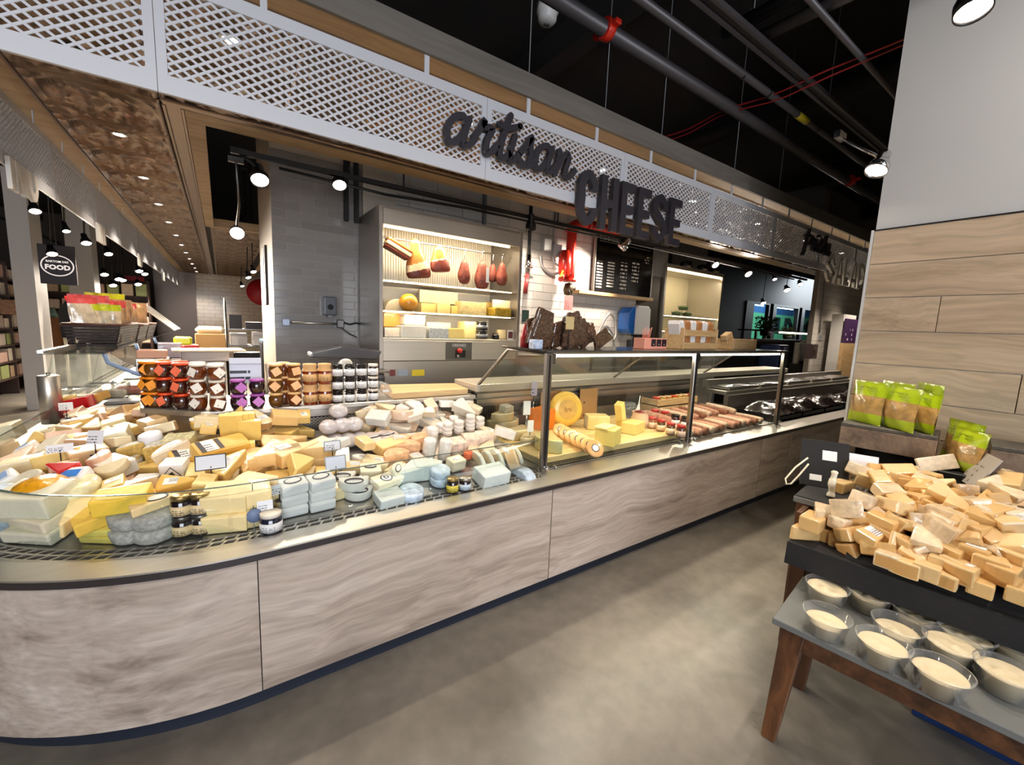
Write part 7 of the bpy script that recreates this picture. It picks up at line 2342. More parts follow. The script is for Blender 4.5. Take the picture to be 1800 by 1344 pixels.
for (a, b, c, d) in ((0.065, 0.055, 0.045, -0.03), (0.065, 0.36, 0.055, 0.33), (0.90, 0.055, 0.93, -0.03), (0.90, 0.36, 0.93, 0.33)):
    leg(a, b, c, d).build('leg', TABLE_WOOD, t, 0.003)
tag(MB().box(0.40, 1.05, 0.53, 0.57, 0.0, 0.40).build('blue_crate', pm('dark_blue_panel', (26, 58, 110), 0.5), None, 0.004, loc=DO, rot=DROT), 'dark blue crate standing in the shade under the display', 'crate')

t = thing('stepped_display_stand', 'stepped wooden stand with black cloth carrying the wrapped cheese pile', 'display stand', DO, DROT)
MB().box(-0.055, 1.3, 0.335, 0.62, 0.605, 0.624).build('lower_step', BLACK_CLOTH, t, 0.004)
MB().add([(-0.055, 0.330, 0.624), (1.3, 0.330, 0.624), (1.3, 0.318, 0.53), (-0.055, 0.318, 0.53), (-0.055, 0.336, 0.624), (1.3, 0.336, 0.624), (1.3, 0.330, 0.53), (-0.055, 0.330, 0.53)],
         [(0, 1, 2, 3), (7, 6, 5, 4), (0, 4, 5, 1), (1, 5, 6, 2), (2, 6, 7, 3), (3, 7, 4, 0)]).build('cloth_drop', BLACK_CLOTH, t)
MB().box(-0.10, 1.3, 0.545, 1.15, 0.735, 0.764).build('upper_step', pm('slate_step', (58, 58, 60), 0.5), t, 0.003)
MB().box(-0.098, 1.3, 0.540, 0.546, 0.738, 0.762).build('step_edge', pm('step_edge_grey', (128, 128, 126), 0.45), t)
MB().box(-0.095, 1.3, 0.55, 1.14, 0.7645, 0.767).build('black_mat', BLACK_CLOTH, t)
for (u, v, z1) in ((-0.03, 0.475, 0.604), (-0.06, 0.60, 0.734), (-0.06, 1.10, 0.734), (1.2, 0.475, 0.604), (1.2, 0.60, 0.734), (1.2, 1.10, 0.734)):
    MB().box(u - 0.03, u + 0.03, v - 0.03, v + 0.03, 0, z1).build('post', TABLE_WOOD, t, 0.002)
MB().box(-0.055, -0.035, 0.42, 1.08, 0.62, 0.734).build('side_rail', TABLE_RAIL, t)
MB().box(-0.03, 1.2, 0.45, 0.47, 0.40, 0.47).build('cross_rail', TABLE_RAIL, t)
# black cloth slope under the heap
MB().prism([(0.36, 0.625), (0.535, 0.745), (0.56, 0.772), (1.12, 0.862), (1.13, 0.768), (0.548, 0.768), (0.54, 0.625)], 0.14, 1.28, M=Matrix(((0, 0, 1, 0), (1, 0, 0, 0), (0, 1, 0, 0), (0, 0, 0, 1)))).build('cloth_slope', BLACK_CLOTH, t)


def pile_z(v):
    return 0.636 + max(0.0, v - 0.36) * 0.70 if v < 0.56 else 0.778 + min(v - 0.56, 0.7) * 0.17


def on_pile(px, py, lift=0.0):
    d = ray(px, py)
    for k in range(400):
        p = EYE + d * (0.9 + 0.006 * k) / FPX
        if p.z <= pile_z((p - DO).dot(DV)) + lift:
            break
    return p


TAN = [cheese_mat((226, 186, 124)), cheese_mat((222, 180, 118)), cheese_mat((232, 196, 138)), cheese_mat((216, 172, 106))]
TANF = [cheese_mat((230, 204, 166), 'film'), cheese_mat((226, 198, 158), 'film'), cheese_mat((236, 216, 186), 'film')]
RINDC = cheese_mat((208, 160, 96), 'plain')
TXTL = print_xy('scale_label', (244, 238, 234), (120, 96, 100), 6, 14, 0.6)
pieces = [(1480, 862, 'R'), (1508, 838, 'f'), (1530, 856, ''), (1540, 838, ''), (1580, 840, ''), (1612, 842, 'f'), (1645, 828, 'F'), (1603, 862, ''), (1560, 866, ''), (1588, 854, ''), (1628, 860, 'f'), (1652, 862, ''), (1636, 848, ''),
          (1688, 872, 'f'), (1662, 884, ''), (1568, 882, 'l'), (1602, 888, ''), (1636, 880, ''), (1520, 892, 'f'), (1552, 900, ''), (1585, 902, ''), (1617, 898, ''), (1668, 896, 'l'), (1642, 908, ''), (1720, 895, ''), (1762, 894, 'f'), (1792, 900, 'f'),
          (1472, 908, 'f'), (1442, 913, 'f'), (1428, 928, ''), (1492, 908, 'F'), (1410, 944, ''), (1452, 944, ''), (1482, 928, 'f'), (1512, 922, ''), (1542, 928, 'f'), (1577, 932, ''), (1560, 914, 'f'), (1612, 928, 'f'), (1642, 932, 'F'), (1672, 918, 'w'), (1702, 932, ''), (1732, 920, ''), (1772, 922, 'f'),
          (1502, 948, ''), (1532, 950, 'L'), (1512, 975, 'l'), (1562, 957, ''), (1582, 968, 'r'), (1622, 952, 'F'), (1662, 948, 'F'), (1657, 972, ''), (1692, 958, ''), (1722, 944, ''), (1752, 958, ''), (1792, 948, ''), (1712, 986, 'L'), (1642, 976, 'f'), (1607, 986, ''), (1592, 1010, ''), (1628, 1012, ''), (1652, 996, ''), (1682, 1002, ''), (1742, 1002, ''), (1787, 992, ''), (1702, 1020, 'l'), (1722, 1040, ''), (1772, 1022, ''), (1792, 1052, ''), (1662, 1028, ''), (1746, 978, 'f'), (1772, 972, ''), (1545, 978, ''), (1562, 992, 'f'), (1482, 958, '')]
rt = random.Random(17)
byrow = {}
made = []
for k, (px, py, fl) in enumerate(pieces):
    left = px < 1480 or (px < 1500 and py > 900)
    if px < 1488 and py < 900:
        p = atz(px, py, 0.768)
    elif left or (px < 1525 and py > 935):
        p = atz(px, py, 0.6255)
        if (p - DO).dot(DV) > 0.53:
            p = on_pile(px, py, 0.0)
    else:
        p = on_pile(px, py, 0.012)
        v_ = (p - DO).dot(DV)
        if v_ < 0.375:
            p += DV * (0.375 - v_)
    s = rt.uniform(0.92, 1.18)
    kind = rt.choice(('wedge', 'block', 'taper', 'wedge', 'block'))
    film = fl in ('f', 'F', 'w')
    m1 = rt.choice(TANF if film else TAN)
    if fl == 'F':
        s *= 1.2
    if kind == 'wedge' and fl != 'R':
        me = wedge_mesh(0.125 * s, 0.085 * s, 0.055 * s, [m1, RINDC if not film else m1], 0.006)
        hh = 0.055 * s
    elif kind == 'taper':
        me = block_mesh(0.12 * s, 0.07 * s, 0.05 * s, [m1, RINDC], 0.007, 0.4)
        hh = 0.05 * s
    else:
        me = block_mesh(0.105 * s, 0.068 * s, 0.052 * s, [m1, RINDC], 0.007)
        hh = 0.052 * s
    flat = px < 1490 or py > 990
    yaw = rt.uniform(0, 2 * PI) if not flat else rt.choice((0.2, 2.9, 3.3, -0.2)) + A8
    tl = (rt.uniform(-0.5, 0.5), rt.uniform(-0.45, 0.45)) if not flat else (rt.uniform(-0.05, 0.05), 0)
    o = ob('wrapped_cheese_piece', me, None, p, None)
    o.rotation_euler = (Matrix.Rotation(yaw, 3, 'Z') @ Euler((tl[0], tl[1], 0)).to_matrix()).to_euler()
    if fl in ('l', 'L'):
        sticker(o, 0.05 if fl == 'l' else 0.075, 0.035 if fl == 'l' else 0.05, (0.005, 0, hh + 0.0006), m=TXTL)
    if fl == 'w':
        sticker(o, 0.07, 0.05, (0.0, 0, hh + 0.0006), m=PAPER)
    if fl == 'R':
        MB().box(-0.05, 0.03, -0.0358, -0.0345, 0.004, 0.038).build('label_sticker', LABEL_XY, o)
    rw = int((py - 815) / 36)
    byrow.setdefault(rw, []).append((px, o, film, kind, fl))
for rw, lst in byrow.items():
    lst.sort(key=lambda v: v[0])
    for k, (px, o, film, kind, fl) in enumerate(lst):
        q = 'milky film-wrapped' if film else 'tan'
        nm = {'wedge': 'hard wedge', 'block': 'hard cheese block', 'taper': 'tapered cheese piece'}[kind]
        ex = ' with label' if fl in ('l', 'L', 'w') else ''
        tag(o, '%s %s%s, %s from left in row %s of the stepped pile' % (q, nm, ex, ORD[k], ('one', 'two', 'three', 'four', 'five', 'six', 'seven')[rw]), 'cheese', 'wrapped cheeses on the stepped stand')
# second layer: looser pieces over the middle of the heap
for k in range(26):
    px, py = rt.uniform(1545, 1795), rt.uniform(850, 930)
    p = on_pile(px, py, 0.05)
    m1 = rt.choice(TAN + TANF)
    s = rt.uniform(0.85, 1.1)
    me = rt.choice((lambda: wedge_mesh(0.125 * s, 0.085 * s, 0.05 * s, [m1, m1]), lambda: block_mesh(0.105 * s, 0.07 * s, 0.05 * s, [m1])))()
    o = ob('wrapped_cheese_piece', me, None, p)
    o.rotation_euler = (Matrix.Rotation(rt.uniform(0, 6.28), 3, 'Z') @ Euler((rt.uniform(-0.4, 0.4), rt.uniform(-0.4, 0.4), 0)).to_matrix()).to_euler()
    made.append((px, o))
made.sort(key=lambda v: v[0])
for k, (px, o) in enumerate(made):
    tag(o, 'loose tan cheese piece, %s from the left on top of the stepped pile' % ORD[k], 'cheese', 'wrapped cheeses on the stepped stand')

# sample tubs
CREAMY = pm('cream_spread', (240, 222, 184), 0.5, var=0.04, vscale=12, bump=0.25, bscale=14)
for k, (px, py) in enumerate(((1450, 1058), (1524, 1070), (1449, 1112), (1607, 1104), (1573, 1129), (1547, 1161), (1693, 1144), (1667, 1162), (1647, 1212), (1763, 1214), (1785, 1165))):
    p = atz(px, py, 0.451)
    f = rt.uniform(0.6, 0.82)
    t = thing('sample_tub', 'clear tub of cream spread, %s from the left on the low table' % ORD[k], 'tub', p, (0, 0, rt.uniform(0, 3)), 'cream spread tubs on the low table')
    h = 0.078
    r0, r1 = 0.056, 0.069
    rr_ = lambda z: r0 + (r1 - r0) * z / h
    mb = MB().lathe([(0.0, 0.0035), (r0 - 0.0025, 0.0035), (rr_(f * h) - 0.0025, f * h)], 30, cap=False)
    vs, n = [], 30
    base = len(mb.v)
    for j, (rr2, dz) in enumerate(((1.0, 0.0), (0.75, 0.004), (0.45, -0.002), (0.2, 0.003))):
        for q in range(n):
            a = 2 * PI * q / n
            vs.append(((rr_(f * h) - 0.0025) * rr2 * math.cos(a), (rr_(f * h) - 0.0025) * rr2 * math.sin(a), f * h + dz + 0.004 * math.sin(a * 2 + j * 1.7) * (rr2 < 0.9)))
    fs = [(j * n + q, j * n + (q + 1) % n, (j + 1) * n + (q + 1) % n, (j + 1) * n + q) for j in range(3) for q in range(n)]
    fs.append(tuple(3 * n + q for q in range(n)))
    mb.add(vs, fs, 0, True)
    mb.build('cream', CREAMY, t)
    MB().lathe([(0.0, 0.0), (r0, 0.0), (r1, h - 0.008), (r1 + 0.005, h - 0.006), (r1 + 0.006, h), (r1 + 0.001, h + 0.001)], 30, cap=False).build('tub', PLASTIC, t)
# black sign board with white cards, strap and figure
t = thing('black_card_board', 'black leaning board with small white cards and a looped strap', 'board', dp(-0.03, 0.78, 0.768), (0, 0, DROT.z + 0.35))
M = Matrix.Rotation(-0.45, 4, 'X')
MB().box(-0.10, 0.10, 0, 0.012, 0, 0.24, M=M).build('board', BLACK_CLOTH, t, 0.002)
MB().box(-0.01, 0.05, -0.0015, -0.0002, 0.14, 0.19, M=M).build('card', PAPER, t)
MB().box(-0.06, -0.01, -0.0015, -0.0002, 0.03, 0.06, M=M).build('card', PAPER, t)
MB().tube([Vector((-0.08, 0.0, 0.14)), Vector((-0.13, -0.03, 0.09)), Vector((-0.17, -0.06, 0.03)), Vector((-0.165, -0.075, 0.008)), Vector((-0.145, -0.07, 0.012)), Vector((-0.11, -0.04, 0.06)), Vector((-0.075, -0.005, 0.11))], 0.004, 8).build('strap', pm('cream_strap', (236, 222, 196), 0.5), t)
t = thing('paper_notice', 'white printed notice leaning beside the black board', 'notice', dp(0.10, 0.86, 0.768), (0, 0, DROT.z + 0.2))
MB().box(-0.06, 0.06, 0, 0.002, 0, 0.19, M=Matrix.Rotation(-0.5, 4, 'X')).build('sheet', print_mat('notice_print', (232, 232, 240), (150, 150, 165), 8, 9, 0.5), t)
t = thing('wooden_figure', 'cream carved handle figure standing beside the first tan block', 'figure', dp(0.02, 0.66, 0.768))
MB().tube(smooth_line([(0, 0, 0), (0.006, 0, 0.03), (-0.006, 0, 0.06), (0.006, 0, 0.09), (0.012, 0, 0.125)], 4), [0.017] * 3 + [0.013] * 5 + [0.016] * 4 + [0.012] * 3 + [0.015, 0.008], 12).build('figure_body', pm('cream_ceramic', (236, 226, 204), 0.35), t)
q = dp(0.44, 1.06, 0.872)
t = thing('grey_price_board', 'grey price board with dark print leaning between the crates', 'price card', q, (0, 0, DROT.z - 1.25))
MB().box(-0.075, 0.075, 0, 0.006, 0, 0.16, M=Matrix.Rotation(-0.45, 4, 'X')).build('board', print_mat('grey_board_print', (176, 168, 158), (70, 62, 62), 6, 8, 0.45), t)

# crates with gaps between the slats, and the pouches on them
def slat_crate(u0, u1, v0, v1, z0, z1, label):
    t = thing('slatted_crate', label, 'crate', DO, DROT)
    MB().box(u0, u1, v0, v1, z1 - 0.018, z1).build('top_board', CRATE_TOP, t, 0.002)
    for (a, b) in ((z1 - 0.125, z1 - 0.019), (z1 - 0.32, z1 - 0.19)):
        MB().box(u0, u1, v0, v0 + 0.016, a, b).build('slat', CRATE_WOOD, t, 0.002)
        MB().box(u0, u0 + 0.016, v0 + 0.017, v1, a, b).build('slat', CRATE_WOOD, t, 0.002)
        MB().box(u1 - 0.016, u1, v0 + 0.017, v1, a, b).build('slat', CRATE_WOOD, t, 0.002)
    for u in (u0 + 0.02, u1 - 0.05):
        for v in (v0 + 0.018, v1 - 0.05):
            MB().box(u, u + 0.03, v, v + 0.03, z0, z1 - 0.019).build('corner_post', CRATE_WOOD, t)
    MB().box(u0 + 0.02, u1 - 0.02, v1 - 0.02, v1 - 0.01, z0, z1 - 0.02).build('back_board', BLACK, t)


slat_crate(-0.06, 0.325, 1.195, 1.45, 0.0, 1.044, 'slatted wooden crate with lime bags on top')
slat_crate(0.50, 1.10, 1.195, 1.43, 0.0, 1.044, 'slatted wooden crate at the right frame edge with an empty top')
tag(MB().box(0.335, 0.49, 1.10, 1.45, 0.0, 0.90).build('black_bin', BLACK, None, 0.004, loc=DO, rot=DROT), 'tall black bin between the two slatted crates', 'bin')
LIME = pm('lime_film', (184, 208, 30), 0.28, coat=0.8, coatr=0.08, bump=0.5, bscale=18, var=0.08, vscale=6)
LIMED = pm('lime_ink', (96, 112, 20), 0.4)
CRISP = pm('crisp_filling', (206, 164, 96), 0.3, coat=1.0, coatr=0.06, var=0.35, vscale=28, bump=0.8, bscale=30)
FILMW = pm('window_film', (220, 214, 200), 0.12, coat=1.0, coatr=0.04, var=0.2, vscale=18, bump=0.9, bscale=22)


def pouch(p, w, h, rz, label, tilt=-0.08, mats=None, name='snack_pouch', cat='pouch', group='lime snack pouches', thick=0.035):
    """A gusseted pouch: lime header and foot, clear window with crisps between."""
    t = thing(name, label, cat, p, (tilt, 0, rz), group)
    n, m = 12, 14
    a_, b_, c_ = mats or (LIME, CRISP, LIME)
    secs = ((0.0, 0.24, a_, 'pouch_foot'), (0.24, 0.66 if not mats else 0.84, b_, 'window'), (0.66 if not mats else 0.84, 1.0, c_, 'pouch_header'))
    for (a, b, mat_, nm) in secs:
        vs = []
        for j in range(m + 1):
            f = a + (b - a) * j / m
            th = thick * (math.sin(PI * min(f, 0.95)) ** 0.55) * (1 - 0.55 * max(0, f - 0.6)) + 0.002
            ww = w / 2 * (1.0 - 0.05 * math.sin(PI * f))
            for i in range(n + 1):
                g = 2 * i / n - 1
                vs.append((g * ww, -th * (1 - g * g) + (0.003 if not mats else 0.010) * math.sin(9 * g + 7 * f), f * h))
        base = len(vs)
        vs += [(x, -y + 0.001, z) for x, y, z in vs]
        fs = []
        for j in range(m):
            for i in range(n):
                q = j * (n + 1) + i
                fs.append((q, q + 1, q + n + 2, q + n + 1))
                fs.append((base + q + n + 1, base + q + n + 2, base + q + 1, base + q))
        MB().add(vs, fs, 0, True).build(nm, mat_, t, norm=False)
    if mats:
        return t
    me = text_mesh('print', 'L·GRISSINECH', h * 0.08, LIMED, 0.0004)
    th = 0.035 * (math.sin(PI * 0.85) ** 0.55)
    ob('print', me, t, (0.0, -th * 0.86 - 0.004, h * 0.84), (-0.12, 0, 0))
    MB().box(-w * 0.36, w * 0.36, -th - 0.004, -th - 0.002, h * 0.775, h * 0.783).build('print_line', LIMED, t)
    return t


FACE = DROT.z - 0.9
zt = 1.0455
pouch(dp(0.02, 1.30, zt), 0.19, 0.235, FACE + 0.30, 'left rear lime pouch on the slatted crate')
pouch(dp(0.155, 1.245, zt), 0.215, 0.225, FACE + 0.16, 'front lime pouch with clear window on the slatted crate')
pouch(dp(0.255, 1.28, zt), 0.17, 0.205, FACE - 0.05, 'right front lime pouch on the slatted crate')
pouch(dp(0.245, 1.40, zt), 0.20, 0.245, FACE - 0.1, 'right rear lime pouch on the slatted crate')
pouch(dp(0.12, 1.42, zt), 0.21, 0.235, FACE + 0.1, 'middle rear lime pouch on the slatted crate')
pouch(dp(0.41, 1.20, 0.902), 0.21, 0.20, FACE - 0.1, 'front lime pouch standing in the black bin', -0.15)
pouch(dp(0.40, 1.33, 0.902), 0.20, 0.22, FACE + 0.0, 'rear lime pouch standing in the black bin')

# ---------------------------------------------------------------- left aisle: counter tops, baskets, bread
MB().box(-1.02, -0.70, 4.12, 9.0, 1.188, 1.196).build('glass_shelf', GLASS_TINT, c5)
MB().box(-1.03, -1.00, 4.12, 4.95, 1.196, 1.214).build('shelf_rail', STEEL, c5)
PBL = pm('pale_blue_metal', (150, 172, 214), 0.35)
for y in (4.45, 5.9, 7.4):
    MB().tube([(-0.76, y, 1.186), (-0.74, y, 1.10), (-0.60, y, 1.02), (-0.48, y, 0.96)], 0.016, 8).build('shelf_bracket', PBL, c5)
for (y0, y1) in ((4.25, 5.7), (5.72, 7.2), (7.22, 8.6)):
    MB().add([(-0.99, y0, 1.186), (-0.99, y1, 1.186), (-1.10, y1, 0.70), (-1.10, y0, 0.70), (-0.985, y0, 1.186), (-0.985, y1, 1.186), (-1.095, y1, 0.70), (-1.095, y0, 0.70)],
             [(0, 1, 2, 3), (7, 6, 5, 4), (0, 4, 5, 1), (1, 5, 6, 2), (2, 6, 7, 3), (3, 7, 4, 0)]).build('front_glass', GLASS, c5)
MB().prism([(-1.10, 0.70), (-0.99, 1.186), (-0.70, 1.186), (-0.50, 0.95), (-0.50, 0.70)], 0, 0.006, M=Matrix(((1, 0, 0, 0), (0, 0, 1, 4.24), (0, 1, 0, 0), (0, 0, 0, 1)))).build('end_glass', GLASS, c5)
WICK = pm('dark_wicker', (44, 30, 30), 0.55, var=0.35, vscale=40, stretch=(1, 1, 4), bump=0.8, bscale=60)


def basket(y0, y1, z, h, label, x0=-1.03, x1=-0.76, flare=0.04):
    t = thing('wicker_basket', label, 'basket', (0, 0, z), group='dark wicker baskets on the glass shelf')
    nrow = 7
    for r in range(nrow):
        f0 = r / nrow
        e = flare * f0
        zz = h * f0
        q = MB()
        w = 0.010
        hh = h / nrow * 0.82
        q.box(x0 - e, x1 + e, y0 - e - w, y0 - e + w, zz, zz + hh).box(x0 - e, x1 + e, y1 + e - w, y1 + e + w, zz, zz + hh)
        q.box(x0 - e - w, x0 - e + w, y0 - e, y1 + e, zz, zz + hh).box(x1 + e - w, x1 + e + w, y0 - e, y1 + e, zz, zz + hh)
        q.build('weave_band', WICK, t, 0.002)
    MB().box(x0, x1, y0, y1, 0, 0.006).build('base', WICK, t)
    e = flare
    MB().tube([(x0 - e, y0 - e, h), (x1 + e, y0 - e, h), (x1 + e, y1 + e, h), (x0 - e, y1 + e, h), (x0 - e, y0 - e, h)], 0.012, 8).build('rim', pm('wicker_rim_%d' % int(y0 * 10), (86, 52, 40), 0.5), t)


basket(4.92, 5.85, 1.198, 0.18, 'long dark wicker basket nearest on the glass shelf of the left counter')
basket(5.98, 6.55, 1.198, 0.16, 'second dark wicker basket along the left glass shelf')
basket(6.68, 7.3, 1.198, 0.16, 'third dark wicker basket along the left glass shelf')
BAGC = [pm('bread_bag_cream', (232, 214, 184), 0.2, coat=1.0, coatr=0.06, var=0.3, vscale=16, bump=1.0, bscale=20), pm('bread_bag_tan', (206, 168, 124), 0.2, coat=1.0, coatr=0.06, var=0.35, vscale=16, bump=1.0, bscale=20), pm('bread_bag_lime', (218, 206, 116), 0.2, coat=1.0, coatr=0.06, var=0.25, vscale=14, bump=1.0, bscale=20)]
TOPR = pm('bag_top_red', (226, 84, 84), 0.4)
TOPL = pm('bag_top_lime', (206, 214, 30), 0.4)


def bread_bag(x, y, z, s, m, top, label, lean=0.0):
    return pouch((x, y, z), 0.25 * s, 0.385 * s, 0.5 + rt.uniform(-0.5, 0.5), label, lean, (m, m, top or m), 'bread_bag', 'bread bag', 'bagged bread in the baskets', 0.075 * s)


bags = [(-0.93, 5.00, 1.0, 0, TOPR, 'first bread bag with red top at the near end of the baskets'), (-0.83, 5.06, 0.85, 0, TOPL, 'cream bread bag with lime band behind the first'), (-0.95, 5.18, 1.05, 0, TOPR, 'second red-topped bread bag from the near end'), (-0.84, 5.28, 0.95, 1, TOPR, 'tan bread bag with red top in the long basket'), (-0.94, 5.40, 1.0, 0, TOPR, 'red-topped bag in the middle of the long basket'),
        (-0.84, 5.52, 1.0, 1, None, 'plain tan bread bag in the long basket'), (-0.93, 5.72, 1.15, 2, TOPL, 'large lime-tinted bread bag at the far end of the long basket'), (-0.88, 6.15, 1.0, 1, None, 'clear bag of brown rolls in the second basket'), (-0.88, 6.42, 0.95, 1, TOPR, 'red-tagged bag of rolls in the second basket'), (-0.88, 6.95, 1.0, 1, None, 'bag of brown bread in the third basket')]
for (x, y, s, mi, tp, lb) in bags:
    bread_bag(x, y, 1.225, s, BAGC[mi], tp, lb, rt.uniform(-0.12, 0.12))
# slanted steel lids beyond the baskets
for k, y in enumerate((7.6, 7.95, 8.3)):
    tag(MB().box(-0.24, 0.24, -0.13, 0.13, 0, 0.015).build('slanted_steel_tray', STEEL, None, 0.004, loc=(-0.72, y, 1.42), rot=(0.0, 0.75, 0)), '%s slanted steel lid beyond the wicker baskets' % ORD[k], 'lid', 'slanted lids on the left counter')
# canister, clear domes and a dark-lidded tub on the far end of the pile
q = aty(86, 672, 4.05)
t = thing('steel_canister', 'polished steel canister beyond the corner pile', 'canister', (q.x, 4.05, 0.73))
MB().lathe([(0.0, 0), (0.055, 0), (0.055, 0.32), (0.050, 0.325), (0, 0.325)], 28, cap=False).build('body', STEEL, t)
MB().lathe([(0.0, 0.345), (0.012, 0.342), (0.010, 0.326), (0, 0.326)], 12, cap=False).build('knob', CHROME, t)
for k, (px, py) in enumerate(((135, 668), (190, 662), (230, 655))):
    q = aty(px, py, 4.35 + 0.2 * k)
    t = thing('clear_dome', '%s clear plastic dome box beyond the corner pile' % ORD[k], 'container', (q.x, 4.35 + 0.2 * k, 0.80))
    MB().box(-0.12, 0.12, -0.09, 0.09, 0, 0.13).build('box', PLASTIC, t, 0.02, 2)
    MB().box(-0.10, 0.10, -0.07, 0.07, 0.004, 0.07).build('contents', pm('dome_food_%d' % k, ((210, 196, 180), (220, 206, 186), (200, 90, 80))[k], 0.5, var=0.3, vscale=24), t, 0.02)
q = aty(222, 708, 3.45)
t = thing('dark_lid_tub', 'flat dark-lidded tub at the back of the corner pile', 'tub', (q.x, 3.45, 0.90))
MB().box(-0.09, 0.09, -0.06, 0.06, 0, 0.035).build('tub', cheese_mat(CREAM_C), t, 0.01)
MB().box(-0.095, 0.095, -0.065, 0.065, 0.036, 0.06).build('lid', pm('tub_lid', (54, 54, 58), 0.3), t, 0.01)
# packages and boards on the work side of the left counter
WBRD = pm('cream_board', (240, 226, 196), 0.55)
t = thing('work_bench', 'steel work bench behind the left counter', 'bench', (0, 0, 0))
MB().box(-0.46, 0.02, 5.0, 8.6, 0.98, 1.02).build('bench_top', STEEL_PLAIN, t)
MB().box(-0.45, 0.01, 5.05, 8.55, 0.0, 0.975).build('bench_body', STEEL_DARK, t)
def bench_item(name, label, cat, px, y, z, w, d, h, m, rz=0.0, bev=0.006):
    q = aty(px, 620, y)
    return tag(MB().box(-w / 2, w / 2, -d / 2, d / 2, 0, h).build(name, m, None, bev, loc=(q.x, y, z), rot=(0, 0, rz)), label, cat)


bench_item('cream_panel', 'cream board lying across the bench behind the jars', 'board', 368, 5.5, 1.12, 0.62, 0.40, 0.02, WBRD, 0.1)
bench_item('white_box', 'white box under the cream board', 'box', 362, 5.5, 1.021, 0.40, 0.30, 0.098, pm('white_box', (232, 220, 214), 0.5))
bench_item('cardboard_box', 'brown cardboard box on the bench', 'box', 372, 7.2, 1.021, 0.34, 0.30, 0.22, pm('cardboard', (212, 166, 110), 0.7))
bench_item('paper_roll', 'cream paper roll on the cardboard box', 'paper roll', 372, 7.2, 1.242, 0.34, 0.16, 0.10, WBRD, 0.0, 0.04)
bench_item('lilac_bag', 'lilac wrapped loaf on the bench', 'package', 300, 5.9, 1.021, 0.20, 0.18, 0.16, pm('lilac_film', (206, 190, 204), 0.2, coat=1.0, bump=0.8, bscale=20))
bench_item('lime_tub', 'lime-green tub on the bench', 'tub', 323, 6.6, 1.12, 0.18, 0.14, 0.10, pm('lime_tub', (206, 216, 40), 0.3), 0, 0.02)
bench_item('tub_base', 'pale tray under the lime-green tub', 'tray', 323, 6.6, 1.021, 0.30, 0.2, 0.098, WBRD)
bench_item('red_package', 'red package on the bench', 'package', 333, 6.1, 1.021, 0.16, 0.12, 0.12, pm('red_package', (206, 46, 56), 0.35), 0.5)
bench_item('peach_box', 'peach box directly behind the orange-lidded jars', 'box', 268, 4.9, 1.10, 0.20, 0.16, 0.07, pm('peach_box', (240, 180, 150), 0.6))
bench_item('peach_box_stand', 'low grey stand under the peach box', 'stand', 268, 4.9, 0.98, 0.22, 0.18, 0.119, STEEL_PLAIN)
# steel rack with folders, boxes and a printer beyond the bench
t = thing('wire_rack', 'dark wire rack with trays against the tiled pillar', 'rack', (0.05, 7.4, 0))
for (x, y) in ((0.0, 0.0), (0.55, 0.0), (0.0, 0.5), (0.55, 0.5)):
    MB().tube([(x, y, 0), (x, y, 1.75)], 0.014, 8).build('post', STEEL_DARK, t)
for z in (0.55, 0.80, 1.05, 1.30):
    q = MB()
    for k in range(9):
        q.box(0, 0.55, k * 0.06, k * 0.06 + 0.012, z, z + 0.012)
    q.box(-0.005, 0.005, 0, 0.5, z - 0.01, z + 0.02).box(0.545, 0.555, 0, 0.5, z - 0.01, z + 0.02)
    stuff(q.build('wire_shelf', STEEL_DARK, t))
for k, (dx, w, h, z, c, lb) in enumerate(((0.12, 0.16, 0.20, 1.314, (40, 36, 40), 'black box file on the wire rack'), (0.36, 0.22, 0.10, 1.314, (60, 54, 58), 'dark tray on the top of the wire rack'), (0.15, 0.22, 0.18, 1.064, (206, 200, 196), 'stack of pale papers on the wire rack'), (0.40, 0.14, 0.20, 1.064, (236, 230, 226), 'white folders on the wire rack'), (0.28, 0.40, 0.14, 0.814, (50, 46, 48), 'dark crate on the lower shelf of the wire rack'), (0.28, 0.34, 0.16, 0.564, (90, 84, 82), 'grey crate near the bottom of the wire rack'))):
    tag(MB().box(-w / 2, w / 2, -0.16, 0.16, 0, h).build('rack_box', pm('rack_box_%d' % k, c, 0.5), None, 0.005, loc=(0.05 + dx, 7.62, z)), lb, 'box', 'boxes on the wire rack')
t = thing('blue_tray_machine', 'printer with a blue-lit lid beside the wire rack', 'printer', (0.62, 6.6, 1.05))
MB().box(-0.2, 0.25, -0.2, 0.2, -1.05, 0.12).build('body', pm('printer_dark', (40, 40, 44), 0.4), t, 0.01)
MB().box(-0.2, 0.25, -0.2, 0.2, 0.121, 0.15).build('lid', pm('printer_blue', (110, 160, 220), 0.25), t, 0.01)  # lid in plain blue
MB().box(-0.08, 0.10, -0.08, 0.08, 0.151, 0.42).build('grey_bin', pm('grey_green', (110, 124, 126), 0.5), t, 0.01)
for k in range(3):
    tag(MB().box(-0.02, 0.02, -0.12, 0.12, 0, 0.30).build('binder', pm('binder_%d' % k, ((150, 140, 136), (226, 220, 214), (190, 160, 160))[k], 0.5), None, 0.003, loc=(-0.28 + 0.06 * k, 8.2, 1.021), rot=(0, 0.12, 0)), '%s standing binder at the far end of the bench' % ORD[k], 'binder', 'binders on the bench')
# red kayak-shaped sign on the far wall
q = aty(448, 512, 16.0)
tag(MB().lathe([(0.0, 0), (0.42, 0), (0.42, 0.06), (0, 0.06)], 30, cap=False).build('red_oval_sign', pm('red_sign', (190, 34, 44), 0.4), None, loc=(q.x + 0.2, 16.3, q.z), rot=(PI / 2, 0.12, 0)), 'red oval sign on the far tiled wall', 'sign')

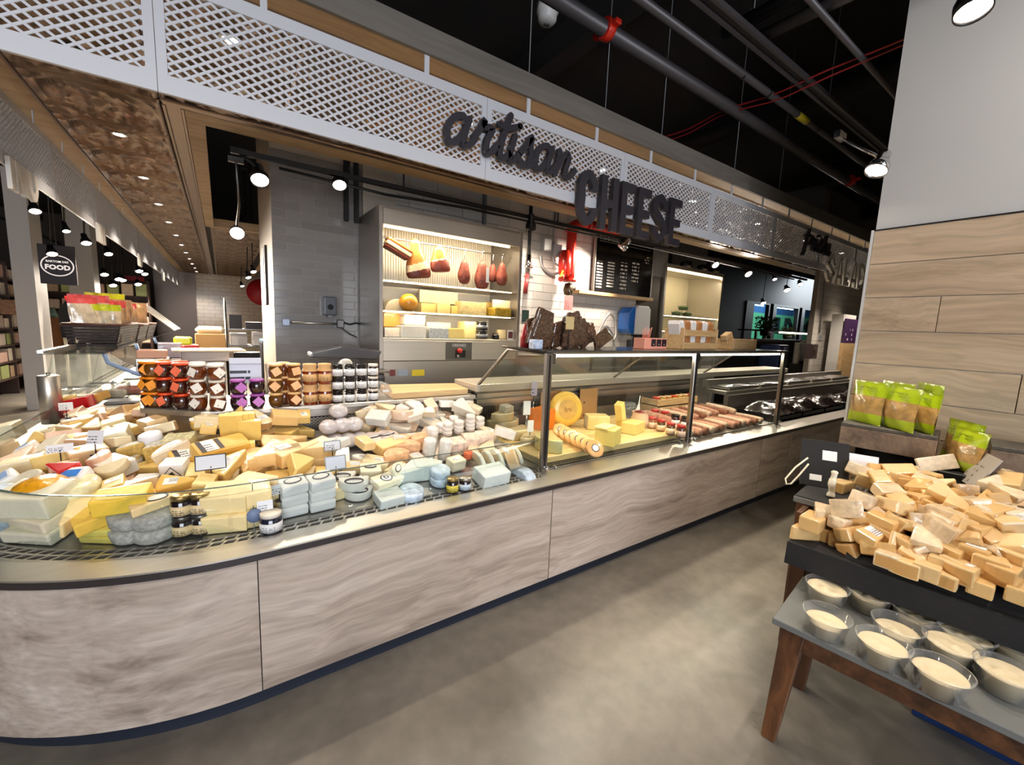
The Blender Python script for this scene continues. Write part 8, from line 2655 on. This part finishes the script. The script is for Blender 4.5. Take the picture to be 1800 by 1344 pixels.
# ---------------------------------------------------------------- far walls of the shop
def brick_mat(name, c, mortar, bw, bh):
    m = bpy.data.materials.new(name)
    m.use_nodes = True
    t = m.node_tree
    N, Lk = t.nodes, t.links
    b = N['Principled BSDF']
    b.inputs['Roughness'].default_value = 0.15
    tc = N.new('ShaderNodeTexCoord')
    sp = N.new('ShaderNodeSeparateXYZ')
    cb = N.new('ShaderNodeCombineXYZ')
    Lk.new(tc.outputs['Object'], sp.inputs[0])
    Lk.new(sp.outputs[0], cb.inputs[0]); Lk.new(sp.outputs[2], cb.inputs[1])
    br = N.new('ShaderNodeTexBrick')
    br.inputs['Color1'].default_value = (*lin(c), 1); br.inputs['Color2'].default_value = (*[v * 0.93 for v in lin(c)], 1)
    br.inputs['Mortar'].default_value = (*lin(mortar), 1)
    br.inputs['Scale'].default_value = 1.0
    br.inputs['Mortar Size'].default_value = 0.006
    br.inputs['Brick Width'].default_value = bw; br.inputs['Row Height'].default_value = bh
    Lk.new(cb.outputs[0], br.inputs['Vector'])
    Lk.new(br.outputs['Color'], b.inputs['Base Color'])
    return m


struct(MB().box(-0.62, 4.5, 16.5, 16.7, 0, 4.1).build('wall_far', brick_mat('far_tiles', (222, 206, 184), (170, 150, 130), 0.3, 0.118)))
struct(MB().box(-1.6, -0.62, 16.4, 16.7, 0, 4.1).build('wall_far_steel', pm('far_steel', (96, 84, 76), 0.3, 0.8)))
struct(MB().box(-9, -1.6, 17.2, 17.4, 0, 4.1).build('wall_far_shop', pm('shop_dark', (84, 74, 68), 0.7)))
struct(MB().box(-6.2, -6.0, -5, 17.2, 0, 4.1).build('wall_left', pm('shop_left', (110, 98, 90), 0.7)))
struct(MB().box(4.5, 7.0, 6.5, 6.7, 0, 4.1).build('wall_back_room', pm('back_room_dark', (40, 36, 36), 0.7)))
struct(MB().box(24.0, 24.2, -5, 12.0, 0, 4.1).build('wall_far_right', pm('far_right_grey', (150, 146, 140), 0.6)))
for k, (pa, pb, y) in enumerate(((23, 62, 9.0), (121, 166, 12.5))):
    a, b = aty(pa, 500, y), aty(pb, 500, y)
    struct(MB().box(a.x, b.x, y, y + 0.5, 0, 4.1 if k else 3.4).build('wall_column', pm('column_grey_%d' % k, (206, 202, 198), 0.6)))
# shelving with goods
GOODS = [pm('goods_%d' % k, c, 0.45, var=0.25, vscale=14, rnd=0.2) for k, c in enumerate(((226, 200, 170), (214, 176, 160), (236, 222, 200), (190, 160, 130), (176, 186, 120), (206, 190, 176)))]
SHW = pm('shelf_dark_wood', (70, 50, 42), 0.6)
gm = [MB().box(-0.5, 0.5, -0.5, 0.5, 0, 1).mesh('packet', g, 0.03) for g in GOODS]


def goods_shelf(label, org, rotz, L, z0, z1, nsh, per, group):
    t = thing('shop_shelf', label, 'shelf', org, (0, 0, rotz))
    MB().box(0, L, 0.30, 0.32, 0, z1).build('back_panel', SHW, t)
    for x in (0.0, L / 2, L):
        MB().box(x - 0.015, x + 0.015, 0, 0.30, 0, z1).build('upright', SHW, t)
    M = Matrix.Translation(org) @ Matrix.Rotation(rotz, 4, 'Z')
    for s in range(nsh):
        z = z0 + (z1 - z0) * s / nsh
        MB().box(0.016, L - 0.016, 0, 0.295, z - 0.02, z).build('board', SHW, t)
        hh = (z1 - z0) / nsh
        for k in range(per):
            w = L / per * 0.82
            h = hh * rt.uniform(0.55, 0.82)
            o = ob('packet', rt.choice(gm), None, M @ Vector(((k + 0.5) * L / per, 0.13, z + 0.001)), (0, 0, rotz))
            o.scale = (w, 0.2, h)
            tag(o, 'packet, %s from the left on level %s of the %s' % (ORD[k], ('one', 'two', 'three', 'four', 'five', 'six', 'seven', 'eight')[s], group), 'packet', 'packets on the ' + group)


goods_shelf('tall shop shelf of pale packets at the left frame edge', Vector((-2.98, 9.2, 0)), PI / 2, 3.4, 0.30, 2.25, 7, 9, 'left edge shelf')
goods_shelf('shop shelf of packets behind the hanging round sign', Vector((-3.45, 14.6, 0)), 0.0, 1.9, 0.3, 2.3, 5, 7, 'shelf behind the round sign')
q = aty(30, 540, 10.6)
tag(MB().prism([(-0.16, 0), (0.16, 0), (0.20, 0.24), (-0.20, 0.24)], -0.12, 0.12, M=Matrix.Rotation(PI / 2, 4, 'X')).build('wicker_bin', pm('tan_wicker', (150, 110, 80), 0.6, var=0.3, vscale=30), None, 0.004, loc=(q.x, 10.6, q.z - 0.12)), 'tan wicker bin hanging at the end of the left edge shelf', 'bin')
# round shop sign
q = aty(101, 464, 8.0)
t = thing('round_food_sign', 'black hanging sign with white oval ring reading FOOD', 'sign', (q.x, 8.0, q.z))
MB().box(-0.17, 0.17, 0, 0.03, -0.26, 0.24).build('board', pm('sign_board_black', (30, 20, 26), 0.5), t, 0.004)
ring = [(0.148 * math.cos(2 * PI * k / 40), 0.128 * math.sin(2 * PI * k / 40)) for k in range(41)]
SIGW = pm('sign_text_white', (250, 244, 240), 0.5, emit=((255, 245, 240), 0.6))
ribbon(MB(), ring, 0.012, 0.004, caps=False).build('ring', SIGW, t, loc=(0, -0.006, -0.02))
ob('lettering', text_mesh('lettering', 'FOOD', 0.082, SIGW, 0.003, 0.003), t, (0, -0.006, -0.045))
ob('lettering', text_mesh('lettering', 'BAKTOM DES', 0.034, SIGW, 0.003, 0.0008), t, (0, -0.006, 0.03))
MB().tube([(0, 0.015, 0.24), (0, 0.015, 1.6)], 0.006, 6).build('hanger', BLACK, t)
# barrel planter on wire legs
q = aty(47, 600, 13.0)
t = thing('wooden_tub', 'brown wooden tub on thin wire legs in the left aisle', 'tub', (q.x, 13.0, 0))
OAK = wood_mat('tub_oak', (164, 100, 40), (140, 82, 30), (104, 58, 20), 1.0, 'Z', 0.35, 0.4)
MB().lathe([(0.0, 0.55), (0.27, 0.55), (0.32, 0.95), (0.335, 0.95), (0.335, 1.04), (0.30, 1.04), (0.29, 0.98), (0.0, 0.97)], 26, cap=False).build('tub', OAK, t)
for a in (0.4, 2.0, 3.6, 5.2):
    MB().tube([(0.24 * math.cos(a), 0.24 * math.sin(a), 0.56), (0.32 * math.cos(a), 0.32 * math.sin(a), 0.0)], 0.010, 6).build('wire_leg', BLACK, t)
MB().tube([(0.32 * math.cos(0.1 + k * 0.6), 0.32 * math.sin(0.1 + k * 0.6), 0.01) for k in range(11)], 0.008, 6).build('wire_ring', BLACK, t)
# brown bin with bottles
q = aty(88, 600, 12.4)
t = thing('brown_bin', 'tall brown cardboard bin of bottles beside the wooden tub', 'bin', (q.x, 12.4, 0))
MB().box(-0.15, 0.15, -0.15, 0.15, 0, 1.32).build('bin', pm('bin_brown', (140, 88, 40), 0.6, var=0.15, vscale=4), t, 0.004)
for k in range(6):
    tag(MB().lathe([(0.0, 0), (0.04, 0), (0.04, 0.12), (0.015, 0.17), (0.015, 0.20), (0, 0.20)], 12, cap=False).build('bottle', pm('bottle_teal_%d' % k, (110, 140, 130), 0.25), None, loc=(q.x - 0.11 + 0.045 * k, 12.32, 1.321)), '%s teal bottle from the left in the brown bin' % ORD[k], 'bottle', 'bottles in the brown bin')
# dark jacket shape: a black chalkboard easel beside the baskets
q = aty(131, 560, 9.5)
t = thing('black_easel', 'black rounded easel board with pale legs behind the bread bags', 'easel', (q.x, 9.5, 0.75))
MB().prism([(-0.16, 0.30), (0.16, 0.30), (0.18, 0.75), (0.10, 0.98), (-0.04, 0.95), (-0.18, 0.70)], -0.03, 0.03, M=Matrix.Rotation(PI / 2, 4, 'X')).build('board', BLACK_CLOTH, t, 0.01)
for x in (-0.12, 0.12):
    MB().tube([(x, -0.03, 0.30), (x, -0.03, -0.75)], 0.02, 8).build('leg', WBRD, t)
# dark red hanging banner far down the aisle
q = aty(233, 497, 15.5)
tag(MB().box(-0.25, 0.25, 0, 0.03, -0.18, 0.18).build('red_banner', pm('red_banner', (206, 40, 50), 0.5), None, loc=(q.x, 15.5, q.z)), 'small red banner hanging far down the left aisle', 'banner')
# spotlights over the left aisle
LAG = 'spotlights over the left aisle'
lm = [(62, 372, 6.0, 0.065), (152, 428, 7.0, 0.07), (191, 447, 8.2, 0.07), (92, 447, 7.4, 0.075), (184, 483, 11.0, 0.09), (209, 491, 12.5, 0.10), (216, 493, 13.4, 0.10), (245, 477, 10.0, 0.08), (255, 482, 11.0, 0.08), (199, 502, 14.0, 0.11), (219, 505, 15.0, 0.10), (243, 500, 14.4, 0.11), (117, 407, 6.6, 0.05), (437, 488, 9.2, 0.07), (446, 478, 8.6, 0.07), (426, 503, 13.0, 0.07)]
for k, (px, py, y, r) in enumerate(lm):
    q = aty(px, py, y)
    track_head(q, q + Vector((0.25, -0.55, -0.9)), '%s lit spotlight of the clusters over the left aisle' % ORD[k], r * 0.7, 0.13, 300 if k in (0, 1, 3, 4, 7, 9, 11, 13, 15) else 0, 130, top=(q.x, q.y + 0.05, 4.07), group=LAG)
t = thing('aisle_light_track', 'black light track running down the left aisle ceiling', 'light track')
MB().box(-1.75, -1.71, 4.5, 16.0, 3.15, 3.19).build('rail', BLACK_METAL, t)
MB().box(-3.4, -3.36, 4.5, 16.0, 3.15, 3.19).build('rail', BLACK_METAL, t)
for y in (5, 8, 11, 14):
    for x in (-1.73, -3.38):
        MB().tube([(x, y, 3.19), (x, y, 4.1)], 0.008, 6).build('hanger', BLACK, t)

# ---------------------------------------------------------------- shop spotlights over the aisle where the photograph is taken; the rear track is added
t = thing('front_light_track', 'black light track over the customer aisle beyond the frame', 'light track')
MB().box(-3.0, 3.2, -0.62, -0.58, 3.42, 3.46).build('rail', BLACK_METAL, t)
for x in (-2.6, 0, 2.6):
    MB().tube([(x, -0.6, 3.46), (x, -0.6, 4.1)], 0.008, 6).build('hanger', BLACK, t)
FG = 'spotlights over the customer aisle'
d_ = Vector((2.56, 0.528, 2.84))
track_head(d_, (1.9, 0.2, 0.5), 'large bright spotlight at the top right beside the white wall', 0.060, 0.17, 85, 80, top=(2.6, 0.62, 3.28), group=FG)
track_head((3.121, 0.939, 2.467), (1.9, 1.2, 0.2), 'bright chrome spotlight beside the corner of the white wall', 0.056, 0.12, 45, 80, top=(3.15, 1.15, 2.72), group=FG, body=CHROME)
FRONT = [((-2.4, -0.6), (-0.6, 2.0, 0.6)), ((-1.2, -0.6), (-0.1, 1.9, 0.55)), ((0.0, -0.6), (0.6, 1.9, 0.5)), ((1.0, -0.6), (1.8, 1.9, 0.5)), ((1.9, -0.6), (2.2, 0.6, 0.6)), ((2.6, -0.6), (3.3, 0.2, 2.2))]  # unseen lamps added to brighten the counter front, display and wall
for k, ((x, y), aim) in enumerate(FRONT):
    track_head((x, y, 3.30), aim, '%s spotlight from the left on the track behind the camera' % ORD[k], 0.055, 0.14, 55 if k < 5 else 40, 80 if k < 5 else 125, top=(x, y, 3.43), group=FG, blend=1.0, color=(1.0, 0.92, 0.84))
